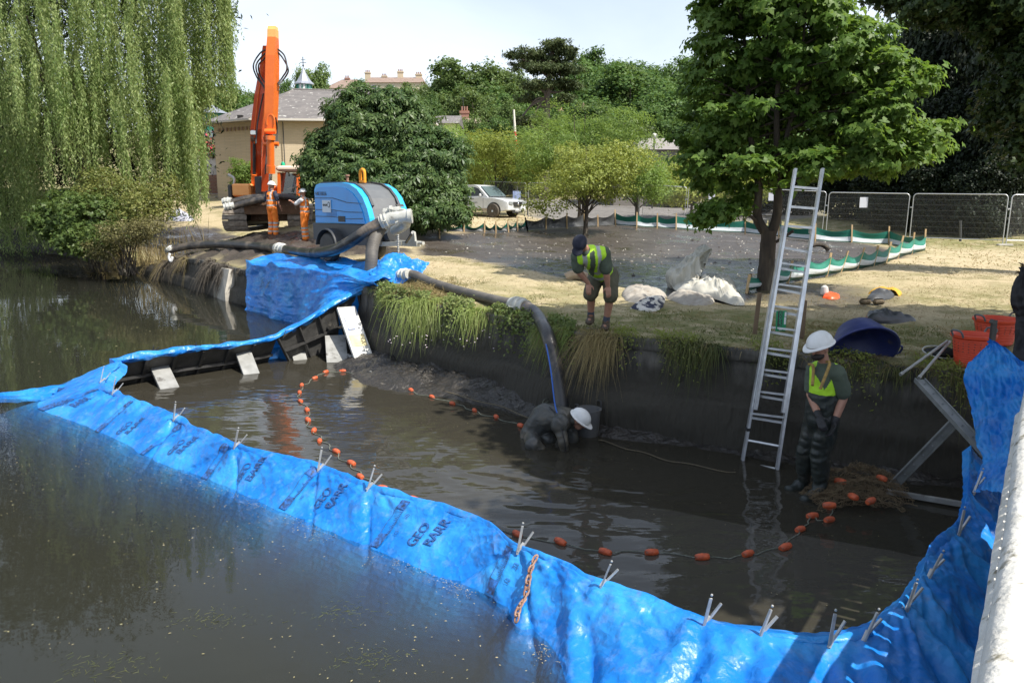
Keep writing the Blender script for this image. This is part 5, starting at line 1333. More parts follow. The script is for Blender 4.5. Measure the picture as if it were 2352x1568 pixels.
# rough grass beyond the fence and at the far side
n = 16000; x = rng.uniform(-14, 24, n); y = rng.uniform(20, 44, n); k = (polydist(x, y, MUD1) < -.2) & (polydist(x, y, MUD2) < -.2) & (y > yw(x) + .3); x = x[k]; y = y[k]
blades("rough_grass", np.stack([x, y, gz(x, y)], 1), dirs(len(x), (0, 0, .6), .5), rng.uniform(.05, .13, len(x)), .02, .4, M_gdry, kind='stuff')
# floating scraps on the water
def scraps(name, n, xr, yr, z, test, m, s0=.008, s1=.03):
    x = rng.uniform(*xr, n); y = rng.uniform(*yr, n); k = test(x, y) & (fbm(x * 1.3 + 5, y * 1.3, 3) + rng.random(n) * .35 > .62); x = x[k]; y = y[k]; n = len(x)
    a = rng.uniform(0, 6.28, n); s = rng.uniform(s0, s1, n) ** 1.0; C = np.stack([x, y, np.full(n, z)], 1)
    Xa = np.stack([np.cos(a), np.sin(a), 0 * a], 1) * s[:, None]; Ya = np.stack([-np.sin(a), np.cos(a), 0 * a], 1) * (s * rng.uniform(.12, .6, n))[:, None]
    Za = np.zeros((n, 3)); Za[:, 2] = s * .3
    link(name, quads_mesh(name, C, Xa, Ya, Za, [(-.5, 0, 0), (0, -.5, .3), (.5, 0, 0), (0, .5, .3)], [(0, 1, 2, 3)]), None, m, kind='stuff')
frA, farA = poly_sheet(0, 1.02, 1)
front_line = np.array([(p[0], p[1]) for p in frA])
M_scr = mat("floating_scraps", (.35, .30, .17), (.22, .20, .09), 30, .7, isl=.5)
def outer_test(x, y):
    yf = np.interp(x, front_line[:, 0], front_line[:, 1])
    return np.where(x < -6.9, True, y < yf - .05) & (x < 2.2)
scraps("floating_debris", 5200, (-7, 2), (1.5, 9.5), .004, outer_test, M_scr, .004, .026)
scraps("floating_debris", 2200, (-22, -7), (8, 26), .004, lambda x, y: y < yw(x) - .5, M_scr, .01, .06)
n = 3500; cx_ = rng.choice([-3.0, -2.2, -.9, -3.4, -1.6, -8, -6.9], n); cy_ = rng.choice([4.6, 5.0, 4.3], n)
scr_c = [(-2.6, 4.6), (-1.9, 4.1), (-1.2, 5.3), (-.9, 4.7), (-3.3, 4.35), (-2.1, 5.2), (-.2, 3.5)]
X_ = []; 
for (a, b) in scr_c: X_.append(np.stack([rng.normal(a, .15, 120), rng.normal(b, .08, 120)], 1))
X_ = np.vstack(X_); k = outer_test(X_[:, 0], X_[:, 1]); X_ = X_[k]; n = len(X_); D = dirs(n, (0, 0, 0), 1.0); D[:, 2] = 0; D /= np.linalg.norm(D, axis=1)[:, None]
blades("pond_weed", np.column_stack([X_, np.full(n, .004)]), D, rng.uniform(.015, .06, n), .0025, 0, M_ggreen, kind='stuff')
scraps("floating_debris", 1500, (-4.5, 4.5), (5, 14), -.244, lambda x, y: (y > np.interp(x, TT[:, 0], TT[:, 1]) + .15) & (y < yw(x) - .6), M_scr, .004, .02)
t = rng.random(2600); q = np.interp(t, np.linspace(0, 1, len(front_line)), front_line[:, 0]); w = np.interp(t, np.linspace(0, 1, len(front_line)), front_line[:, 1]); o = np.abs(rng.normal(0, .10, 2600)) + .02; k = (vnoise(q * 2.3, w) > .5) & (q < .3); n = k.sum(); s = rng.uniform(.004, .018, n); a = rng.uniform(0, 6.28, n)
Xa = np.stack([np.cos(a), np.sin(a), 0 * a], 1) * s[:, None]; Ya = np.stack([-np.sin(a), np.cos(a), 0 * a], 1) * (s * .4)[:, None]; Za = np.zeros((n, 3)); Za[:, 2] = s * .2
link("floating_debris", quads_mesh("floating_debris", np.stack([q[k] - o[k] * .62, w[k] - o[k] * .78, np.full(n, .005)], 1), Xa, Ya, Za, [(-.5, 0, 0), (0, -.5, .3), (.5, 0, 0), (0, .5, .3)], [(0, 1, 2, 3)]), None, M_scr, kind='stuff')
# raft of leaves in the far left corner
n = 2600; x = rng.uniform(-30, -16, n); y = yw(x) - rng.random(n) ** 1.5 * 3.6 - .4
k = np.ones(n, bool); s = rng.uniform(.03, .12, n)
Xa = np.stack([s, 0 * s, 0 * s], 1); Ya = np.stack([0 * s, s * .5, 0 * s], 1); Za = np.zeros((n, 3)); Za[:, 2] = s
link("leaf_raft", quads_mesh("leaf_raft", np.stack([x, y, np.full(n, .005)], 1), Xa, Ya, Za, [(-.5, 0, 0), (0, -.5, .1), (.5, 0, 0), (0, .5, .1)], [(0, 1, 2, 3)]), None, mat("rotting_leaves", (.12, .10, .05), (.06, .05, .025), 20, .8, isl=.5), kind='stuff')
# ================================================================== people
def mat_skin(): return mat("skin", (.42, .22, .15), (.36, .18, .12), 20, .55)
M_skin = mat_skin()
M_helm = mat("white_helmet_plastic", (.78, .78, .76), (.70, .70, .67), 12, .35, c3=(.45, .44, .40), s3=14, t3=(.66, .74))
M_hair = mat("dark_hair", (.02, .015, .012), None, rough=.7)
M_boot = mat("brown_boot", (.10, .07, .045), (.06, .045, .03), 20, .7, .3)
M_glove = mat("black_glove", (.015, .015, .016), None, rough=.6)
M_hiO = mat("orange_hi_vis", (1.0, .27, .03), (.95, .22, .025), 15, .7, .15, 30)
M_hiY = mat("yellow_hi_vis", (.50, .85, .03), (.42, .75, .03), 15, .65, .15, 30)
M_refl = mat("silver_reflective_tape", (.42, .43, .42), None, rough=.4)
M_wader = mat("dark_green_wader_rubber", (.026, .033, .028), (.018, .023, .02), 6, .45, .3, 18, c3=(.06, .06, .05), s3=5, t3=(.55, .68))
M_tee = mat("grey_green_shirt", (.085, .11, .075), (.07, .09, .065), 10, .85, .2)
M_khaki = mat("olive_shorts_cloth", (.095, .09, .055), (.075, .07, .045), 9, .85, .3, 25)
M_cap = mat("navy_cap_cloth", (.012, .015, .03), None, rough=.8)
M_suit = mat("muddy_wetsuit", (.045, .048, .046), (.075, .072, .06), 3, .42, .35, 12, c3=(.14, .12, .085), s3=2.5, t3=(.5, .68))
M_white = mat("white_cloth", (.75, .75, .74), None, rough=.8)
M_navy = mat("navy_cloth", (.03, .035, .06), None, rough=.8)

def cap_(mb, a, b, ra, rb=None, n=14):
    rb = ra if rb is None else rb; a = Vector(a); b = Vector(b); L_ = (b - a).length
    pr = []
    for k in range(5): t = math.pi / 2 * (1 - k / 5); pr.append((ra * math.cos(t) + 1e-4, -ra * math.sin(t)))
    pr += [(ra, 0), (rb, L_)]
    for k in range(1, 6): t = math.pi / 2 * k / 5; pr.append((rb * math.cos(t) + 1e-4, L_ + rb * math.sin(t)))
    mb.lathe(pr, a, (b - a) if L_ > 1e-4 else (0, 0, 1), n)
def ell(mb, c, r, fx=None, fy=None):
    """ellipsoid with optional local axes"""
    m2 = MB(); m2.ball((0, 0, 0), 1, 18, 12, r)
    if fx is not None:
        x = Vector(fx).normalized(); y = Vector(fy).normalized(); z = x.cross(y); M = Matrix((x, y, z)).transposed()
        m2.v = [tuple(M @ Vector(p)) for p in m2.v]
    mb.add([Vector(p) + Vector(c) for p in m2.v], m2.f)
def skinned(name, mb, vox, m, parent, smooth=2):
    o = link(name, mb.mesh(name), parent, m)
    md = o.modifiers.new("r", 'REMESH'); md.mode = 'VOXEL'; md.voxel_size = vox; md.use_smooth_shade = True
    sm = o.modifiers.new("s", 'SMOOTH'); sm.iterations = smooth; sm.factor = .5
    bake(o); o.data.materials.clear()
    if name in ('shirt', 'hi_vis_vest', 'trousers', 'shorts', 'chest_waders', 'wetsuit'):
        me = o.data; n = len(me.vertices); a = np.zeros(n * 3, np.float32); me.vertices.foreach_get('co', a); a = a.reshape(-1, 3); b = np.zeros(n * 3, np.float32); me.vertices.foreach_get('normal', b); b = b.reshape(-1, 3)
        q = a[:, 0] * 5 + a[:, 1] * 4; d = (ridge(q * 1.2 + a[:, 2] * 3.5, a[:, 2] * 5 - q * .8 + parent.location.x, 3) - .5) * (.034 if name != 'hi_vis_vest' else .026)
        a = a + b * d[:, None]; me.vertices.foreach_set('co', a.ravel()); me.update()
    for q in (m if isinstance(m, (list, tuple)) else [m]): o.data.materials.append(q)
    return o
def paint(o, fn):
    me = o.data; n = len(me.polygons); c = np.zeros(n * 3, np.float32); me.polygons.foreach_get('center', c)
    me.polygons.foreach_set('material_index', fn(c.reshape(-1, 3)).astype(np.int32)); me.update()
def head(mb, c, face, up=(0, 0, 1), s=1.0):
    f = Vector(face).normalized(); u = Vector(up); u = (u - f * u.dot(f)).normalized(); x = f.cross(u)
    c = Vector(c)
    ell(mb, c + u * .02 * s, (.078 * s, .095 * s, .105 * s), x, f)
    ell(mb, c - u * .055 * s + f * .030 * s, (.055 * s, .062 * s, .06 * s), x, f)
    cap_(mb, c + f * .088 * s + u * .012 * s, c + f * .108 * s - u * .022 * s, .010 * s, .014 * s)   # nose
    cap_(mb, c + f * .083 * s - u * .06 * s - x * .018 * s, c + f * .083 * s - u * .06 * s + x * .018 * s, .009 * s)
    cap_(mb, c + f * .075 * s + u * .035 * s - x * .04 * s, c + f * .075 * s + u * .035 * s + x * .04 * s, .013 * s)
    for q in (-1, 1): ell(mb, c + x * q * .08 * s - f * .005 * s, (.013 * s, .022 * s, .033 * s), x, f)
def helmet(c, face, parent, up=(0, 0, 1), s=1.0, name="helmet"):
    f = Vector(face).normalized(); u = Vector(up); u = (u - f * u.dot(f)).normalized(); x = f.cross(u); c = Vector(c) + u * .045 * s
    mb = MB(); n = 28; rows = []
    for k in range(9):
        t = k / 8 * math.pi / 2; rr = math.cos(t); zz = math.sin(t)
        for q in range(n):
            a = 2 * math.pi * q / n; fx, fy = math.sin(a), math.cos(a)
            ridge_ = .006 * math.exp(-(fx * rr / .16) ** 2) * (zz > .15)
            rows.append(c + x * fx * .116 * rr * s + f * fy * .143 * rr * s + u * (.118 * zz + ridge_) * s)
    fs = [(a * n + q, a * n + (q + 1) % n, (a + 1) * n + (q + 1) % n, (a + 1) * n + q) for a in range(8) for q in range(n)]
    mb.add(rows, fs)
    # brim, longer in front
    br_ = []
    for k, (ex, dz) in enumerate(((.0, .004), (.016, -.004), (.018, -.014), (.0, -.010))):
        for q in range(n):
            a = 2 * math.pi * q / n; fx, fy = math.sin(a), math.cos(a); pk = max(0, fy) ** 3 * .045 * (ex > .01)
            br_.append(c + x * fx * (.116 + ex) * s + f * fy * (.143 + ex + pk) * s + u * (dz - .012 * max(0, fy) ** 3) * s)
    mb.add(br_, [(a * n + q, a * n + (q + 1) % n, (a + 1) % 4 * n + (q + 1) % n, (a + 1) % 4 * n + q) for a in range(4) for q in range(n)])
    return mb.obj(name, M_helm, parent, smooth=True)
def hand(mb, w, d, palm_n, thumb_side, s=1.0, curl=.5):
    """w wrist, d direction of fingers, palm_n palm normal (the way fingers curl), thumb_side unit vector"""
    w = Vector(w); d = Vector(d).normalized(); pn = Vector(palm_n); pn = (pn - d * pn.dot(d)).normalized(); t = d.cross(pn).normalized()
    if t.dot(Vector(thumb_side)) < 0: t = -t
    ell(mb, w + d * .05 * s, (.040 * s, .052 * s, .017 * s), t, d)
    for k, (off, L_) in enumerate(((.030, .072), (.010, .080), (-.010, .074), (-.029, .058))):
        b = w + d * .088 * s + t * off * s; c1 = b + (d + pn * curl * .3).normalized() * L_ * .5 * s; c2 = c1 + (d + pn * curl * 1.4).normalized() * L_ * .5 * s
        cap_(mb, b - d * .012 * s, c1, .0095 * s, .0088 * s, 8); cap_(mb, c1, c2, .0088 * s, .0075 * s, 8)
    b = w + d * .03 * s + t * .03 * s; c1 = b + (t * .8 + d * .7 + pn * .2).normalized() * .042 * s; c2 = c1 + (d + t * .2 + pn * .3).normalized() * .032 * s
    cap_(mb, b, c1, .013 * s, .011 * s, 8); cap_(mb, c1, c2, .011 * s, .009 * s, 8)

# ---------------------------------------------------------------- two men in orange by the excavator
def site_man(loc, heading, label, arms, tee, tee_m, hscale=1.0, face_turn=0.0, beard=None, legs=((-.10, .02), (.10, -.04)), emblem=False, name="person"):
    t = empty(name, loc, heading, label=label, cat="person", group=None); t.scale = (hscale,) * 3
    bd = MB()
    cap_(bd, (0, 0, .95), (0, .01, 1.12), .125, .12); cap_(bd, (0, .01, 1.12), (0, .0, 1.38), .12, .13)
    ell(bd, (0, 0, 1.36), (.17, .11, .12)); cap_(bd, (0, .0, 1.45), (0, .015, 1.55), .055, .052)
    f = (math.sin(face_turn), math.cos(face_turn), -.12); hc = (0, .03, 1.655); head(bd, hc, f)
    tr = MB(); cap_(tr, (0, 0, .93), (0, 0, 1.02), .15, .145)
    for (x, y), sgn in zip(legs, (-1, 1)):
        hp = Vector((sgn * .09, 0, .92)); kn = Vector((x * 1.05, y + .03, .49)); an = Vector((x * 1.1, y - .01, .09))
        cap_(bd, hp, kn, .082, .055); cap_(bd, kn, an, .055, .038); cap_(bd, an + Vector((0, -.03, -.04)), an + Vector((0, .14, -.05)), .042, .035)
        cap_(tr, hp, kn, .115, .085); cap_(tr, kn, an + Vector((0, 0, -.02)), .088, .085)
    ves = MB(); cap_(ves, (0, 0, .94), (0, 0, 1.15), .165, .16); cap_(ves, (0, 0, 1.15), (0, 0, 1.36), .16, .155); ell(ves, (0, 0, 1.38), (.19, .135, .11)); cap_(ves, (-.10, 0, 1.46), (.10, 0, 1.46), .06, .06)
    sl_ = MB(); cap_(sl_, (0, 0, 1.1), (0, 0, 1.40), .13, .13); cap_(sl_, (0, 0, 1.45), (0, .01, 1.50), .07, .065)
    for sh, elb, wr, pn in arms:
        sh = Vector(sh); elb = Vector(elb); wr = Vector(wr); cap_(bd, sh, elb, .056, .043); cap_(bd, elb, wr, .043, .030)
        d = (wr - elb).normalized(); hand(bd, wr, d, pn, (0, 1, .2), 1.0)
        cap_(sl_, sh, sh.lerp(elb, .85), .072, .066)
    skinned("body", bd, .013, M_skin, t)
    o = skinned("trousers", tr, .016, [M_hiO, M_refl], t)
    paint(o, lambda c: ((np.abs(c[:, 2] - .42) < .035) | (np.abs(c[:, 2] - .30) < .03) | (np.abs(c[:, 2] - .14) < .025)).astype(int))
    skinned("shirt", sl_, .016, tee_m, t)
    o = skinned("hi_vis_vest", ves, .014, [M_hiO, M_refl, M_navy], t)
    def pv_(c):
        m = (np.abs(c[:, 2] - 1.02) < .028) | (np.abs(c[:, 2] - 1.18) < .028) | ((np.abs(np.abs(c[:, 0]) - .10) < .024) & (c[:, 2] > 1.18))
        m = m.astype(int)
        if emblem: m[(np.abs(c[:, 0] + .0) < .055) & (np.abs(c[:, 2] - 1.33) < .035) & (c[:, 1] < 0) & (np.abs(c[:, 0]) < (c[:, 2] - 1.28))] = 2
        return m
    paint(o, pv_)
    helmet((0, .03, 1.67), f, t)
    mb = MB(); 
    for (x, y) in legs: ell(mb, (x * 1.1, y + .05, .055), (.06, .145, .055))
    skinned("boots", mb, .015, M_boot, t)
    if beard:
        mb = MB(); fv = Vector(f).normalized(); ell(mb, Vector(hc) + fv * .05 + Vector((0, 0, -.075)), (.06, .055, .055)); skinned("beard", mb, .012, beard, t)
    return t
p1 = GP(628, 541); p2 = GP(703, 552)
d1 = AY(628, 416, p1.y).z - p1.z; d2 = AY(700, 433, p2.y).z - p2.z
print("orange men", p1, p2, d1, d2)
site_man(p1, R(-35), "worker in orange hi-vis with his back to us and arms down, standing before the excavator", [((-.20, 0, 1.43), (-.27, -.02, 1.17), (-.25, .06, .92), (1, 0, 0)), ((.20, 0, 1.43), (.28, .02, 1.18), (.30, .12, .95), (-1, 0, 0))], None, M_navy, hscale=d1 / 1.83, emblem=True, legs=((-.11, .0), (.09, .03)))
site_man(p2, R(75), "grey bearded worker in orange hi-vis over white shirt reaching up to the hoses", [((-.20, .0, 1.43), (-.22, .24, 1.27), (-.14, .44, 1.38), (0, -.2, -1)), ((.20, 0, 1.43), (.22, .20, 1.24), (.16, .42, 1.36), (0, -.2, -1))], None, M_white, hscale=d2 / 1.83, beard=mat("grey_beard", (.45, .43, .40), None, rough=.9), legs=((-.12, -.02), (.10, .04)))

# ---------------------------------------------------------------- man in the yellow vest bending over on the bank
q0 = GP(1390, 757); Y0 = q0.y; SB = Y0 / 11.0
print("bending", q0)
bend = empty("person", q0, label="man in yellow hi-vis vest, dark cap and shorts bending with hands on his knees", cat="person")
def W(u, v, dy=0, o=q0): return AY(u, v, Y0 + dy) - o
bd = MB()
hipL, hipR = W(1372, 628, .22), W(1402, 632, .12)
knL, knR = W(1358, 672, -.08), W(1402, 676, -.14)
anL, anR = W(1357, 728, .12), W(1392, 742, .0)
shL, shR = W(1326, 592, -.42), W(1388, 582, -.40)
elL, elR = W(1328, 622, -.36), W(1393, 630, -.38)
wrL, wrR = W(1351, 650, -.30), W(1396, 656, -.32)
hd = W(1331, 563, -.60)
ctr = (shL + shR) / 2; hip = (hipL + hipR) / 2
cap_(bd, hip, hip.lerp(ctr, .5), .125, .125); cap_(bd, hip.lerp(ctr, .5), ctr, .125, .12); cap_(bd, shL, shR, .075, .075); cap_(bd, ctr, hd + Vector((.02, .03, .02)), .06, .055)
for a, b, c in ((hipL, knL, anL), (hipR, knR, anR)):
    cap_(bd, a, b, .088, .060); cap_(bd, b, b.lerp(c, .35), .058, .060); cap_(bd, b.lerp(c, .35), c, .060, .040)
    ell(bd, c + Vector((-.03, -.08, -.045)), (.045, .12, .04))
for s_, a, b in ((shL, elL, wrL), (shR, elR, wrR)):
    cap_(bd, s_, a, .060, .046); cap_(bd, a, a.lerp(b, .4), .047, .045); cap_(bd, a.lerp(b, .4), b, .045, .031)
hand(bd, wrL, (.05, -.25, -1), (0, .8, -.3), (1, 0, 0), 1.05, .7); hand(bd, wrR, (.10, -.25, -1), (0, .8, -.3), (-1, 0, 0), 1.05, .7)
head(bd, hd, (-.28, -.55, -.85), (-.05, -.75, .6))
skinned("body", bd, .009, M_skin, bend)
sh_ = MB(); 
for a, b in ((hipL, knL), (hipR, knR)): cap_(sh_, a, a.lerp(b, 1.10), .118, .096)
cap_(sh_, hip, hip.lerp(ctr, .22), .155, .145); o = skinned("shorts", sh_, .012, M_khaki, bend)
te = MB(); cap_(te, hip.lerp(ctr, .35), ctr, .135, .13); cap_(te, shL, shR, .088, .088)
cap_(te, shL, shL.lerp(elL, .75), .080, .076); cap_(te, shR, shR.lerp(elR, .72), .086, .084); cap_(te, ctr, ctr.lerp(hd, .35), .085, .075); skinned("shirt", te, .012, M_tee, bend)
ve = MB(); cap_(ve, hip.lerp(ctr, .08), ctr.lerp(hip, .12), .160, .152); cap_(ve, shL.lerp(shR, .12), shR.lerp(shL, .12), .105, .105); cap_(ve, hip.lerp(ctr, .5), ctr, .158, .15)
o = skinned("hi_vis_vest", ve, .011, [M_hiY, M_refl, M_tee], bend)
ax = (ctr - hip); axl = ax.length; axn = np.array(ax.normalized()); sd_ = np.array((shR - shL).normalized()); hp_ = np.array(hip); nz_ = np.cross(sd_, axn)
def pv2(c):
    t = (c - hp_) @ axn / axl; s_ = (c - np.array(ctr)) @ sd_; m = ((np.abs(t - .30) < .052) | (np.abs(t - .62) < .045)).astype(int)
    m[(np.abs(np.abs(s_) - .10) < .028) & (t > .55)] = 1
    dn = (c - hp_) @ nz_ - t * 0
    front = (c[:, 1] < (hp_[1] + (np.array(ctr)[1] - hp_[1]) * t) - .02) & (c[:, 2] < hp_[2] + (np.array(ctr)[2] - hp_[2]) * t + .02)
    m[front & (np.abs(s_) < .035) & (t > .3)] = 2
    return m
paint(o, pv2)
mb = MB(); f = Vector((-.28, -.55, -.85)).normalized(); u = Vector((-.05, -.75, .6)); u = (u - f * u.dot(f)).normalized(); x_ = f.cross(u)
ell(mb, hd + u * .045 - f * .012, (.100, .120, .088), x_, f); mb2 = MB(); ell(mb2, hd + u * .035 + f * .115, (.078, .075, .014), x_, (f * .95 - u * .25).normalized())
mb.add(mb2.v, mb2.f); skinned("cap", mb, .009, M_cap, bend)
mb = MB()
for c in (anL, anR): ell(mb, c + Vector((-.03, -.07, -.055)), (.055, .145, .05)); cap_(mb, c + Vector((0, 0, -.05)), c + Vector((0, 0, .03)), .056, .054)
skinned("boots", mb, .011, M_boot, bend)
mb = MB()
for a, b in ((knL, anL), (knR, anR)): cap_(mb, b + Vector((0, 0, .03)), b.lerp(a, .24), .050, .050)
skinned("socks", mb, .010, mat("grey_blue_sock", (.07, .08, .11), None, rough=.9), bend)

# ---------------------------------------------------------------- man in chest waders standing by the wall
w0 = AZ(1872, 1148, -.25); YW = w0.y + .02
wad = empty("person", w0, label="bearded man in white helmet, yellow vest and dark chest waders standing beside the ladder", cat="person")
def Q(u, v, dy=0): return AY(u, v, YW + dy) - w0
hipF, hipN = Q(1876, 962, .17), Q(1900, 966, .02)
knF, knN = Q(1852, 1040, .25), Q(1884, 1048, .05)
anF, anN = Q(1846, 1108, .35), Q(1882, 1130, .05)
shF, shN = Q(1872, 848, .18), Q(1922, 856, -.06)
elN, wrN = Q(1938, 910, -.05), Q(1917, 968, -.12)
elF, wrF = Q(1862, 905, .12), Q(1880, 955, -.12)
hd = Q(1884, 800, .02); hip = (hipF + hipN) / 2; ctr = (shF + shN) / 2
fdir = (-1, -.5, -.32)
bd = MB()
cap_(bd, hip, hip.lerp(ctr, .5), .13, .13); cap_(bd, hip.lerp(ctr, .5), ctr.lerp(hip, .1), .13, .13); cap_(bd, shF, shN, .07, .07); cap_(bd, ctr + Vector((0, 0, .02)), hd + Vector((.02, 0, -.05)), .060, .055)
for a, b, c in ((hipF, knF, anF), (hipN, knN, anN)): cap_(bd, a, b, .085, .06); cap_(bd, b, c, .058, .045)
for s_, a, b in ((shN, elN, wrN), (shF, elF, wrF)): cap_(bd, s_, a, .060, .047); cap_(bd, a, a.lerp(b, .4), .048, .045); cap_(bd, a.lerp(b, .4), b, .045, .032)
head(bd, hd, fdir); o = skinned("body", bd, .009, M_skin, wad)
mb = MB(); hand(mb, wrN, (wrN - elN).normalized() + Vector((0, 0, -.4)), (-1, 0, 0), (-.3, -1, 0), 1.15, 1.0); cap_(mb, wrN.lerp(elN, .12), wrN, .042, .040)
hand(mb, wrF, (wrF - elF).normalized(), (.5, 0, -1), (0, -1, 0), 1.15, 1.0); cap_(mb, wrF.lerp(elF, .12), wrF, .042, .040); skinned("gloves", mb, .009, M_glove, wad)
wa = MB(); up_ = (ctr - hip)
cap_(wa, hip + Vector((0, 0, .02)), hip.lerp(ctr, .5), .175, .17); cap_(wa, hip.lerp(ctr, .5), hip.lerp(ctr, .74), .17, .155)
for a, b, c in ((hipF, knF, anF), (hipN, knN, anN)):
    cap_(wa, a, b, .125, .098); cap_(wa, b, b.lerp(c, .55), .100, .085); cap_(wa, b.lerp(c, .35), c, .082, .062); cap_(wa, c, c + Vector((-.17, -.05, -.07)), .060, .052); cap_(wa, c, c + Vector((.03, .01, -.08)), .055, .05)
    for k in range(2):
        q_ = b.lerp(c, .05 + k * .17); cap_(wa, q_ + Vector((-.05, -.03, 0)), q_ + Vector((.05, -.03, .035)), .045, .04)
    for k in range(3):
        q_ = a.lerp(b, .45 + k * .2); cap_(wa, q_ + Vector((-.05, -.02, 0)), q_ + Vector((.05, -.02, .05)), .075, .07)
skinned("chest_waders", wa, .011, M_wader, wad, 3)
te = MB(); cap_(te, hip.lerp(ctr, .55), ctr.lerp(hip, .08), .145, .14); cap_(te, shF, shN, .085, .085); cap_(te, shN, shN.lerp(elN, .78), .086, .082); cap_(te, shF, shF.lerp(elF, .78), .082, .078); cap_(te, ctr, ctr.lerp(hd, .3), .085, .07)
skinned("shirt", te, .011, M_tee, wad)
ve = MB(); cap_(ve, hip.lerp(ctr, .60), ctr.lerp(hip, .12), .165, .158); cap_(ve, shF.lerp(shN, .2), shN.lerp(shF, .2), .102, .102)
o = skinned("hi_vis_vest", ve, .010, [M_hiY, M_tee, M_refl], wad)
ctn = np.array(ctr); hpn = np.array(hip)
def pv3(c):
    x = c[:, 0] - ctn[0]; y = c[:, 1] - ctn[1]; zt = (c[:, 2] - hpn[2]) / (ctn[2] - hpn[2])
    m = np.zeros(len(c), int)
    vx = x + .055 ; m[(np.abs(vx) < .10 * np.clip((zt - .68) / .35, 0, 1)) & (y < .0)] = 1
    m[(x > .115) & (np.abs(y + .05) < .09) & (zt > .78)] = 1
    return m
paint(o, pv3)
mb = MB(); 
a = Q(1905, 838, -.17); b = Q(1884, 893, -.24); mb.tube(catmull([a + Vector((.02, .12, .01)), a, b], 5), .016, 6); a2 = Q(1868, 842, .02); mb.tube(catmull([a2 + Vector((0, .12, 0)), a2, Q(1866, 885, -.12)], 5), .016, 6)
mb.obj("wader_straps", mat("mustard_strap", (.40, .26, .07), (.25, .16, .05), 30, .8), wad)
helmet(hd + Vector((0, 0, .012)), fdir, wad, s=1.06)
mb = MB(); fv = Vector(fdir).normalized(); xv = fv.cross(Vector((0, 0, 1))).normalized(); ell(mb, hd + fv * .025 + Vector((0, 0, -.066)), (.066, .080, .046), xv, fv); ell(mb, hd - fv * .028 + Vector((0, 0, .01)), (.083, .082, .072), xv, fv); skinned("hair_and_beard", mb, .010, M_hair, wad)

# ---------------------------------------------------------------- man crouching in the water at the hose mouth
k0 = AZ(1268, 1020, -.25); YK = k0.y
cr_ = empty("person", k0, label="crouching man in a muddy black wetsuit and white helmet reaching down into the water", cat="person")
def K(u, v, dy=0): return AY(u, v, YK + dy) - k0
bd = MB()
hp = K(1222, 1004, .35); bk = K(1256, 958, .25); sh = K(1295, 960, .05); shn = K(1285, 975, -.18); hd = K(1330, 966, -.05)
cap_(bd, hp, bk, .17, .20); cap_(bd, bk, sh, .20, .15); cap_(bd, sh, shn, .115, .115); cap_(bd, sh, hd.lerp(sh, .3), .075, .065)
el1 = K(1293, 1012, -.26); cap_(bd, shn, el1, .078, .058); cap_(bd, el1, K(1297, 1050, -.22), .058, .045)
el2 = K(1318, 1005, .12); cap_(bd, sh + Vector((0, .1, 0)), el2, .080, .065); cap_(bd, el2, K(1312, 1045, .12), .06, .05)
kn = K(1225, 1022, -.15); cap_(bd, hp, kn, .12, .09); cap_(bd, hp + Vector((.05, .2, 0)), kn + Vector((.2, .3, -.02)), .13, .10); cap_(bd, kn, K(1262, 1035, -.1) - Vector((0, 0, .15)), .10, .08)
for a, b in (): cap_(bd, shn.lerp(el1, a) + Vector((-.07, 0, 0)), shn.lerp(el1, b) + Vector((.07, 0, 0)), .045, .04)
skinned("wetsuit", bd, .011, M_suit, cr_, 3)
hb = MB(); head(hb, hd, (.75, -.35, -.62)); cap_(hb, hd, sh.lerp(hd, .5), .055, .058); skinned("body", hb, .010, M_skin, cr_)
helmet(hd + Vector((.0, 0, .012)), (.75, -.4, -.62), cr_, up=(.45, -.25, .9), s=1.0)
mb = MB(); c = catmull([K(1262, 934, .1), K(1282, 955, -.10), K(1290, 985, -.30), K(1298, 1020, -.36), K(1299, 1040, -.32)], 5); mb.tube(c, .008, 5); mb.obj("seam", M_glove, cr_)
# ================================================================== bridge parapet beside the camera
M_white_paint = mat("chalky_white_paint", (.72, .70, .64), (.60, .58, .52), 6, .8, .5, 30, c3=(.20, .18, .12), s3=9, t3=(.56, .66), detail=9)
M_stone = mat("bridge_stone", (.30, .28, .24), (.17, .16, .13), 5, .9, .7, 25)
bd_ = Vector((.555, .832, 0)); bn = Vector((.832, -.555, 0))
def BP(s, off=0, z=0): p = bd_ * s + bn * off; return Vector((p.x, p.y, z))
bridge = empty("footbridge", (0, 0, 0), label="white painted footbridge parapet running down the right edge of the view", cat="bridge")
mb = MB()
def extr(mb, prof, s0, s1, n=40, amp=.0):
    """prof list (offset,z) swept along the bridge"""
    k = len(prof); vs = []
    for i in range(n + 1):
        s = s0 + (s1 - s0) * i / n
        for j, (o, z) in enumerate(prof): vs.append(BP(s, o + amp * (float(vnoise(s * 9, j * 3.1)) - .5), z + amp * (float(vnoise(s * 8 + 9, j * 2.7)) - .5)))
    mb.add(vs, [(i * k + j, (i + 1) * k + j, (i + 1) * k + (j + 1) % k, i * k + (j + 1) % k) for i in range(n) for j in range(k)] + [tuple(range(k)), tuple(range(n * k, (n + 1) * k))])
rail_r = .085
mb.tube([BP(s, .05 + .006 * math.sin(s * 2.2), 1.66) for s in np.linspace(.2, 9.6, 60)], rail_r - .003, 24); mb.obj("hand_rail", M_white_paint, bridge, smooth=True)
mb = MB(); extr(mb, [(-.08, .80), (-.08, .92), (-.05, .96), (.20, .97), (.22, .94), (.22, .80)], -.6, 9.6, 90, .014); mb.obj("kerb", M_white_paint, bridge)
mb = MB(); extr(mb, [(-.02, -.6), (-.02, .798), (.5, .798), (.5, -.6)], -.6, 7.2, 30); mb.obj("side_beam", M_stone, bridge)
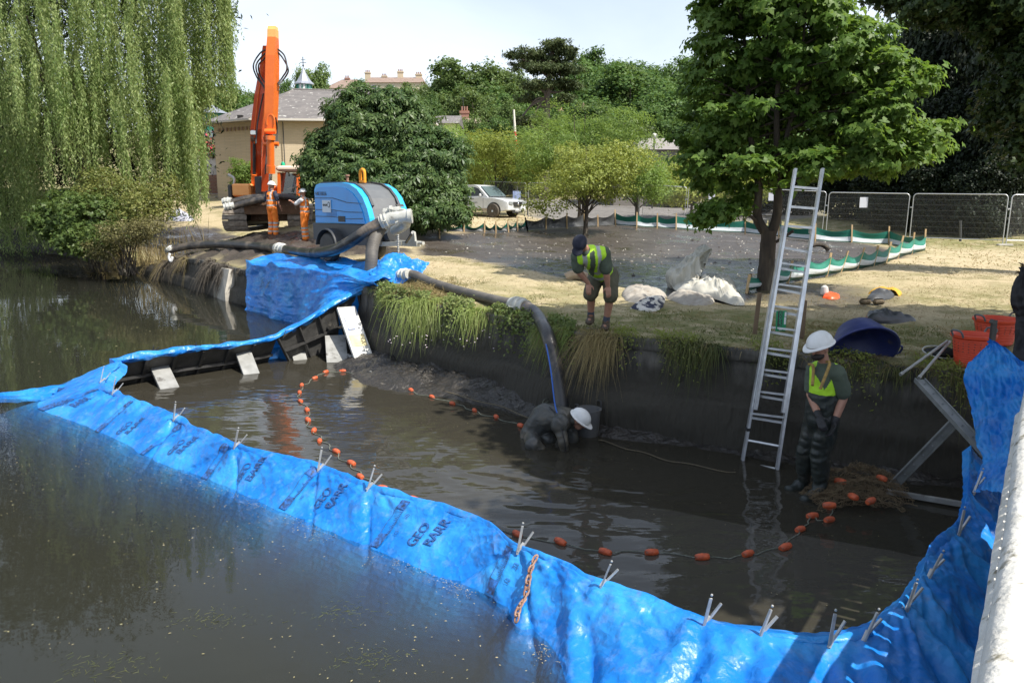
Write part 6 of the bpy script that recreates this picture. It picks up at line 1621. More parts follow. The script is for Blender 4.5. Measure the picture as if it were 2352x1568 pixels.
mb = MB(); extr(mb, [(.5, .6), (.5, .86), (3.2, .86), (3.2, .6)], -3, 9.8, 10); mb.obj("deck", M_stone, bridge)
mb = MB(); extr(mb, [(.07, 1.40), (.07, 1.45), (.13, 1.45), (.13, 1.40)], .1, 9.5, 12); mb.obj("lower_rail", M_white_paint, bridge)
for k in range(7): mb = MB(); mb.cyl(BP(.6 + k * 1.45, .10, .95), BP(.6 + k * 1.45, .10, 1.6), .035, n=10); mb.obj("rail_post", M_white_paint, bridge)
bal = MB(); bal.box((0, 0, .22), (.120, .02, .44), bev=.006)
bme = bal.mesh("picket"); bme.materials.append(M_white_paint)
for k in range(62):
    s = .2 + k * .152
    o = bpy.data.objects.new("picket", bme); COL.objects.link(o); o.parent = bridge; o.location = BP(s, .13, .962); o.rotation_euler = (0, 0, math.atan2(bd_.y, bd_.x))
# ================================================================== excavator
M_or = mat("orange_machine_paint", (.86, .175, .02), (.78, .15, .018), 4, .35, c3=(.34, .14, .05), s3=4, t3=(.64, .76), coat=.3)
M_or2 = mat("orange_red_boom_paint", (.68, .085, .012), (.60, .075, .012), 3, .35, c3=(.25, .08, .04), s3=3, t3=(.66, .78), coat=.3)
M_orL = mat("faded_light_orange", (.90, .42, .13), (.86, .36, .10), 4, .45)
M_track = mat("muddy_steel_track", (.40, .35, .29), (.22, .18, .145), 9, .65, .4, 30, metal=.25)
M_brown = mat("brown_worn_steel", (.12, .065, .035), (.20, .11, .06), 5, .6, .4, 18, c3=(.30, .24, .18), s3=6, t3=(.6, .7))
M_blk = mat("black_rubber", (.022, .022, .023), (.045, .043, .04), 9, .5, .25, 30)
M_chrome = mat("chrome_rod", (.7, .7, .7), None, rough=.15, metal=1)
M_glass = mat("dark_tinted_glass", (.02, .03, .035), None, rough=.05, spec=.9)
M_blue = mat("bright_blue_paint", (.012, .30, .74), (.014, .27, .68), 3, .3, coat=.35, c3=(.02, .20, .52), s3=3, t3=(.6, .8))
M_blueL = mat("light_blue_paint", (.02, .42, .86), (.02, .39, .82), 3, .3, coat=.35)
M_grey = mat("dark_grey_paint", (.055, .058, .062), (.045, .047, .05), 4, .45, c3=(.16, .16, .16), s3=9, t3=(.66, .76))
M_greyL = mat("scuffed_grey_panel", (.13, .137, .14), (.11, .115, .12), 6, .42, c3=(.28, .28, .27), s3=8, t3=(.64, .76))
M_pale = mat("pale_grey_pipe", (.55, .55, .50), (.42, .42, .38), 7, .5, .2, c3=(.20, .18, .14), s3=7, t3=(.62, .72), metal=.2)
EY = 28.2
e0 = AY(625, 528, EY); e0.z = g(e0.x, EY)
exc = empty("excavator", e0, label="orange tracked excavator with its long boom folded upright behind the workers", cat="excavator")
def X(u, v, dy=0): return AY(u, v, EY + dy) - e0
def ibox(name, u0, v0, u1, v1, y0, y1, m, bev=.03):
    a = X(u0, v1, y0); b = X(u1, v0, y0); mb = MB(); mb.box(((a.x + b.x) / 2, (y0 + y1) / 2, (a.z + b.z) / 2), (b.x - a.x, y1 - y0, b.z - a.z), bev=bev); return mb.obj(name, m, exc)
shoe = MB(); shoe.box((0, 0, 0), (.86, .19, .05)); shoe.box((0, -.05, .035), (.84, .02, .03)); shoe.box((0, .05, .035), (.84, .02, .03)); sm_ = shoe.mesh("track_shoe"); sm_.materials.append(M_track)
for uc in (540, 690):
    a = X(uc, 528); cx = a.x; R_ = .36; L2 = 3.3; zc = R_ + .04
    per = 2 * L2 + 2 * math.pi * R_; n = 40
    tr = MB(); tr.box((cx, L2 / 2 + R_, zc), (.5, L2, .5), bev=.05)
    tr.cyl((cx - .25, R_, zc), (cx + .25, R_, zc), .30, n=20); tr.cyl((cx - .25, R_ + L2, zc), (cx + .25, R_ + L2, zc), .30, n=20); tr.obj("track_frame", M_blk, exc)
    for k in range(n):
        s = per * k / n
        if s < math.pi * R_: t = -math.pi / 2 - s / R_ + math.pi * 0; y = R_ - R_ * math.sin(s / R_); z = zc - R_ * math.cos(s / R_); rx = s / R_
        elif s < math.pi * R_ + L2: q = s - math.pi * R_; y = R_ + q; z = zc + R_; rx = math.pi
        elif s < 2 * math.pi * R_ + L2: q = (s - math.pi * R_ - L2) / R_; y = R_ + L2 + R_ * math.sin(q); z = zc + R_ * math.cos(q); rx = math.pi + q
        else: q = s - 2 * math.pi * R_ - L2; y = R_ + L2 - q; z = zc - R_; rx = 0
        o = bpy.data.objects.new("track_shoe", sm_); COL.objects.link(o); o.parent = exc; o.location = (cx, y, z); o.rotation_euler = (math.pi - rx, 0, 0)
ibox("undercarriage", 570, 488, 660, 508, 1.0, 3.4, M_brown)
ibox("slew_deck", 528, 470, 700, 482, .5, 4.2, M_blk)
ibox("side_tank", 531, 422, 574, 452, .55, 1.7, M_orL, .06)
ibox("side_skirt", 533, 455, 578, 470, .5, 1.9, M_or, .04)
ibox("side_cover", 524, 424, 531, 455, .5, 3.2, M_blk)
ibox("engine_cover", 560, 426, 650, 456, 2.2, 4.4, M_or, .08)
ibox("hose_reel_box", 586, 405, 600, 446, .5, 1.2, M_blk)
mb = MB(); c = X(537, 424, .9); mb.tube(catmull([c, c + Vector((.02, 0, .22)), c + Vector((-.18, 0, .35))], 5), .045, 8); mb.obj("exhaust", M_pale, exc, smooth=True)
# wide digging bucket with its cast emblem
mb = MB(); a = X(562, 492, -.1); b = X(690, 452, -.1); 
pf_ = [(0, 0), (.10, -.02), (.55, .10), (.62, .42), (.55, .60), (-.02, .60), (-.06, .30)]
mb.prism([(a.x, y - .1, a.z + z) for y, z in pf_], (a.x, 0, 0), (b.x, 0, 0)); mb.obj("bucket", M_brown, exc)
mb = MB(); mb.bar((a.x, -.12, a.z + .60), (b.x, -.12, b.z - .02), .07, .05); mb.obj("bucket_edge", M_track, exc)
mb = MB(); c = X(584, 470, -.19); mb.tube([c + Vector((.15 * math.cos(t), 0, .09 * math.sin(t))) for t in np.linspace(0, 6.283, 24)], .012, 6); mb.tube([c + Vector((.10 * math.cos(t), 0, .05 * math.sin(t))) for t in np.linspace(0, 6.283, 20)], .008, 6); mb.obj("emblem", mat("brass_emblem", (.30, .20, .12), None, rough=.5, metal=.5), exc)
# boom: bent box beam
def beam(name, pts, w, m, parent=exc):
    """pts: (centre, depth)"""
    mb = MB(); vs = []
    for (p, d, ww) in pts: vs += [p + Vector((-ww / 2, -d / 2, 0)), p + Vector((ww / 2, -d / 2, 0)), p + Vector((ww / 2, d / 2, 0)), p + Vector((-ww / 2, d / 2, 0))]
    n = len(pts); fs = [(4 * i + k, 4 * i + (k + 1) % 4, 4 * i + 4 + (k + 1) % 4, 4 * i + 4 + k) for i in range(n - 1) for k in range(4)] + [(0, 1, 2, 3), tuple(range(4 * n - 4, 4 * n))]
    mb.add(vs, fs); return mb.obj(name, m, parent)
beam("boom", [(X(598, 446, 1.9), .7, .34), (X(596, 400, 1.5), .8, .38), (X(598, 300, .8), 1.0, .39), (X(605, 220, .5), .8, .36), (X(613, 150, .3), .55, .30), (X(617, 108, .1), .45, .26)], .4, M_or2)
for s_ in (-1, 1):
    beam("boom_flange", [(X(598 + s_ * 11.5, 446, 1.52), .04, .03), (X(596 + s_ * 13, 400, 1.08), .04, .03), (X(598 + s_ * 13.5, 300, .28), .04, .03), (X(605 + s_ * 12, 220, .08), .04, .03), (X(616 + s_ * 9, 120, -.15), .04, .03)], .03, M_or)
beam("dipper_arm", [(X(627, 88, -.5), .40, .27), (X(626, 130, -.5), .55, .30), (X(625, 200, -.45), .6, .30), (X(623, 262, -.4), .55, .30), (X(622, 300, -.4), .42, .29)], .3, M_or)
beam("arm_tip", [(X(627, 62, -.45), .30, .24), (X(627, 70, -.5), .36, .27), (X(627, 87.6, -.5), .40, .27)], .3, M_orL)
beam("arm_lower", [(X(617, 302, -.1), .3, .2), (X(614, 370, .1), .3, .26), (X(612, 440, .3), .3, .26)], .2, M_or2)
mb = MB(); mb.tube([X(622 + 9 * math.cos(t) * (1 if abs(math.sin(t)) < .95 else 1), 281 - 18 * math.sin(t), -.66) for t in np.linspace(-.35, math.pi + .35, 18)], .025, 6); mb.obj("arm_bracket", M_or, exc)
mb = MB(); mb.cyl(X(621, 318, -.75), X(622, 390, -.6), .125, n=16); mb.cyl(X(621, 322, -.75), X(621, 312, -.75), .16, n=16); mb.cyl(X(622, 380, -.62), X(622, 398, -.58), .15, n=16); mb.obj("arm_cylinder", M_or, exc, smooth=True)
mb = MB(); mb.cyl(X(622, 398, -.58), X(620, 440, -.4), .06, n=12); mb.obj("cylinder_rod", M_chrome, exc, smooth=True)
mb = MB(); mb.cyl(X(609, 302, -.6), X(633, 302, -.6), .09, n=14); mb.cyl(X(605, 331, -.4), X(640, 331, -.4), .07, n=12); mb.obj("pivot_pin", M_or, exc, smooth=True)
for du in (-15, 14):
    mb = MB(); mb.cyl(X(599 + du, 400, .9), X(599 + du, 446, 1.2), .11, n=14); mb.obj("boom_cylinder", M_or, exc, smooth=True)
    mb = MB(); mb.cyl(X(599 + du, 320, .5), X(599 + du, 400, .9), .055, n=12); mb.obj("cylinder_rod", M_blk, exc, smooth=True)
    mb = MB(); mb.cyl(X(597 + du - 4, 318, .5), X(597 + du + 5, 318, .5), .12, n=14); mb.obj("pivot_boss", M_brown, exc, smooth=True)
mb = MB(); c = X(583, 305, .3); mb.box((c.x, c.y, c.z), (.2, .14, .16), bev=.02); mb.obj("work_lamp", M_chrome, exc)
for pts in ([(617, 112), (598, 122), (582, 150), (590, 178), (608, 205), (613, 240), (614, 330)], [(616, 118), (600, 132), (588, 152), (595, 180), (610, 206), (616, 236), (616, 320)], [(616, 124), (605, 138), (594, 150), (597, 172), (612, 196), (619, 215)],
            [(636, 118), (650, 135), (662, 160), (655, 178), (640, 195)], [(636, 112), (653, 128), (659, 158), (650, 176), (638, 192)], [(605, 215), (592, 280), (588, 330)], [(611, 260), (613, 330), (609, 400)], [(633, 270), (637, 300), (634, 340)]):
    mb = MB(); mb.tube(catmull([X(u, v, -.45 + .2 * (k % 2)) for k, (u, v) in enumerate(pts)], 6), .026, 7); mb.obj("hydraulic_hose", M_blk, exc, smooth=True)
# cab
mb = MB(); a = X(638, 395, 1.0); b = X(692, 386, 1.0); mb.box(((a.x + b.x) / 2, 1.75, a.z + .12), (b.x - a.x + .1, 1.7, .2), bev=.07); mb.obj("cab_roof", mat("cream_roof", (.68, .58, .46), None, rough=.5), exc)
ca = X(640, 452, 1.05); cb_ = X(690, 396, 1.05)
mb = MB(); mb.box(((ca.x + cb_.x) / 2, 2.55, (ca.z + cb_.z) / 2), (cb_.x - ca.x, .06, cb_.z - ca.z)); mb.box((ca.x + .03, 1.8, (ca.z + cb_.z) / 2), (.05, 1.5, cb_.z - ca.z)); mb.box(((ca.x + cb_.x) / 2, 1.75, ca.z), (cb_.x - ca.x, 1.5, .06)); mb.obj("cab_shell", M_grey, exc)
for u in (685, 641):
    mb = MB(); mb.bar(X(u, 396, 1.0), X(u, 458, 1.0), .10, .08); mb.obj("cab_pillar", M_or, exc)
gm, gnt, gb = _new("cab_glass"); gnt.nodes.remove(gb)
tr_ = gnt.nodes.new("ShaderNodeBsdfTransparent"); tr_.inputs[0].default_value = (.72, .80, .80, 1); gl_ = gnt.nodes.new("ShaderNodeBsdfGlossy"); gl_.inputs['Roughness'].default_value = .03
mi_ = gnt.nodes.new("ShaderNodeMixShader"); mi_.inputs[0].default_value = .14; gnt.links.new(tr_.outputs[0], mi_.inputs[1]); gnt.links.new(gl_.outputs[0], mi_.inputs[2]); gnt.links.new(mi_.outputs[0], gnt.nodes["Material Output"].inputs[0])
mb = MB(); mb.box(((ca.x + cb_.x) / 2, 1.04, (ca.z + cb_.z) / 2), (cb_.x - ca.x - .12, .02, cb_.z - ca.z)); mb.obj("windscreen", gm, exc)
mb = MB(); c = X(650, 383, 1.6); mb.lathe([(.075, 0), (.075, .10), (.05, .16), (.001, .18)], c, n=14); mb.obj("beacon", mat("green_beacon", (.02, .40, .22), None, rough=.2), exc, smooth=True)
# operator
oc = X(662, 440, 1.7); op = empty("person", e0 + oc, label="machine operator in a dark shirt sitting behind the cab windscreen", cat="person")
bm_ = MB(); cap_(bm_, (0, 0, -.1), (0, 0, .42), .14, .16); cap_(bm_, (-.17, 0, .45), (.17, 0, .45), .08); skinned("shirt", bm_, .02, M_navy, op)
bm_ = MB(); cap_(bm_, (0, 0, .4), (0, 0, .6), .06); head(bm_, (0, -.02, .70), (0, -1, -.1))
for s_ in (-1, 1): cap_(bm_, (s_ * .24, 0, .42), (s_ * .30, -.15, .15), .055, .045); cap_(bm_, (s_ * .30, -.15, .15), (s_ * .16, -.42, .10), .045, .035); hand(bm_, (s_ * .16, -.42, .10), (0, -1, 0), (0, 0, -1), (-s_, 0, 0), 1, .8)
skinned("body", bm_, .014, M_skin, op)
# bundled hoses lying over the bucket
def coupling(name, a, b, r, parent, m=None):
    mb = MB(); a = Vector(a); b = Vector(b); d = (b - a).normalized(); L_ = (b - a).length
    mb.lathe([(r * .96, 0), (r * 1.04, 0), (r * 1.04, L_ * .22), (r * 1.24, L_ * .24), (r * 1.24, L_ * .34), (r * 1.02, L_ * .36), (r * 1.02, L_ * .56), (r * 1.22, L_ * .58), (r * 1.22, L_ * .68), (r * 1.0, L_ * .7), (r * 1.0, L_), (r * .85, L_)], a, d, 18, cap=True)
    x, y, _ = frame_of(d); mb.tube([a + d * L_ * .28 + x * r * 1.2, a + d * L_ * .5 + x * r * 1.5, a + d * L_ * .75 + x * r * 1.3], r * .10, 6); mb.tube([a + d * L_ * .28 - x * r * 1.2, a + d * L_ * .5 - x * r * 1.5, a + d * L_ * .75 - x * r * 1.3], r * .10, 6)
    return mb.obj(name, m or M_pale, parent, smooth=True)
def hose(name, pts, r, label, ends=(), m=None, cat="hose"):
    t = empty(name, pts[0], label=label, cat=cat); o = Vector(pts[0]); P = [Vector(p) - o for p in catmull(pts, 14)]
    Pq, l = resample(P, max(30, int(np.linalg.norm(np.diff(np.array([tuple(p) for p in P]), axis=0), axis=1).sum() / .02)))
    rr = r * (1 + .018 * np.sin(l * 2 * math.pi / .055)); mb = MB(); mb.tube([Vector(p) for p in Pq], list(rr), 16); mb.obj("hose_wall", m or M_hose, t, smooth=True)
    for a, b, rc in ends: coupling("coupling", Vector(a) - o, Vector(b) - o, rc, t)
    return t
M_hose = mat("black_corrugated_hose", (.022, .023, .026), (.050, .046, .042), 3.0, .32, .15, 50, c3=(.16, .13, .10), s3=2.2, t3=(.50, .64), rvar=.1)
M_hoseD = mat("dusty_hose", (.085, .078, .07), (.14, .125, .105), 4, .6, .3, 60, c3=(.05, .05, .05), s3=3, t3=(.55, .7))
hose("hose", [AY(528, 466, 27.9), AY(560, 457, 27.9), AY(600, 452, 27.8), AY(650, 452, 27.9), AY(690, 458, 27.9)], .11, "black hose lying over the excavator bucket, upper one of the pair", [(AY(512, 464, 27.9), AY(532, 461, 27.9), .12)])
hose("hose", [AY(534, 476, 27.7), AY(565, 466, 27.75), AY(605, 458, 27.7), AY(640, 462, 27.7)], .115, "black hose in front of the excavator, lower one of the pair", [(AY(514, 477, 27.6), AY(538, 472, 27.7), .125)])

# ================================================================== pump trailer
TL = Vector((.70, -.714, 0)).normalized(); TW = Vector((-TL.y, TL.x, 0)) * -1     # TW points away from the visible long side's opposite
TW = Vector((-.714, -.70, 0)).normalized()   # outward normal of the long side that faces the pond
N0 = AY(850, 520, 18.2); gz0 = 1.40; N0.z = gz0
trl = empty("pump_trailer", N0, label="bright blue and grey trailer mounted diesel pump parked beside the chestnut tree", cat="pump")
trl.rotation_euler = (0, 0, 0)
def Tq(l, w, z): return TL * (-l) + TW * (-w) + Vector((0, 0, z))   # l back from the front, w in from the near side
LEN, WID = 2.35, 1.12
prof_ = [(2.35, .90), (2.35, 1.70), (2.27, 1.81), (2.1, 1.85), (1.15, 1.86), (.80, 1.82), (.50, 1.70), (.28, 1.52), (.12, 1.28), (.03, 1.05), (.0, .92)]
def slab(name, pr, w0, w1, m, parent=trl): mb = MB(); mb.prism([Tq(l, w0, z) for l, z in pr], Tq(0, w0, 0), Tq(0, w1, 0)); return mb.obj(name, m, parent)
inner = [(l + (.04 if l < .2 else -.03 if l > 2.3 else 0), z - (.02 if z > 1 else 0)) for l, z in prof_]
slab("body", inner, .12, WID - .12, M_greyL)
slab("side_panel", [(2.32, .93)] + [(l - .04 if l > 2 else l + .16, z - .09 if z > 1 else z) for l, z in prof_[1:-1]] + [(.17, .93)], -.005, .10, M_blue)
slab("side_band", prof_, .012, .15, M_blueL); slab("side_band", prof_, WID - .15, WID, M_blueL)
for k, (z0, z1) in enumerate(((1.50, 1.50), (1.22, 1.18), (1.06, 1.04))):
    mb = MB(); pts = [Tq(2.31, -.012, z0), Tq(1.5, -.012, z0 - .0), Tq(.9, -.012, z0 - .04 - .06 * (k == 0)), Tq(.30 - .02 * k, -.012, z1 - .12 * (k == 0))]; mb.tube(pts, .007, 6); mb.obj("panel_groove", M_grey, trl)
for k in range(6):
    mb = MB(); mb.bar(Tq(1.80, -.010, 1.08 + k * .022), Tq(1.35, -.010, 1.08 + k * .022), .008, .008); mb.obj("louvre", mat("louvre_blue", (.006, .16, .45), None, rough=.4), trl)
mb = MB(); mb.box((0, 0, 0), (.01, .01, .01)); 
mb = MB(); mb.prism([Tq(l, -.02, z) for l, z in ((1.28, 1.08), (1.0, 1.08), (1.0, .95), (1.28, .95))], Tq(0, 0, 0), Tq(0, .02, 0)); mb.obj("handle_recess", M_blk, trl)
slab("top_strip", [(1.22, 1.88), (.80, 1.845), (.5, 1.73), (.26, 1.54), (.12, 1.34), (.16, 1.30), (.5, 1.66), (.8, 1.79), (1.22, 1.82)], .155, .22, M_grey)
slab("top_strip", [(1.22, 1.88), (.80, 1.845), (.5, 1.73), (.26, 1.54), (.12, 1.34), (.16, 1.30), (.5, 1.66), (.8, 1.79), (1.22, 1.82)], WID - .22, WID - .155, M_grey)
slab("top_cover", [(2.2, 1.84), (2.2, 1.885), (1.25, 1.885), (1.25, 1.84)], .10, WID - .10, M_blk)
slab("chassis", [(2.5, .50), (2.5, .895), (-.02, .895), (-.02, .45), (.5, .42)], .02, WID - .02, M_grey)
mb = MB(); c = Tq(1.15, WID * .55, 1.86); pts = [c + TL * (-.13 * math.cos(t)) * 1 + Vector((0, 0, .15 + .16 * math.sin(t))) for t in np.linspace(0, math.pi, 12)]
pts = [c + TL * -.09] + [c + TL * (-.09 * math.cos(t)) + Vector((0, 0, .22 + .09 * math.sin(t))) for t in np.linspace(0, math.pi, 10)] + [c + TL * .09]
mb.tube(pts, .038, 8); mb.bar(c + TL * -.09 + Vector((0, 0, .03)), c + TL * .09 + Vector((0, 0, .03)), .08, .06); mb.obj("lifting_eye", mat("yellow_orange_eye", (.88, .33, .02), None, rough=.4), trl, smooth=True)
mb = MB(); c = Tq(1.72, WID * .5, 1.88); mb.cyl(c, c + Vector((0, 0, .17)), .035, n=10); mb.cyl(c + Vector((0, 0, .14)), c + Vector((0, 0, .18)), .06, n=10); mb.obj("exhaust_stub", M_rust, trl)
mb = MB(); mb.prism([Tq(l, -.03, z) for l, z in ((1.95, 1.45), (1.58, 1.45), (1.58, 1.16), (1.95, 1.16))], Tq(0, 0, 0), Tq(0, .018, 0)); sg = mb.obj("name_plate", mat("grey_white_plate", (.62, .66, .68), None, rough=.5), trl)
xd = TL; text_on("plate_lettering", "exsel", Tq(1.92, -.033, 1.31), TL, (0, 0, 1), .105, M_blk, trl, .001, True)
mb = MB(); c = Tq(1.65, -.034, 1.34); mb.tube([c + TL * (.045 * math.cos(t)) + Vector((0, 0, .06 * math.sin(t))) for t in np.linspace(-2.4, 2.2, 12)], .009, 6); mb.obj("plate_logo", M_greyL, trl)
text_on("fleet_number", "HK10026", Tq(2.27, -.014, 1.56), TL, (0, 0, 1), .13, M_grey, trl, .001)
for (l0, l1, w0, w1, z0, z1) in ((-.0, .0, .78, .98, 1.30, 1.36), (-.0, .0, .40, .66, .93, .99)):
    mb = MB(); mb.prism([Tq(-.012 + .06, w0, z0), Tq(-.012 + .06, w1, z0), Tq(.0 + .09, w1, z1), Tq(.0 + .09, w0, z1)], (0, 0, 0), TL * .04); mb.obj("slot", M_blk, trl)
# wheel and mudguard
for w, lab in ((-.10, 1), (WID + .10, 0)):
    wc = Tq(1.55, w, .34)
    mb = MB(); mb.lathe([(.20, -.10), (.31, -.10), (.345, -.07), (.355, -.02), (.355, .02), (.345, .07), (.31, .10), (.20, .10)], wc, TW, 32); ty = mb.obj("tyre", M_blk, trl, smooth=True)
    mb = MB(); mb.lathe([(.01, .03), (.07, .035), (.09, .01), (.17, .0), (.19, .05), (.215, .07)], wc, TW * (1 if lab else -1), 24, cap=False)
    for k in range(10):
        a = 2 * math.pi * k / 10; p = wc + TW * .02 + TL * .13 * math.cos(a) + Vector((0, 0, .13 * math.sin(a))); mb.cyl(p, p + TW * .006, .018, n=8)
    mb.obj("rim", M_galv, trl, smooth=True)
    mb = MB(); n = 18; vs = []
    for k in range(n + 1):
        a = math.pi * (.02 + .96 * k / n)
        for r_, ww in ((.43, -.13), (.43, .13), (.40, .13), (.40, -.13)): vs.append(wc + TL * r_ * math.cos(a) * 1.05 + TW * ww + Vector((0, 0, r_ * math.sin(a) + .02)))
    mb.add(vs, [(4 * k + j, 4 * k + (j + 1) % 4, 4 * k + 4 + (j + 1) % 4, 4 * k + 4 + j) for k in range(n) for j in range(4)] + [(0, 1, 2, 3), (4 * n, 4 * n + 1, 4 * n + 2, 4 * n + 3)]); mb.obj("mudguard", M_grey, trl, smooth=True)
# drawbar, jack, handbrake
mb = MB(); mb.bar(Tq(.1, WID * .5, .48), Tq(-1.05, WID * .5, .50), .12, .12); mb.bar(Tq(.1, WID * .25, .46), Tq(-.5, WID * .45, .48), .07, .1); mb.bar(Tq(.1, WID * .75, .46), Tq(-.5, WID * .55, .48), .07, .1); mb.cyl(Tq(-1.0, WID * .5, .52), Tq(-1.22, WID * .5, .52), .04, n=10); mb.obj("drawbar", M_pale, trl)
mb = MB(); mb.prism([Tq(-.72, WID * .5, .56), Tq(-.98, WID * .5, .56), Tq(-.95, WID * .5, .76), Tq(-.86, WID * .5, .78)], (0, 0, 0), TW * .05); mb.obj("bracket", M_pale, trl)
mb = MB(); mb.bar(Tq(-.8, WID * .35, .52), Tq(-1.15, WID * .25, .72), .05, .04); mb.cyl(Tq(-1.15, WID * .25, .72), Tq(-1.22, WID * .23, .76), .03, n=8); mb.obj("brake_lever", M_grey, trl)
mb = MB(); jp = Tq(-.62, WID * .28, 0); rr = [];  
for k in range(40): rr.append((.022 + .006 * (k % 2), .02 + k * .02))
mb.lathe(rr, jp, (0, 0, 1), 10); mb.cyl(jp + Vector((0, 0, .8)), jp + Vector((0, 0, .98)), .035, n=10); mb.bar(jp + Vector((0, 0, .95)), jp + TL * .28 + Vector((0, 0, 1.12)), .02); mb.cyl(jp, jp + Vector((0, 0, .02)), .09, n=10); mb.obj("jack_stand", M_galv, trl)
wc = Tq(-.4, WID * .2, .10); mb = MB(); mb.lathe([(.05, -.04), (.10, -.035), (.105, 0), (.10, .035), (.05, .04)], wc, TW, 20); mb.obj("jockey_wheel", M_blk, trl, smooth=True)
# pump volute and valve
mb = MB(); mb.lathe([(.18, -.12), (.30, -.10), (.34, 0), (.30, .10), (.18, .12)], Tq(-.10, WID * .55, .75), TL, 24); mb.obj("pump_casing", M_grey, trl, smooth=True)
def Wt(u, v, y): return AY(u, v, y) - N0
mb = MB(); mb.cyl(Wt(883, 492, 17.75), Wt(920, 487, 17.7), .13, n=18); mb.cyl(Wt(897, 488, 17.7), Wt(903, 487, 17.7), .15, n=18); mb.bar(Wt(890, 480, 17.6), Wt(912, 486, 17.5), .03, .03); mb.tube(catmull([Wt(905, 492, 17.5), Wt(915, 483, 17.5), Wt(928, 482, 17.5), Wt(935, 487, 17.5)], 5), .022, 7); mb.bar(Wt(930, 488, 17.5), Wt(947, 484, 17.5), .03, .025); mb.obj("valve", M_pale, trl, smooth=True)
mb = MB(); mb.cyl(Wt(893, 503, 17.35), Wt(941, 496, 17.3), .135, n=20); mb.cyl(Wt(937, 497, 17.3), Wt(946, 496, 17.3), .155, n=20); mb.tube(catmull([Wt(925, 500, 17.35), Wt(932, 515, 17.5), Wt(905, 530, 17.8)], 5), .11, 14); mb.cyl(Wt(924, 508, 17.3), Wt(924, 513, 17.3), .05, n=10); mb.cyl(Wt(914, 509, 17.2), Wt(908, 512, 17.2), .02, n=8); mb.obj("outlet_pipe", M_pale, trl, smooth=True)
mb = MB(); mb.cyl(Wt(879, 512, 17.6), Wt(874, 527, 17.5), .15, n=20); mb.cyl(Wt(876, 520, 17.55), Wt(875, 524, 17.5), .17, n=20); mb.obj("inlet_flange", M_pale, trl, smooth=True)
mb = MB(); mb.cyl(Tq(2.4, WID * .5, 1.2), Tq(2.62, WID * .5, 1.2), .07, n=14); mb.obj("rear_socket", M_pale, trl, smooth=True)

hA = [AY(388, 574, 27.4), AY(410, 569, 27.4), AY(450, 563, 27.0), AY(520, 561, 26.0), AY(600, 566, 24.6), AY(660, 573, 22.6), AY(715, 580, 20.2), AY(765, 574, 18.2), AY(805, 555, 17.5), AY(845, 528, 17.3), AY(880, 509, 17.35), AY(892, 504, 17.35)]
hose("hose", hA, .128, "long black suction hose snaking along the wall top from the pump outlet", [(AY(392, 576, 27.4), AY(386, 568, 27.4), .14), (AY(636, 569.5, 23.3), AY(656, 573, 22.7), .135), (AY(874, 511.5, 17.35), AY(896, 503, 17.35), .14)], m=M_hose)
mb = MB(); mb.tube(catmull([AY(390, 582, 27.2), AY(388, 592, 27.2), AY(393, 600, 27.2), AY(396, 590, 27.2)], 5), .045, 8); mb.obj("rag", M_white, label="pale rag hanging from the far end of the hose over the wall", cat="rag", smooth=True)
hose("hose", [AY(874, 524, 17.5), AY(862, 545, 17.3), AY(855, 570, 17.2), AY(853, 600, 17.1), AY(850, 640, 17.1)], .135, "short dusty hose dropping from the pump down behind the blue tarpaulin", m=M_hoseD)
pts = [AY(918, 632, 16.5), AY(950, 630, 16.2)]
for u, v in ((990, 642), (1040, 658), (1100, 674), (1150, 686), (1185, 692)): pts.append(GP(u, v + 7, .11))
hose("hose", pts, .088, "dusty hose lying on the mown grass between the blue tarpaulin and the coupling", [(AY(918, 632, 16.5), AY(940, 629, 16.2), .105)], m=M_hoseD)
c0 = GP(1178, 700, .12); c1 = GP(1208, 706, .14)
pts = [c1.lerp(c0, .3), c1, AY(1232, 722, float(c1.y) - .35), AY(1256, 765, 11.3), AY(1272, 820, 11.0), AY(1284, 880, 10.8), AY(1292, 950, 10.6), AY(1294, 1010, 10.4)]
hose("hose", pts, .098, "black hose bending over the wall edge down to the crouching man", [(c0, c1, .12)])
mb = MB(); mb.tube(catmull([AY(1205, 700, float(c1.y)-.1), AY(1240, 740, float(c1.y) - .5), AY(1262, 830, 10.5), AY(1275, 930, 10.1), AY(1288, 965, 9.9)], 8), .010, 6); mb.obj("blue_rope", mat("blue_rope", (.03, .12, .45), None, rough=.7), label="thin blue rope running down beside the black hose at the wall", cat="rope", smooth=True)

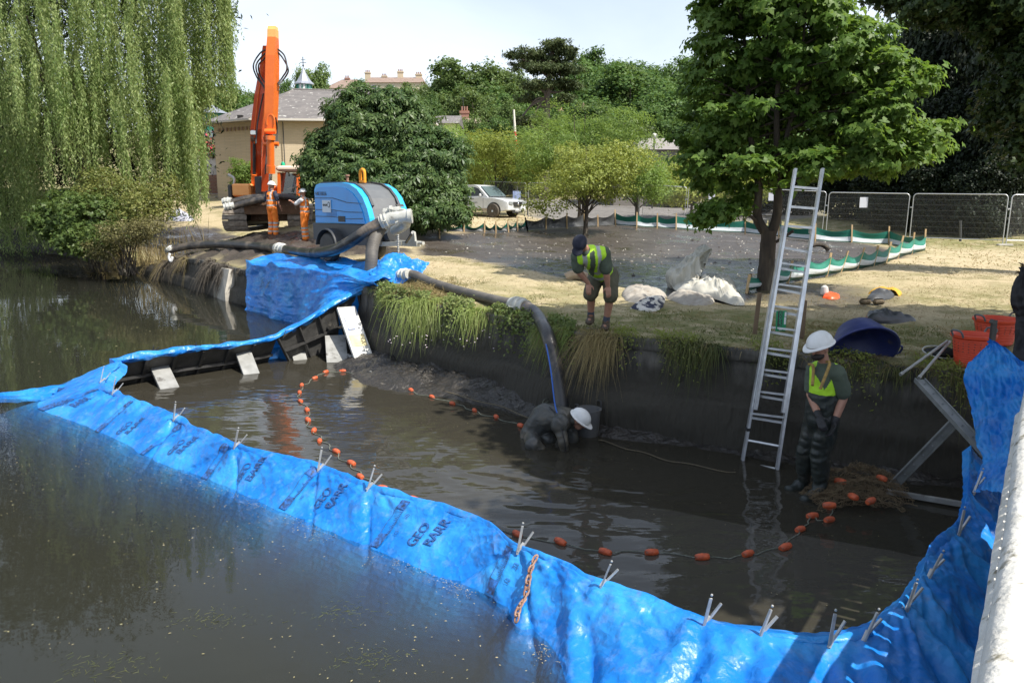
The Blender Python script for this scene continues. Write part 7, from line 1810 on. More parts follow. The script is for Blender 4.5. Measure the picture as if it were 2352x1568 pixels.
# ================================================================== silver pickup
PY = 44.0; PN = AY(1166, 497, 43.2); PN.z = g(PN.x, PN.y)
pk = empty("pickup_truck", PN, label="silver double cab pickup half hidden behind the chestnut tree", cat="pickup")
PL = Vector((.83, -.56, 0)).normalized(); PW = Vector((-PL.y, PL.x, 0))   # PL forward (right, nearer); PW away from the camera side
def Pq_(l, w, z): return PL * (-l) + PW * w + Vector((0, 0, z))
M_silver = mat("silver_car_paint", (.68, .70, .72), (.63, .65, .67), 2, .28, metal=.12, coat=.6, c3=(.45, .42, .36), s3=2, t3=(.62, .8))
W_ = 1.85
body = [(5.2, .55), (5.2, 1.08), (5.1, 1.12), (3.6, 1.14), (1.55, 1.12), (.9, 1.08), (.25, .98), (.06, .90), (.0, .70), (.02, .45), (.3, .38), (4.9, .42)]
def loft(name, pr, m, w0, w1, tuck=.0, ztuck=1.15, parent=pk):
    mb = MB(); k = len(pr); ws = [w0, w0 + .05, w1 - .05, w1]; vs = []
    for i, w in enumerate(ws):
        for l, z in pr:
            s = .035 if i in (0, 3) else 0; cl = sum(p[0] for p in pr) / k; cz_ = sum(p[1] for p in pr) / k
            vs.append(Pq_(l + (cl - l) * s, w, z + (cz_ - z) * s))
    mb.add(vs, [(i * k + j, (i + 1) * k + j, (i + 1) * k + (j + 1) % k, i * k + (j + 1) % k) for i in range(3) for j in range(k)] + [tuple(range(k)), tuple(range(3 * k, 4 * k))]); return mb.obj(name, m, parent, smooth=True)
loft("body", body, M_silver, 0, W_)
loft("cab", [(3.75, 1.10), (3.62, 1.52), (3.45, 1.74), (3.2, 1.79), (2.3, 1.80), (2.0, 1.74), (1.32, 1.12)], M_silver, .09, W_ - .09)
for pl_ in ([(3.50, 1.18), (3.40, 1.56), (3.28, 1.64), (2.78, 1.66), (2.80, 1.18)], [(2.68, 1.18), (2.66, 1.66), (2.20, 1.66), (1.98, 1.58), (1.66, 1.20)]):
    mb = MB(); mb.prism([Pq_(l, .075, z) for l, z in pl_], Pq_(0, 0, 0), Pq_(0, .02, 0)); mb.obj("side_window", M_glass, pk)
mb = MB(); q = [Pq_(1.93, .2, 1.70), Pq_(1.93, W_ - .2, 1.70), Pq_(1.30, W_ - .14, 1.17), Pq_(1.30, .14, 1.17)]; mb.prism(q, (0, 0, 0), PL * .03 + Vector((0, 0, .02))); mb.obj("windscreen", mat("windscreen_glass", (.10, .14, .15), None, rough=.05, spec=.9), pk)
mb = MB(); mb.prism([Pq_(l, -.01, z) for l, z in ((1.0, .95), (.85, .98), (.2, .85), (.15, .72), (1.1, .72))], (0, 0, 0), PW * .03); 
mb = MB(); mb.prism([Pq_(-.012, .5, .88), Pq_(-.012, 1.35, .88), Pq_(-.012, 1.25, .62), Pq_(-.012, .6, .62)], (0, 0, 0), PL * .03); mb.obj("grille", M_blk, pk)
mb = MB(); mb.ball(Pq_(-.06, .92, .75), .06, 10, 8, (1, 1, 1.2)); mb.obj("badge", M_chrome, pk, smooth=True)
mb = MB(); mb.prism([Pq_(-.012, .35, .45), Pq_(-.012, 1.5, .45), Pq_(-.012, 1.4, .28), Pq_(-.012, .45, .28)], (0, 0, 0), PL * .03); mb.obj("lower_intake", M_blk, pk)
mb = MB(); c = Pq_(-.05, .92, .40); mb.prism([Pq_(-.045, .68, .46), Pq_(-.045, 1.18, .46), Pq_(-.045, 1.18, .36), Pq_(-.045, .68, .36)], (0, 0, 0), PL * .01); mb.obj("number_plate", mat("white_plate", (.8, .8, .78), None, rough=.5), pk)
text_on("plate_lettering", "BL10 WBE", Pq_(-.058, .70, .375), PW, (0, 0, 1), .085, M_blk, pk, .001, True)
for w0, w1 in ((.12, .46), (1.39, 1.73)):
    mb = MB(); mb.prism([Pq_(-.0, w0, .90), Pq_(-.012, w1, .88), Pq_(-.012, w1, .72), Pq_(.0, w0, .74)], (0, 0, 0), PL * .03); mb.obj("headlight", mat("headlight_glass", (.25, .27, .28), None, rough=.1, spec=.8), pk)
mb = MB(); mb.box(tuple(Pq_(1.72, -.13, 1.24)), (.13, .16, .17), bev=.04); mb.obj("door_mirror", M_silver, pk)
for l in (3.35, 2.4): mb = MB(); mb.bar(Pq_(l, -.012, 1.03), Pq_(l - .16, -.012, 1.03), .03, .03); mb.obj("door_handle", M_grey, pk)
for l in (2.74, 1.62, 3.55): mb = MB(); mb.bar(Pq_(l, -.004, 1.12), Pq_(l, -.004, .5), .01, .01); mb.obj("door_seam", M_grey, pk)
text_on("door_lettering", "aquamaintain", Pq_(3.05, -.006, .78), PL, (0, 0, 1), .20, M_greyL, pk, .001)
mb = MB(); mb.bar(Pq_(3.9, -.012, .46), Pq_(1.35, -.012, .46), .02, .16); mb.obj("side_sill", mat("dusty_sill", (.38, .33, .25), None, rough=.7), pk)
for l, w in ((.92, .03), (4.15, .03), (.92, W_ - .03), (4.15, W_ - .03)):
    sgn = -1 if w < 1 else 1; c = Pq_(l, w, .39)
    if w < 1:
        mb = MB(); n = 16; mb.prism([c - PW * .034 + PL * (.47 * math.cos(a)) + Vector((0, 0, .47 * math.sin(a))) for a in np.linspace(-.1, math.pi + .1, n)], (0, 0, 0), PW * .02); mb.obj("wheel_arch", M_blk, pk)
    mb = MB(); mb.lathe([(.24, -.13), (.36, -.12), (.385, -.06), (.385, .06), (.36, .12), (.24, .13)], c - PW * .02 * (-sgn), PW, 28); mb.obj("tyre", mat("dusty_tyre", (.10, .085, .065), (.06, .05, .04), 8, .8), pk, smooth=True)
    mb = MB(); cc_ = c + PW * sgn * .13
    for k in range(6):
        a = k * math.pi / 3 + .3; d = PL * math.cos(a) + Vector((0, 0, math.sin(a))); mb.bar(cc_, cc_ + d * .24, .055, .02, up=PW)
    mb.lathe([(.25, -.02), (.27, .01), (.245, .02)], cc_, PW * sgn, 24, cap=False); mb.cyl(cc_, cc_ + PW * sgn * .03, .06, n=12); mb.obj("rim", M_chrome, pk, smooth=True)
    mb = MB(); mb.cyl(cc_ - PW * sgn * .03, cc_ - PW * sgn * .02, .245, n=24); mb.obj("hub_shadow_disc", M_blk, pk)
# ================================================================== ladder
lad = empty("ladder", AZ(1737, 1095, -.25), label="two section aluminium ladder standing in the drained water and leaning over the wall", cat="ladder")
lo = Vector(lad.location)
LA, LB = AZ(1700, 1088, -.42), AY(1823, 392, 10.02); RA, RB = AZ(1776, 1110, -.42), AY(1885, 392, 10.02)
def along(a, b, v):
    lo_, hi = 0.0, 1.0
    for _ in range(40):
        m = (lo_ + hi) / 2; p = a.lerp(b, m); vv = proj(np.array([tuple(p)]))[1][0]
        if vv > v: lo_ = m
        else: hi = m
    return a.lerp(b, lo_)
off = Vector((0, -.055, .02))
def rail(name, a, b, w=.030, d=.065): mb = MB(); mb.bar(Vector(a) - lo, Vector(b) - lo, w, d, up=(0, -1, .3)); mb.obj(name, M_alu, lad)
# lower section: rails set slightly wider, behind
sr = (RA - LA).normalized()
rail("rail", LA, along(LA, LB, 528)); rail("rail", RA + sr * .02, along(RA, RB, 530) + sr * .02 + Vector((-.04, 0, 0)) * 0)
rail("rail", along(LA, LB, 940) + off + sr * .035, LB + off + sr * .0); rail("rail", along(RA, RB, 950) + off - sr * .035, RB + off)
for k, v in enumerate((1062, 1010)):
    a = along(LA, LB, v); b = along(RA, RB, v + 14); mb = MB(); mb.cyl(a - lo, b - lo, .016, n=10); mb.obj("rung", M_alu if k else M_galv, lad)
for v in (958, 907, 857, 808, 760, 712, 662, 614, 567):
    a = along(LA, LB, v); b = along(RA, RB, v + 12); mb = MB(); mb.bar(a - lo, b - lo, .030, .026); mb.obj("rung", M_alu, lad)
for v in (932, 882, 832, 784, 736, 687, 638, 590, 522, 478, 433):
    if v > 560: continue
    a = along(LA, LB, v) + off; b = along(RA, RB, v + 5) + off; mb = MB(); mb.bar(a - lo, b - lo, .034, .028); mb.obj("rung", M_alu, lad)
for v in (950, 899, 849, 800, 752, 704, 654, 606):
    a = along(LA, LB, v) + off; b = along(RA, RB, v + 9) + off; mb = MB(); mb.bar(a - lo, b - lo, .022, .022); mb.obj("rung", M_alu, lad)
for (A, B) in ((LA, LB), (RA, RB)):
    p = along(A, B, 528); mb = MB(); mb.box(tuple(p - lo), (.05, .09, .10), bev=.01); mb.obj("bracket", M_galv, lad)
p = along(LA, LB, 985); mb = MB(); mb.box(tuple(p - lo), (.05, .08, .035)); mb.obj("tape_band", M_blk, lad)
# green packet hanging on a rung
gp = along(LA, LB, 705).lerp(along(RA, RB, 715), .32) + Vector((0, -.10, -.02))
gt = empty("green_packet", gp, label="small green packet with black lettering hung on a ladder rung", cat="packet")
mb = MB(); mb.box((0, 0, -.12), (.125, .03, .25), bev=.006); mb.obj("packet", mat("green_plastic", (.01, .25, .10), None, rough=.4), gt)
mb = MB(); mb.box((-.022, -.017, -.09), (.052, .004, .19)); mb.obj("black_panel", M_blk, gt)
mb = MB(); mb.box((.045, -.017, -.035), (.022, .004, .055)); mb.box((.042, -.017, -.115), (.022, .004, .09)); mb.box((-.01, -.017, -.225), (.035, .004, .010)); mb.obj("white_mark", M_white, gt)
text_on("lettering", "LANDON", (-.004, -.020, -.18), (0, 0, 1), (-1, 0, 0), .045, mat("green_letter", (.04, .35, .18), None), gt, .001, True)
gt.rotation_euler = (0, 0, .05)

# ================================================================== stakes, fences
def wstake(u0, v0, u1, v1, w, label, m=M_wood, y=None):
    b = GP(u1, v1) if y is None else AY(u1, v1, y); t = AY(u0, v0, b.y)
    mb = MB(); mb.bar(Vector((0, 0, -.1)), t - b, w, w * .6); o = mb.obj("wooden_stake", m, label=label, cat="stake"); o.location = b; return o
wstake(1745, 672, 1732, 768, .055, "brown wooden stake at the wall edge just left of the ladder", M_oldwood)
wstake(1847, 690, 1840, 775, .07, "dark wooden post seen through the right rail of the ladder", M_oldwood)
wstake(1725, 628, 1718, 662, .04, "short wooden stake at the left foot of the sycamore", M_oldwood)
M_grn = mat("green_fence_fabric", (.010, .17, .115), (.012, .14, .10), 8, .65, .2, 40)
M_wht = mat("white_fence_band", (.62, .66, .68), (.52, .57, .60), 8, .65, .2, 40)
M_dgr = mat("dark_green_hem", (.02, .07, .05), None, rough=.7)
M_blkfab = mat("black_silt_fabric", (.035, .037, .038), (.06, .062, .062), 4, .5, .3, 20)
def c3p(x, y): return ((1800 + x / 3.095) * .91875, (500 + y / 3.095) * .91875)
def c4p(x, y): return ((1100 + x / 3.136) * .91875, (100 + y / 3.136) * .91875)
side_st = [(c3p(*a), c3p(*b)) for a, b in [((1592, 225), (1583, 392)), ((1505, 250), (1483, 412)), ((1420, 275), (1372, 442)), ((1325, 322), (1278, 487)), ((1225, 350), (1180, 512)), ((1118, 368), (1052, 537)), ((992, 393), (925, 560)), ((860, 408), (822, 580)), ((690, 440), (660, 606)), ((560, 470), (520, 630)), ((450, 500), (420, 650))]]
side_st.append(((1722, 630), (1714, 668)))
back_st = [(c3p(1592, 225), c3p(1583, 392)), (c3p(1310, 203), c3p(1306, 345)), (c3p(1022, 192), c3p(1020, 330)), (c3p(740, 180), c3p(738, 312)), (c3p(457, 165), c3p(455, 282)), (c3p(197, 140), c3p(195, 255)),
           (c4p(1853, 1358), c4p(1852, 1480)), (c4p(1705, 1358), c4p(1703, 1470)), (c4p(1545, 1350), c4p(1543, 1462)), (c4p(1372, 1330), c4p(1378, 1450))]
black_st = [(c4p(1372, 1330), c4p(1378, 1450)), (c4p(1237, 1370), c4p(1240, 1452)), (c4p(1132, 1340), c4p(1134, 1462)), (c4p(995, 1355), c4p(996, 1470)), (c4p(833, 1365), c4p(832, 1478)), (c4p(668, 1390), c4p(690, 1488)), (c4p(605, 1385), c4p(610, 1494)), (c4p(530, 1410), c4p(540, 1498)), (c4p(437, 1420), c4p(440, 1502)), (c4p(350, 1418), c4p(350, 1500)), (c4p(187, 1415), c4p(190, 1500)), (c4p(20, 1410), c4p(22, 1500)), ((1010, 520), (1010, 545))]
sf = empty("silt_fence", (0, 0, 0), label="low green and white fabric silt fence on wooden stakes around the mud lagoon", cat="fence")
def silt(sts, hf, bands, sag, push, sw=.05, show=None):
    base = []; 
    for k, ((u0, v0), (u1, v1)) in enumerate(sts):
        b = GP(u1, v1); t = AY(u0, v0, b.y + .0); H = (t - b)
        if show is None or show[k]: mb = MB(); mb.bar(b - Vector((0, 0, .1)), b + H, sw, sw * .55); mb.obj("stake", M_wood, sf)
        base.append((b, H))
    for k in range(len(base) - 1):
        (a, Ha), (b, Hb) = base[k], base[k + 1]; n = 14; out = (b - a).cross(Vector((0, 0, 1))).normalized() * push
        z = np.linspace(0, 1, n)
        ha = min(hf, Ha.length * .82); hb = min(hf, Hb.length * .82)
        for (f0, f1, m) in bands:
            vs = []; nv = 5
            for i in z:
                sg = sag * math.sin(math.pi * i)
                for q in range(nv):
                    f = f0 + (f1 - f0) * q / (nv - 1); hh = ha * (1 - i) + hb * i
                    vs.append(a.lerp(b, i) + Ha.normalized().lerp(Hb.normalized(), i) * (hh * f * (1 - .16 * math.sin(math.pi * i))) - Vector((0, 0, sg * f)) + out * (math.sin(math.pi * i) * math.sin(math.pi * min(1, f * 1.1)) + .15 + .12 * float(vnoise(i * 5 + k * 3, f * 3))))
            mb = MB(); mb.add(vs, [(i * nv + q, (i + 1) * nv + q, (i + 1) * nv + q + 1, i * nv + q + 1) for i in range(n - 1) for q in range(nv - 1)]); mb.obj("fabric", m, sf, smooth=True)
silt(side_st, .47, [(0, .24, M_dgr), (.24, .58, M_wht), (.58, 1.0, M_grn)], .04, -.10)
silt(back_st, .50, [(0, .10, M_dgr), (.10, .45, M_wht), (.45, 1.0, M_grn)], .05, .06, show=[False] + [True] * 9)
silt(black_st[:6], .62, [(0, 1.0, M_blkfab)], .05, .10, show=[False] + [True] * 5)
silt(black_st[5:], .36, [(0, .5, M_blkfab), (.5, 1, M_grn)], .14, .12)

# mesh panel fencing
M_fence = mat("galvanised_fence_tube", (.50, .51, .52), None, rough=.4, metal=.6)
M_wire = mat("fence_wire", (.28, .28, .27), None, rough=.5, metal=.5)
M_foot = mat("pale_fence_foot", (.45, .42, .36), (.3, .28, .24), 6, .85)
fr_ = MB(); W0, H0 = 3.4, 1.95; rc = .14
pth = [(0, 0, 0), (0, 0, H0 - rc)] + [(rc - rc * math.cos(a), 0, H0 - rc + rc * math.sin(a)) for a in np.linspace(.2, math.pi / 2, 4)] + [(W0 - rc, 0, H0)] + [(W0 - rc + rc * math.sin(a), 0, H0 - rc + rc * math.cos(a)) for a in np.linspace(.2, math.pi / 2, 4)] + [(W0, 0, 0)]
fr_.tube(pth, .021, 8); fr_.cyl((0, 0, .18), (W0, 0, .18), .016, n=8); frame_me = fr_.mesh("frame"); frame_me.materials.append(M_fence); auto_smooth(frame_me, 50)
iw = MB()
for k in range(1, 80): x_ = W0 * k / 80; iw.bar((x_, 0, .18), (x_, 0, H0), .0045)
for k in range(1, 8): z_ = .18 + (H0 - .18) * k / 8; iw.bar((0, .004, z_), (W0, .004, z_), .0045)
wire_me = iw.mesh("mesh_infill"); wire_me.materials.append(M_wire)
ft = MB(); ft.box((0, 0, .06), (.6, .2, .12), bev=.03); foot_me = ft.mesh("foot_block"); foot_me.materials.append(M_foot)
ck = MB(); ck.box((0, 0, 0), (.10, .06, .05)); clamp_me = ck.mesh("clamp"); clamp_me.materials.append(M_fence)
def fpanel(a, b, label, grp="mesh fence panels round the works"):
    d = b - a; L_ = math.hypot(d.x, d.y); t = empty("fence_panel", a, math.atan2(d.y, d.x), label=label, cat="fence panel", group=grp)
    for nm, me_ in (("frame", frame_me), ("mesh_infill", wire_me)):
        o = bpy.data.objects.new(nm, me_); COL.objects.link(o); o.parent = t; o.scale = (L_ / W0, 1, 1); o.rotation_euler = (0, -math.atan2(d.z, L_), 0)
        if nm == "mesh_infill": o['kind'] = 'stuff'
    o = bpy.data.objects.new("foot_block", foot_me); COL.objects.link(o); o.parent = t; o.location = (-.04, 0, -.08)
    o = bpy.data.objects.new("clamp", clamp_me); COL.objects.link(o); o.parent = t; o.location = (-.04, 0, 1.4)
    return t
def fy(u): return np.interp(u, [1475, 2318], [38.0, 31.6])
labs = ["fence panel at the left of the right hand run, below the yellowing bush", "fence panel with a white notice left of the sycamore trunk", "fence panel behind the sycamore fork and the ladder top", "fence panel with a white notice right of the ladder", "wide fence panel in front of the black evergreens", "fence panel cut off by the right edge of the view"]
for (u0, u1, t0, t1), lb in zip([(1475, 1572, 424, 430), (1579, 1737, 430, 434), (1742, 1894, 434, 440), (1903, 2088, 442, 445), (2098, 2315, 445, 447), (2323, 2545, 447, 452)], labs):
    a = AY(u0, t0, float(fy(u0))); b = AY(u1, t1, float(fy(u1))); a.z -= H0; b.z -= H0; fpanel(a, b, lb)
labs = ["fence panel just right of the silver pickup", "fence panel in front of the bushy cherry, left one", "fence panel in front of the bushy cherry, right one"]
for (u0, u1, t0, t1, y0, y1), lb in zip([(1110, 1206, 416, 420, 47.5, 45.5), (1213, 1330, 420, 421, 44, 41.5), (1337, 1469, 421, 424, 41, 38.4)], labs):
    a = AY(u0, t0, y0); b = AY(u1, t1, y1); a.z -= H0; b.z -= H0; fpanel(a, b, lb)
for (u0, u1, y0, y1), lb in zip([(425, 500, 56, 56), (502, 575, 56, 56)], ["fence panel behind the willow's right hand strands", "fence panel between the willow and the excavator boom"]):
    a = AY(u0, 385, y0); b = AY(u1, 385, y1); a.z -= H0; b.z -= H0; fpanel(a, b, lb)
for u, v, w, h, lb in ((1635, 448, .28, .38, "white paper notice on the fence left of the sycamore trunk"), (1774, 452, .32, .34, "pale notice on the fence seen through the sycamore fork"), (1984, 465, .32, .43, "white paper notice on the fence right of the ladder"), (1187, 448, .45, .45, "faded blue sheet on the fence behind the pickup bonnet")):
    y = float(fy(u)) - .05 if u > 1400 else 45.3; p = AY(u, v, y); mb = MB(); mb.box((0, 0, 0), (w, .006, h)); o = mb.obj("notice", mat("paper_white", (.72, .73, .80), None, rough=.8) if u > 1400 else mat("faded_blue", (.35, .42, .62), None), label=lb, cat="notice"); o.location = p; o.rotation_euler = (0, 0, -.25)
# steel posts beyond the fence
for u, v0, v1, lb in ((1212, 440, 497, "pair of thin dark posts beside the pickup"), (1465, 450, 498, "dark post beneath the right side of the hawthorn"), (2206, 508, 557, "grey post behind the rightmost fence panels")):
    b = GP(u, v1 - 2); t = AY(u, v0, b.y); mb = MB(); mb.cyl((0, 0, -.1), t - b, .05, n=10); mb.cyl(t - b, t - b + Vector((0, 0, .03)), .06, n=10); o = mb.obj("post", M_grey, label=lb, cat="post"); o.location = b
# red and white pole
b = AY(1187, 372, 52); t = AY(1180, 252, 52); bp_ = empty("striped_pole", b, label="tall red and white striped barrier pole standing upright beyond the pickup", cat="pole")
cuts = [0, .07, .22, .42, .50, .58, 1.0]; mm_ = [0, 0, 1, 0, 1, 0]
for k in range(6):
    mb = MB(); A_ = (t - b) * (cuts[k]); B_ = (t - b) * cuts[k + 1]; mb.cyl(A_, B_, .10 - .04 * cuts[k], .10 - .04 * cuts[k + 1], n=10); mb.obj("pole_section", mat("pole_red", (.55, .03, .03), None) if mm_[k] else mat("pole_white", (.72, .68, .58), None), bp_, smooth=True)
mb = MB(); mb.cyl((0, 0, -3), (0, 0, 0), .08, n=8); mb.obj("pole_base", M_grey, bp_)

# ================================================================== motorcycle
mp = AY(1745, 493, 41); mp.z = g(mp.x, 41); mo = empty("motorcycle", mp, label="dark motorcycle with a red and yellow tail parked behind the fence", cat="motorcycle")
def mq(u, v): return AY(u, v, 41) - AY(1745, 493, 41)
for u in (1721, 1782):
    c = mq(u, 478); mb = MB(); n = 24; mb.tube([c + Vector((.30 * math.cos(a), 0, .30 * math.sin(a))) for a in np.linspace(0, 2 * math.pi, n + 1)], .05, 8); mb.obj("tyre", M_blk, mo, smooth=True)
    mb = MB(); mb.tube([c + Vector((.245 * math.cos(a), 0, .245 * math.sin(a))) for a in np.linspace(0, 2 * math.pi, n + 1)], .012, 6)
    for k in range(6): a = k * math.pi / 3; mb.bar(c, c + Vector((.24 * math.cos(a), 0, .24 * math.sin(a))), .02, .01)
    mb.obj("rim", M_galv, mo)
mb = MB(); mb.box(tuple(mq(1752, 474)), (.5, .25, .32), bev=.06); mb.obj("engine", M_grey, mo)
mb = MB(); mb.box(tuple(mq(1744, 461)), (.45, .28, .2), bev=.08); mb.obj("tank", M_blk, mo, smooth=True)
mb = MB(); mb.box(tuple(mq(1766, 460)), (.42, .24, .10), bev=.04); mb.obj("seat", M_blk, mo)
mb = MB(); mb.box(tuple(mq(1783, 456)), (.16, .22, .12), bev=.03); mb.obj("tail_unit", mat("red_tail", (.6, .03, .02), None), mo)
mb = MB(); mb.box(tuple(mq(1786, 464)), (.12, .20, .14), bev=.01); mb.obj("number_plate", mat("yellow_plate", (.85, .6, .03), None), mo)
mb = MB(); mb.bar(mq(1721, 478), mq(1730, 450), .05, .05); mb.bar(mq(1730, 450) + Vector((0, -.3, 0)), mq(1730, 450) + Vector((0, .3, .02)), .03, .03); mb.obj("fork", M_galv, mo)

# ================================================================== things on the bank
M_sack = mat("woven_white_sack", (.38, .35, .30), (.29, .26, .22), 10, .8, .35, 60, c3=(.22, .16, .10), s3=4, t3=(.58, .72))
M_sheet = mat("off_white_sheet", (.55, .53, .46), (.46, .44, .37), 5, .75, .3, 25, c3=(.36, .31, .22), s3=3, t3=(.6, .75))
def blobcloth(name, c, pts, h, m, label, cat, seed, n=60, amp=.05, parent=None):
    """cloth heap: outline points (closed) in plan, domed and crumpled, skirt to the ground"""
    P, _ = resample(catmull(pts + [pts[0]], 8), n); cx, cy = P[:, 0].mean(), P[:, 1].mean(); rings = 16; rows = []
    for k in range(rings):
        t = k / (rings - 1); X_ = cx + (P[:, 0] - cx) * t; Y_ = cy + (P[:, 1] - cy) * t
        Z_ = h * (1 - t ** 2.2) * (.45 + 1.1 * fbm(X_ * 3 + seed, Y_ * 3, 3)) + (ridge(X_ * 4.5 + seed, Y_ * 4.5, 5) - .5) * amp * 2.4 * (1 - t ** 4) + gz(X_, Y_) + .02 - .03 * (t > .98)
        rows.append(np.stack([X_ + (fbm(X_ * 9, Y_ * 9 + seed, 2) - .5) * .04, Y_, Z_], -1))
    V_ = np.stack(rows, 0); me = npmesh(name, V_.reshape(-1, 3) - np.array([cx, cy, 0]), gridfaces(rings, n)[:, ::-1])
    o = link(name, me, parent, m, smooth=True)
    if parent is None: tag(o, label, cat); o.location = (cx, cy, 0)
    return o
def outline(*uv): return [tuple(GP(u, v)) for u, v in uv]
blobcloth("sack", None, outline((1427, 680), (1440, 664), (1490, 668), (1530, 678), (1522, 692), (1480, 700), (1440, 694)), .11, M_sack, "half empty tan and white woven sack lying right of the bending man", "sack", 3, amp=.07)
blobcloth("sack", None, outline((1445, 712), (1470, 698), (1500, 690), (1528, 690), (1520, 708), (1495, 716)), .09, mat("printed_sack", (.62, .60, .55), (.5, .48, .42), 8, .7, .3, 40, c3=(.02, .025, .05), s3=5, t3=(.50, .53)), "flattened sack with black print in front of the tan sack", "sack", 7, amp=.05)
blobcloth("sack", None, outline((1530, 690), (1545, 678), (1590, 680), (1640, 690), (1625, 702), (1570, 700)), .10, M_sack, "low grey white sack lying under the off-white sheet", "sack", 12, amp=.06)
blobcloth("sheeting", None, outline((1545, 660), (1600, 650), (1650, 652), (1690, 660), (1692, 680), (1710, 700), (1680, 698), (1640, 686), (1590, 676), (1555, 668)), .17, M_sheet, "heap of off-white plastic sheeting lying beside the sycamore trunk", "sheeting", 21, n=90, amp=.14)
yS = GP(1590, 660).y
l_ = [AY(1548, 664, yS), AY(1541, 640, yS), AY(1552, 622, yS), AY(1580, 600, yS + .05), AY(1608, 582, yS + .1), AY(1632, 571, yS + .12)]
r_ = [AY(1562, 668, yS), AY(1580, 664, yS - .25), AY(1600, 650, yS - .35), AY(1612, 630, yS - .2), AY(1622, 605, yS), AY(1637, 573, yS + .12)]
Gq = coons(l_, r_, 70, 50, .10, 31, 9, fine=2)
pk_ = link("sheeting", npmesh("sheeting", Gq.reshape(-1, 3), gridfaces(70, 50)), None, M_sheet, smooth=True, label="off-white sheet standing up in a stiff peak beside the wet mud", cat="sheeting")
Gq = coons([p + Vector((0, .35, 0)) for p in l_], r_, 60, 30, .08, 41, 5); link("back_fold", npmesh("back_fold", Gq.reshape(-1, 3), gridfaces(60, 30)), pk_, M_sheet, smooth=True)
blobcloth("plastic_sheet", None, outline((1985, 742), (1995, 722), (2030, 724), (2060, 732), (2105, 738), (2060, 744), (2010, 744)), .12, mat("black_polythene", (.02, .022, .025), None, rough=.35), "black plastic sheet crumpled on the grass above the blue tub", "plastic sheet", 33, amp=.06)
# waders and yellow jacket on the lawn
wd = empty("discarded_waders", GP(2020, 690), label="pair of dark waders with yellow straps flung down on the sunny lawn", cat="waders"); wo_ = Vector(wd.location)
def wc_(nm, pts, h, m, sd): o = blobcloth(nm, None, outline(*pts), h, m, None, None, sd, 40, .05, wd); o.location = Vector((np.mean([p[0] for p in [tuple(GP(*q)) for q in pts]]), np.mean([p[1] for p in [tuple(GP(*q)) for q in pts]]), 0)) - wo_
wc_("trouser_legs", [(1988, 690), (2000, 676), (2030, 671), (2052, 676), (2048, 684), (2010, 692)], .07, M_grey, 4)
wc_("yellow_jacket", [(1992, 676), (2005, 668), (2040, 670), (2068, 672), (2066, 682), (2055, 676), (2020, 674)], .06, mat("amber_cloth", (.62, .36, .03), (.5, .28, .03), 9, .8), 9)
mb = MB()
for u in (1987, 2018):
    p = GP(u, 693, .05) - wo_; mb.box(tuple(p), (.20, .09, .10), bev=.035)
mb.obj("boot_soles", mat("brown_sole", (.16, .12, .07), (.09, .07, .045), 20, .8, .6, 60), wd)
oo = blobcloth("orange_cloth", None, outline((1890, 684), (1897, 676), (1925, 678), (1928, 684), (1910, 687)), .02, mat("orange_red_plastic", (.85, .10, .02), None, rough=.4), "crumpled orange red gloves lying on the lawn beside the sycamore", "gloves", 14, amp=.035)
mb = MB(); p = GP(1893, 676, .02); mb.lathe([(.07, 0), (.075, .06), (.06, .13), (.02, .16)], (0, 0, 0), (0, 0, 1), 16); o = mb.obj("plastic_jar", mat("clear_white_plastic", (.55, .55, .52), None, rough=.2), label="pale plastic jar standing behind the orange gloves", cat="jar", smooth=True); o.location = p
mb = MB(); p = GP(1325, 636, .05); mb.tube(catmull([(-.22, 0, -.02), (-.1, 0, .03), (.05, .02, .03), (.2, .02, -.02)], 5), .10, 8); o = mb.obj("pale_log", mat("bleached_wood", (.42, .33, .22), (.3, .22, .15), 8, .8, .4, 30), label="short bleached log lying at the mud edge behind the bending man", cat="log", smooth=True); o.location = p
mb = MB(); p = GP(1880, 572, .03); mb.tube(catmull([(-.35, 0, 0), (-.2, 0, .10), (.05, .0, .13), (.25, .02, .05), (.33, 0, -.05)], 5), list(np.linspace(.05, .08, 21)), 8); o = mb.obj("dark_branch", M_bark, label="curved black branch lying on the mud right of the ladder", cat="branch", smooth=True); o.location = p
for u, v, s, lb in ((1250, 560, .12, "dark lump of mud"), (1702, 590, .10, "small dark clod")): pass
# clods scattered over the mud
n = 900; x = rng.uniform(-12, 14, n); y = rng.uniform(12, 30, n); k = (polydist(x, y, MUD1) > .1) | (polydist(x, y, MUD2) > 0); x = x[k]; y = y[k]; s = rng.uniform(.015, .07, len(x)) * np.where(rng.random(len(x)) > .93, 2, 1)
oct_ = ([(1, 0, 0), (-1, 0, 0), (0, 1, 0), (0, -1, 0), (0, 0, .7), (0, 0, -.3)], [(0, 2, 4), (2, 1, 4), (1, 3, 4), (3, 0, 4)])
a = rng.uniform(0, 6.28, len(x)); Xa = np.stack([np.cos(a), np.sin(a), 0 * a], 1) * s[:, None]; Ya = np.stack([-np.sin(a), np.cos(a), 0 * a], 1) * (s * .7)[:, None]; Za = np.stack([0 * a, 0 * a, s], 1)
link("mud_clods", quads_mesh("mud_clods", np.stack([x, y, gz(x, y) - .04], 1), Xa, Ya, Za, *oct_), None, mat("mud_clod", (.05, .042, .035), (.13, .12, .10), 3, .7, isl=.5), kind='stuff')
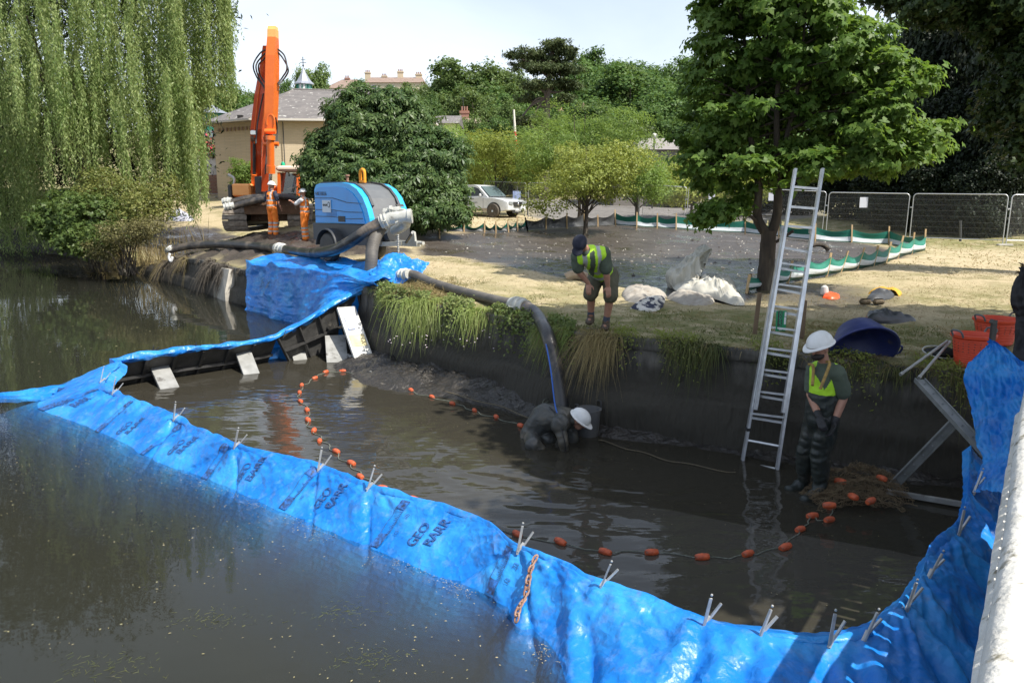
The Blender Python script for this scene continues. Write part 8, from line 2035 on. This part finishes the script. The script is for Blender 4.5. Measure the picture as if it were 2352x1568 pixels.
n = 500; x = rng.uniform(-2, 14, n); y = rng.uniform(13, 30, n); k = (polydist(x, y, MUD1) > .1); x = x[k]; y = y[k]; s = rng.uniform(.01, .035, len(x)); a = rng.uniform(0, 6.28, len(x)); Xa = np.stack([np.cos(a), np.sin(a), 0 * a], 1) * s[:, None]; Ya = np.stack([-np.sin(a), np.cos(a), 0 * a], 1) * (s * .7)[:, None]; Za = np.stack([0 * a, 0 * a, s], 1)
link("pale_pebbles", quads_mesh("pale_pebbles", np.stack([x, y, gz(x, y) - .03], 1), Xa, Ya, Za, *oct_), None, mat("pale_pebble", (.45, .42, .36), None, rough=.8, isl=.4), kind='stuff')

# blue tub on its side
tc_ = AY(1983, 803, 9.6); tb = empty("blue_tub", tc_, label="large blue plastic tub tipped over with its mouth facing the pond", cat="tub")
ax_ = Vector((.0, -.78, -.62)).normalized(); M_tub = mat("deep_blue_plastic", (.03, .042, .17), (.022, .032, .12), 4, .45, .1, c3=(.14, .12, .10), s3=5, t3=(.62, .74))
mb = MB(); pr = [(.001, -.36), (.16, -.36), (.24, -.32), (.33, -.16), (.39, -.02), (.425, 0), (.425, .02), (.40, .018), (.375, -.02), (.315, -.15), (.225, -.30), (.15, -.335), (.001, -.335)]
mb.lathe(pr, (0, 0, 0), ax_, 48, cap=False); mb.obj("tub_shell", M_tub, tb, smooth=True)
mb = MB(); x_, y_, _ = frame_of(ax_)
for s_ in (-1, 1): mb.tube(catmull([x_ * s_ * .40 + y_ * .08, x_ * s_ * .46 + y_ * .05 , x_ * s_ * .46 - y_ * .05, x_ * s_ * .40 - y_ * .08], 4), .014, 6)
mb.obj("tub_handles", M_tub, tb)
# orange baskets
M_bask = mat("orange_red_basket", (.72, .075, .025), (.60, .06, .02), 6, .5, .1, c3=(.30, .08, .05), s3=4, t3=(.64, .76))
def basket(u, v, y, r0, r1, h, label):
    p = AY(u, v, y); p.z = g(p.x, p.y); t = empty("orange_basket", p, label=label, cat="basket")
    pr = [(.001, .02), (r0 - .01, .02), (r0, .03)]
    for k in range(28): f = k / 27; pr.append((r0 + (r1 - r0) * f + .005 * (k % 2), .03 + (h - .07) * f))
    pr += [(r1 + .025, h - .03), (r1 + .028, h), (r1 + .01, h + .005), (r1 - .005, h - .02)]
    for k in range(6): f = 1 - k / 5; pr.append((r0 - .012 + (r1 - r0) * f, .04 + (h - .09) * f))
    mb = MB(); mb.lathe(pr, (0, 0, 0), (0, 0, 1), 40, cap=False); mb.obj("basket_wall", M_bask, t, smooth=True)
    for s_ in (-1, 1):
        mb = MB(); mb.tube(catmull([(s_ * (r1 + .01), -.07, h - .02), (s_ * (r1 + .05), -.06, h + .05), (s_ * (r1 + .05), .06, h + .05), (s_ * (r1 + .01), .07, h - .02)], 5), .012, 7); mb.obj("handle", M_greyL, t, smooth=True).rotation_euler = (0, 0, .3)
    mb = MB()
    for row in range(4):
        for k in range(22):
            a = 2 * math.pi * k / 22; rr = r0 + (r1 - r0) * (.55 + row * .1) + .004; c = Vector((rr * math.cos(a), rr * math.sin(a), .03 + (h - .07) * (.55 + row * .1))); d = Vector((math.cos(a), math.sin(a), 0)); mb.cyl(c, c + d * .004, .006, n=6)
    mb.obj("holes", M_blk, t, kind='stuff')
    return t
basket(2232, 815, 9.1, .17, .215, .40, "near orange red plastic basket standing on the wall edge beside the blue tarpaulin")
basket(2286, 775, 10.4, .20, .265, .36, "rear wider orange red basket behind the near basket")
# black sheet bundle on a post at the right edge
lf = [AY(2345, 618, 8.8), AY(2330, 650, 8.8), AY(2322, 690, 8.8), AY(2336, 730, 8.8), AY(2328, 790, 8.7), AY(2322, 850, 8.6)]
rt = [AY(2380, 600, 8.6), AY(2440, 640, 8.5), AY(2460, 700, 8.4), AY(2460, 760, 8.4), AY(2460, 820, 8.3), AY(2460, 900, 8.2)]
Gq = coons(lf, rt, 80, 40, .08, 51, 4)
link("black_sheet", npmesh("black_sheet", Gq.reshape(-1, 3), gridfaces(80, 40)), None, mat("black_cloth", (.012, .012, .014), (.02, .02, .024), 5, .7, .2), smooth=True, label="black sheet hung over a post at the right edge of the view", cat="sheet")
wp = AY(2344, 640, 8.9); wd_ = empty("dead_weed", wp, label="dried brown dock weed poking up over the black sheet at the right edge", cat="weed")
n = 34; b = np.zeros((n, 3)); b[:, 2] = np.linspace(-.1, .16, n); b[:, 0] = .01 * np.sin(np.linspace(0, 9, n)); blades("dry_leaf", b, dirs(n, (-.3, 0, .8), .7), rng.uniform(.04, .10, n), .022, .4, mat("dead_leaf", (.10, .065, .03), None, isl=.4), wd_)
# black bucket in the pond
p = AZ(1350, 1003, -.28); bk_ = empty("black_bucket", p, label="black rubber bucket standing in the mud right of the crouching man", cat="bucket")
mb = MB(); mb.lathe([(.001, .01), (.13, .01), (.14, .02), (.172, .38), (.182, .385), (.182, .40), (.168, .40), (.132, .04), (.001, .035)], (0, 0, 0), (0, 0, 1), 36, cap=False); mb.obj("bucket_wall", mat("muddy_black_rubber", (.11, .115, .12), (.17, .165, .155), 6, .45, .2, 20), bk_, smooth=True)
for a in (.6, 3.7):
    mb = MB(); d = Vector((math.cos(a), math.sin(a), 0)); s_ = Vector((-d.y, d.x, 0)); mb.tube(catmull([d * .175 + s_ * .05 + Vector((0, 0, .38)), d * .19 + s_ * .04 + Vector((0, 0, .47)), d * .19 - s_ * .04 + Vector((0, 0, .47)), d * .175 - s_ * .05 + Vector((0, 0, .38))], 5), .012, 6); mb.obj("handle", M_blk, bk_, smooth=True)
# pale rope end and the wrapped stake by the hose, stick on the mud
mb = MB(); p = AZ(1250, 998, -.1); mb.tube(catmull([AZ(1245, 935, .02), AZ(1250, 918, .05), AZ(1275, 912, .05), AZ(1283, 918, .05), AZ(1262, 920, .02), AZ(1248, 930, .0)], 5), .008, 6); mb.obj("loose_rope", M_rope, label="loop of pale green rope lying on the mud left of the crouching man", cat="rope", smooth=True)
mb = MB(); pts = [AZ(870, 862, -.17), AZ(980, 890, -.19), AZ(1100, 920, -.19), AZ(1190, 948, -.2), AZ(1240, 975, -.2)]; mb.tube([p + Vector((0, .05 * math.sin(i * .7), 0)) for i, p in enumerate(catmull(pts, 8))], .008, 6); mb.obj("mud_rope", mat("muddy_rope", (.09, .08, .055), (.16, .13, .075), 60, .9), label="muddy rope lying along the foot of the mud slope", cat="rope", smooth=True)
mb = MB(); mb.tube([p + Vector((0, .04 * math.sin(i * .8), 0)) for i, p in enumerate(catmull([AZ(1375, 1010, -.22), AZ(1460, 1035, -.235), AZ(1560, 1062, -.235), AZ(1690, 1085, -.24)], 8))], .007, 6); mb.obj("mud_rope", mat("muddy_rope_dark", (.08, .07, .05), (.15, .12, .07), 60, .9), label="muddy rope lying at the waterline between the bucket and the ladder", cat="rope", smooth=True)
# sheeting and post on the left bank
blobcloth("plastic_sheet", None, outline((385, 504), (392, 494), (415, 492), (436, 500), (446, 506), (430, 509), (400, 508)), .28, mat("white_blue_polythene", (.60, .60, .62), (.45, .45, .55), 5, .4, c3=(.08, .09, .14), s3=4, t3=(.56, .62)), "crumpled white and blue sheeting on the grass below the willow tips", "plastic sheet", 61, amp=.15)
b = GP(388, 502); t = AY(381, 446, b.y); mb = MB(); mb.cyl((0, 0, -.1), t - b, .035, n=8); mb.cyl(t - b, (t - b) * 1.02, .045, n=8); o = mb.obj("post", mat("blue_grey_post", (.22, .26, .33), None), label="thin blue grey post leaning beside the white sheeting at the left", cat="post"); o.location = b
# stack of silver fence rails on the far grass
sk = empty("rail_stack", GP(470, 432), label="stack of silver steel fence rails lying on the grass left of the excavator", cat="rails"); so_ = Vector(sk.location)
for r_i in range(5):
    for c_i in range(3):
        a = AY(432 + c_i * 2, 434, so_.y + c_i * .4) - so_; b = AY(517 - r_i, 434, so_.y + c_i * .4) - so_; a.z = b.z = .05 + r_i * .13; mb = MB(); mb.cyl(a, b, .045, n=8); mb.obj("steel_rail", M_fence, sk)

# ================================================================== buildings
def brickmat(name, c1, c2, mort, sc=(1, 1)):
    m, nt, b = _new(name); N = nt.nodes; L = nt.links
    ge = N.new("ShaderNodeNewGeometry"); tc = N.new("ShaderNodeTexCoord"); sp_ = N.new("ShaderNodeSeparateXYZ"); L.new(tc.outputs['Object'], sp_.inputs[0])
    ad = N.new("ShaderNodeMath"); ad.operation = 'ADD'; L.new(sp_.outputs['X'], ad.inputs[0]); L.new(sp_.outputs['Y'], ad.inputs[1])
    cb2 = N.new("ShaderNodeCombineXYZ"); L.new(ad.outputs[0], cb2.inputs['X']); L.new(sp_.outputs['Z'], cb2.inputs['Y'])
    br2 = N.new("ShaderNodeTexBrick"); br2.inputs['Scale'].default_value = 1; br2.inputs['Brick Width'].default_value = .30; br2.inputs['Row Height'].default_value = .10; br2.inputs['Mortar Size'].default_value = .012
    br2.inputs['Color1'].default_value = tuple(c1) + (1,); br2.inputs['Color2'].default_value = tuple(c2) + (1,); br2.inputs['Mortar'].default_value = tuple(mort) + (1,)
    L.new(cb2.outputs[0], br2.inputs['Vector'])
    nz = N.new("ShaderNodeTexNoise"); nz.inputs['Scale'].default_value = .5; L.new(tc.outputs['Object'], nz.inputs['Vector']); mr = N.new("ShaderNodeMapRange"); mr.inputs['To Min'].default_value = .8; mr.inputs['To Max'].default_value = 1.2; L.new(nz.outputs['Fac'], mr.inputs['Value'])
    hs = N.new("ShaderNodeHueSaturation"); L.new(br2.outputs['Color'], hs.inputs['Color']); L.new(mr.outputs[0], hs.inputs['Value']); L.new(hs.outputs[0], b.inputs['Base Color']); b.inputs['Roughness'].default_value = .9
    return m
M_yb = brickmat("yellow_brick", (.56, .46, .32), (.50, .41, .28), (.46, .39, .29))
M_rb = brickmat("red_brick", (.32, .13, .08), (.24, .10, .07), (.30, .26, .22))
M_slate = mat("lichened_slate", (.17, .155, .145), (.12, .11, .105), 1.6, .85, .5, 9, c3=(.50, .49, .45), s3=2.6, t3=(.60, .66), stretch=(1, 1, 2.2), detail=9)
M_slate2 = mat("blue_grey_slate", (.11, .13, .15), (.08, .095, .11), 2, .6, .3, 8)
M_tile = mat("brown_roof_tile", (.20, .14, .11), (.27, .20, .16), 2, .85, .4, 6)
M_lead = mat("lead_sheet", (.34, .36, .40), (.26, .28, .32), 2, .5, .2, metal=.4)
M_cream = mat("cream_render", (.68, .62, .44), (.62, .56, .40), 2, .85)
M_trim = mat("white_gutter", (.58, .55, .50), None, rough=.6)
hall = empty("brick_hall", (-18, 56, 2.5), label="yellow brick hall with a lichened slate hipped roof behind the excavator", cat="building"); ho = Vector((-18, 56, 2.5))
A_, B_, C_b, D_b, E_b = Vector((-20.05, 55.2, 0)), Vector((-16.15, 52.6, 0)), Vector((-5.6, 53.9, 0)), Vector((-5.6, 68, 0)), Vector((-20.05, 68, 0))
fpnt = [A_, B_, C_b, D_b, E_b]; ez = 7.78
for k in range(5):
    a, b = fpnt[k], fpnt[(k + 1) % 5]; mb = MB(); mb.add([Vector((a.x, a.y, 1)) - ho, Vector((b.x, b.y, 1)) - ho, Vector((b.x, b.y, ez)) - ho, Vector((a.x, a.y, ez)) - ho], [(0, 1, 2, 3)]); mb.obj("wall", M_yb, hall)
cx_, cy_ = -11, 60; R1 = Vector((-15.9, 60.2, 10.55)); R2 = Vector((-9.2, 60.6, 10.45)); ev = []
for p in fpnt:
    d = (p - Vector((cx_, cy_, 0))).normalized(); ev.append(Vector((p.x, p.y, ez)) + d * .75)
mb = MB(); V_ = [q - ho for q in ev] + [R1 - ho, R2 - ho]; mb.add(V_, [(0, 1, 5), (1, 2, 6, 5), (2, 3, 6), (3, 4, 5, 6), (4, 0, 5)]); mb.add([q - ho - Vector((0, 0, .12)) for q in ev], [(4, 3, 2, 1, 0)]); mb.obj("roof", M_slate, hall)
mb = MB()
for k in range(5): mb.bar(ev[k] - ho - Vector((0, 0, .06)), ev[(k + 1) % 5] - ho - Vector((0, 0, .06)), .12, .13)
mb.obj("gutter", M_trim, hall)
mb = MB(); mb.tube([R1 - ho, R2 - ho], .09, 6); mb.tube([ev[1] - ho, R1 - ho], .07, 6); mb.obj("ridge_tiles", M_slate, hall)
wl_ = B_ - A_
for k in range(9):
    p = A_.lerp(B_, .14 + k * .085) + Vector((0, 0, 7.25)) + Vector((-.04, -.06, 0)); mb = MB(); mb.box(tuple(p - ho), (.16, .05, .22), rot=Euler((0, 0, math.atan2(wl_.y, wl_.x)))); mb.obj("vent_slot", mat("dark_brick_slot", (.22, .14, .09), None), hall)
mb = MB(); p = AY(552, 268, 53.0); mb.box(tuple(p - ho), (.35, .2, .18)); mb.obj("flood_lamp", M_blk, hall)
p = C_b.lerp(B_, .86) + Vector((0, -.08, 0)); mb = MB(); mb.cyl(Vector((p.x, p.y - .05, 3)) - ho, Vector((p.x, p.y - .05, 7.6)) - ho, .03, n=6); mb.obj("cable", M_grey, hall)
# cupola tower
cu = empty("cupola_tower", AY(703, 300, 74), label="little clock tower with a flared lead roof and weather vane behind the hall", cat="tower"); co = Vector(cu.location)
def cq(u, v): return AY(u, v, 74) - co
zb = cq(703, 214).z; zt = cq(703, 194).z; rb = (cq(722, 200) - cq(703, 200)).x
mb = MB(); mb.box((0, 0, zb - 4), (rb * 2.2, rb * 2.2, 8)); mb.obj("tower_wall", M_cream, cu)
mb = MB(); mb.lathe([(rb * .86, zb), (rb * .86, zt)], (0, 0, 0), (0, 0, 1), 8); mb.obj("lantern", mat("mint_green_paint", (.25, .50, .44), None, rough=.6), cu)
mb = MB(); mb.cyl((0, -rb * .83, (zb + zt) / 2 + .05), (0, -rb * .92, (zb + zt) / 2 + .05), rb * .34, n=20); mb.box((0, -rb * .84, zb + .35), (rb * .62, .1, .7)); mb.obj("clock_face", M_white, cu)
for k in range(8): a = k * math.pi / 4 ; mb = MB(); mb.bar((rb * .88 * math.cos(a), rb * .88 * math.sin(a), zb), (rb * .88 * math.cos(a), rb * .88 * math.sin(a), zt), .10); mb.obj("corner_post", mat("dark_green_paint", (.02, .20, .14), None), cu)
zt2 = cq(703, 155).z; H_ = zt2 - zt
mb = MB(); mb.lathe([(rb * 1.22, zt - .03), (rb * 1.20, zt + .06), (rb * .92, zt + H_ * .16), (rb * .62, zt + H_ * .38), (rb * .36, zt + H_ * .62), (rb * .14, zt + H_ * .85), (.04, zt2)], (0, 0, 0), (0, 0, 1), 8); mb.obj("lead_roof", M_lead, cu)
zv = cq(703, 131).z; mb = MB(); mb.cyl((0, 0, zt2 - .1), (0, 0, zv), .035, n=6); mb.bar((-.28, 0, zt2 + (zv - zt2) * .45), (.28, 0, zt2 + (zv - zt2) * .45), .04); mb.bar((-.18, .0, zt2 + (zv - zt2) * .72), (.22, 0, zt2 + (zv - zt2) * .72), .07, .03); mb.ball((0, 0, zt2 + .15), .09, 8, 6); mb.obj("weather_vane", M_grey, cu)
def gable(name, u0, u1, vr, ve, vb, y, dep, wall_m, roof_m, label, ridge_in=0.0, chim=(), wins=()):
    a = AY(u0, ve, y); b = AY(u1, ve, y); zr = AY(u0, vr, y + dep / 2).z; zb_ = min(AY(u0, vb, y).z, g(a.x, y)) - .3; o = Vector((a.x, y, zb_)); t = empty(name, o, label=label, cat="building")
    W_b = b.x - a.x; he = a.z - zb_
    mb = MB(); mb.box((W_b / 2, dep / 2, he / 2), (W_b, dep, he)); mb.obj("wall", wall_m, t)
    r0 = ridge_in; mb = MB(); ov_ = .35; vs = [(-ov_, -ov_, he), (W_b + ov_, -ov_, he), (W_b + ov_, dep + ov_, he), (-ov_, dep + ov_, he), (r0 * W_b - ov_ * (r0 == 0), dep / 2, zr - zb_), (W_b - r0 * W_b + ov_ * (r0 == 0), dep / 2, zr - zb_)]
    mb.add(vs, [(0, 1, 5, 4), (2, 3, 4, 5), (1, 2, 5), (3, 0, 4), (3, 2, 1, 0)]); mb.obj("roof", roof_m, t)
    for (u, v0, v1, w) in chim:
        p = AY(u, v1, y + dep / 2); q = AY(u, v0, y + dep / 2); mb = MB(); mb.box((p.x - o.x, dep / 2, (p.z + q.z) / 2 - o.z - .2), (w, w * .7, q.z - p.z + .6)); mb.box((p.x - o.x, dep / 2, q.z - o.z), (w * 1.15, w * .85, .25)); c = mb.obj("chimney", M_yb if w > 1 else M_rb, t)
        mb = MB()
        for k in range(3): mb.cyl((p.x - o.x + (k - 1) * w * .3, dep / 2, q.z - o.z + .1), (p.x - o.x + (k - 1) * w * .3, dep / 2, q.z - o.z + .6), w * .1, n=8)
        mb.obj("chimney_pot", M_rb, c)
    for (uw, vw0, vw1, ww) in wins:
        p = AY(uw, vw1, y); q = AY(uw, vw0, y); mb = MB(); mb.box((p.x - o.x, -.02, (p.z + q.z) / 2 - o.z), (ww, .08, q.z - p.z)); f = mb.obj("window", M_white, t)
        mb = MB(); mb.box((p.x - o.x, -.07, (p.z + q.z) / 2 - o.z), (ww * .8, .03, (q.z - p.z) * .85)); mb.obj("pane", M_glass, f)
    return t
gable("terrace_house", 838, 972, 178, 190, 215, 185, 9, mat("pale_terrace_wall", (.50, .44, .34), None), M_tile, "row of hilltop houses with brown roofs and brick chimneys on the skyline", .05, [(845, 168, 184, 1.2), (883, 176, 186, 1.2), (920, 166, 182, 1.3), (962, 172, 186, 1.4)], [(860, 196, 204, 1.2), (900, 196, 204, 1.2), (938, 196, 204, 1.2)])
gable("terrace_house", 750, 840, 183, 203, 222, 170, 8, mat("pale_end_wall", (.48, .42, .33), None), M_tile, "left end house of the hilltop row with a white window", .3, [(798, 181, 190, 1.0)], [(757, 204, 215, 1.2), (790, 206, 214, 1.2)])
gable("annexe", 420, 502, 276, 316, 366, 72, 7, M_cream, M_slate2, "cream building with a blue grey slate roof behind the willow tips", 0, (), [(452, 334, 352, 1.4), (482, 340, 362, 1.6)])
sn = AY(492, 250, 73); mb = MB(); mb.lathe([(1.3, 0), (.05, 1.0)], (0, 0, .9), (0, 0, 1), 8); mb.box((0, 0, 0), (1.7, 1.7, 1.8)); 
vt = empty("roof_ventilator", AY(490, 262, 74), label="small green louvred ventilator on the roof left of the hall", cat="ventilator"); mb = MB(); mb.box((0, 0, -1.0), (1.8, 1.8, 2.0)); mb.obj("louvre_box", mat("green_louvre", (.03, .22, .14), None), vt); mb = MB(); mb.lathe([(1.5, 0), (.7, .35), (.03, .8)], (0, 0, 0), (0, 0, 1), 8); mb.obj("cap", M_lead, vt)
# flower baskets in front of the annexe
r_ = np.random.default_rng(95)
for (u, v, lb) in ((466, 336, "red flowered shrub in front of the cream annexe, left one"), (494, 342, "red flowered shrub in front of the cream annexe, right one")):
    p = AY(u, v, 68); t = empty("flower_tub", p, label=lb, cat="flowers"); P_ = r_.normal(0, .45, (260, 3)); link("flowers", leaves("flowers", P_[:90], P_[:90], .22, LEAF, r_), t, mat("red_petal", (.55, .05, .07), None)); link("foliage", leaves("foliage", P_[90:] * 1.1 - [0, 0, .3], P_[90:], .22, LEAF, r_), t, L_bg)
    mb = MB(); mb.cyl((0, 0, -2.6), (0, 0, -.3), .08, n=6); mb.obj("post", M_oldwood, t)
# painted boundary wall and brick pier
bw = empty("boundary_wall", AY(425, 400, 59), label="boundary wall painted white above red brick, left of the excavator", cat="wall"); bo = Vector(bw.location)
a = AY(425, 364, 59) - bo; b = AY(580, 366, 60) - bo; zm = AY(430, 402, 59).z - bo.z; L_ = b.x - a.x
mb = MB(); mb.box((L_ / 2, 0, (a.z + zm) / 2), (L_, .25, a.z - zm)); mb.obj("painted_wall", mat("white_painted_flint", (.74, .74, .76), (.60, .60, .63), 3.5, .8, .5, 8, c3=(.30, .30, .32), s3=4.5, t3=(.60, .68)), bw)
mb = MB(); mb.box((L_ / 2, -.03, zm - .9), (L_, .33, 1.8)); mb.obj("brick_base", M_rb, bw)
mb = MB(); mb.box((L_ / 2, 0, a.z + .06), (L_, .36, .12)); mb.obj("coping", mat("brown_coping", (.25, .19, .14), None), bw)
pr_ = AY(552, 410, 58); pr_o = empty("brick_pier", pr_, label="red brick gate pier with a stone cap beside the excavator boom", cat="pier"); zt = AY(552, 362, 58).z - pr_.z
mb = MB(); mb.box((0, 0, zt / 2 - .8), (.62, .62, zt + 1.6)); mb.obj("pier", M_rb, pr_o); mb = MB(); mb.box((0, 0, zt + .06), (.85, .85, .14)); mb.lathe([(.5, 0), (.1, .25)], (0, 0, zt + .13), (0, 0, 1), 4); mb.obj("cap", mat("sandstone_cap", (.45, .38, .28), None), pr_o)
gable("shed", 1412, 1556, 318, 344, 400, 60, 6, mat("grey_shed_wall", (.22, .20, .18), None), mat("grey_tiled_roof", (.27, .25, .23), (.21, .19, .18), 3, .85, .4, 8), "long grey roofed shed behind the cherry trees", 0)
gl = empty("globe_lamp", AY(1502, 345, 57), label="globe street lamp above the right end of the grey roof", cat="lamp"); zl = AY(1502, 313, 57).z - gl.location.z; mb = MB(); mb.cyl((0, 0, -4), (0, 0, zl), .06, n=8); mb.obj("lamp_post", M_grey, gl); mb = MB(); mb.ball((0, 0, zl), .21, 16, 10); mb.obj("globe", mat("milky_globe", (.55, .54, .48), None, rough=.2), gl, smooth=True)
gable("cottage", 1045, 1150, 272, 284, 320, 86, 6, M_rb, mat("pinkish_tile", (.36, .26, .22), (.28, .20, .17), 2, .85), "low brick house with a chimney and aerial behind the chestnut", 0, [(1067, 258, 276, .9)])
mb = MB(); p = AY(1065, 260, 89); q = AY(1063, 222, 89); mb.cyl((0, 0, 0), q - p, .03, n=6); mb.bar((q - p) * .9 + Vector((-.3, 0, 0)), (q - p) * .9 + Vector((.3, 0, 0)), .03); o = mb.obj("aerial", M_grey, label="thin aerial mast rising from the small brick chimney", cat="aerial"); o.location = p
gable("outbuilding", 1000, 1045, 266, 284, 320, 66, 6, M_cream, M_slate, "pale roofed outbuilding touching the right side of the chestnut crown", 0)
for u, v0, v1, w, m, lb in ((1287, 243, 266, 12, mat("tan_oast_tile", (.40, .25, .16), None), "small tan pyramid roof showing among the trees right of the pine"), (1339, 236, 268, 17, mat("brown_oast_tile", (.20, .12, .10), (.26, .17, .13), 3, .85), "brown pyramid roof showing among the trees right of the tan one")):
    p = AY(u, v1, 92); q = AY(u, v0, 92); r_r = w / FP * 92; t = empty("oast_house", p, label=lb, cat="roof"); mb = MB(); mb.lathe([(r_r, 0), (.05, q.z - p.z)], (0, 0, 0), (0, 0, 1), 4); mb.obj("roof", m, t); mb = MB(); mb.box((0, 0, -3), (r_r * 1.4, r_r * 1.4, 6)); mb.obj("wall", M_rb, t)
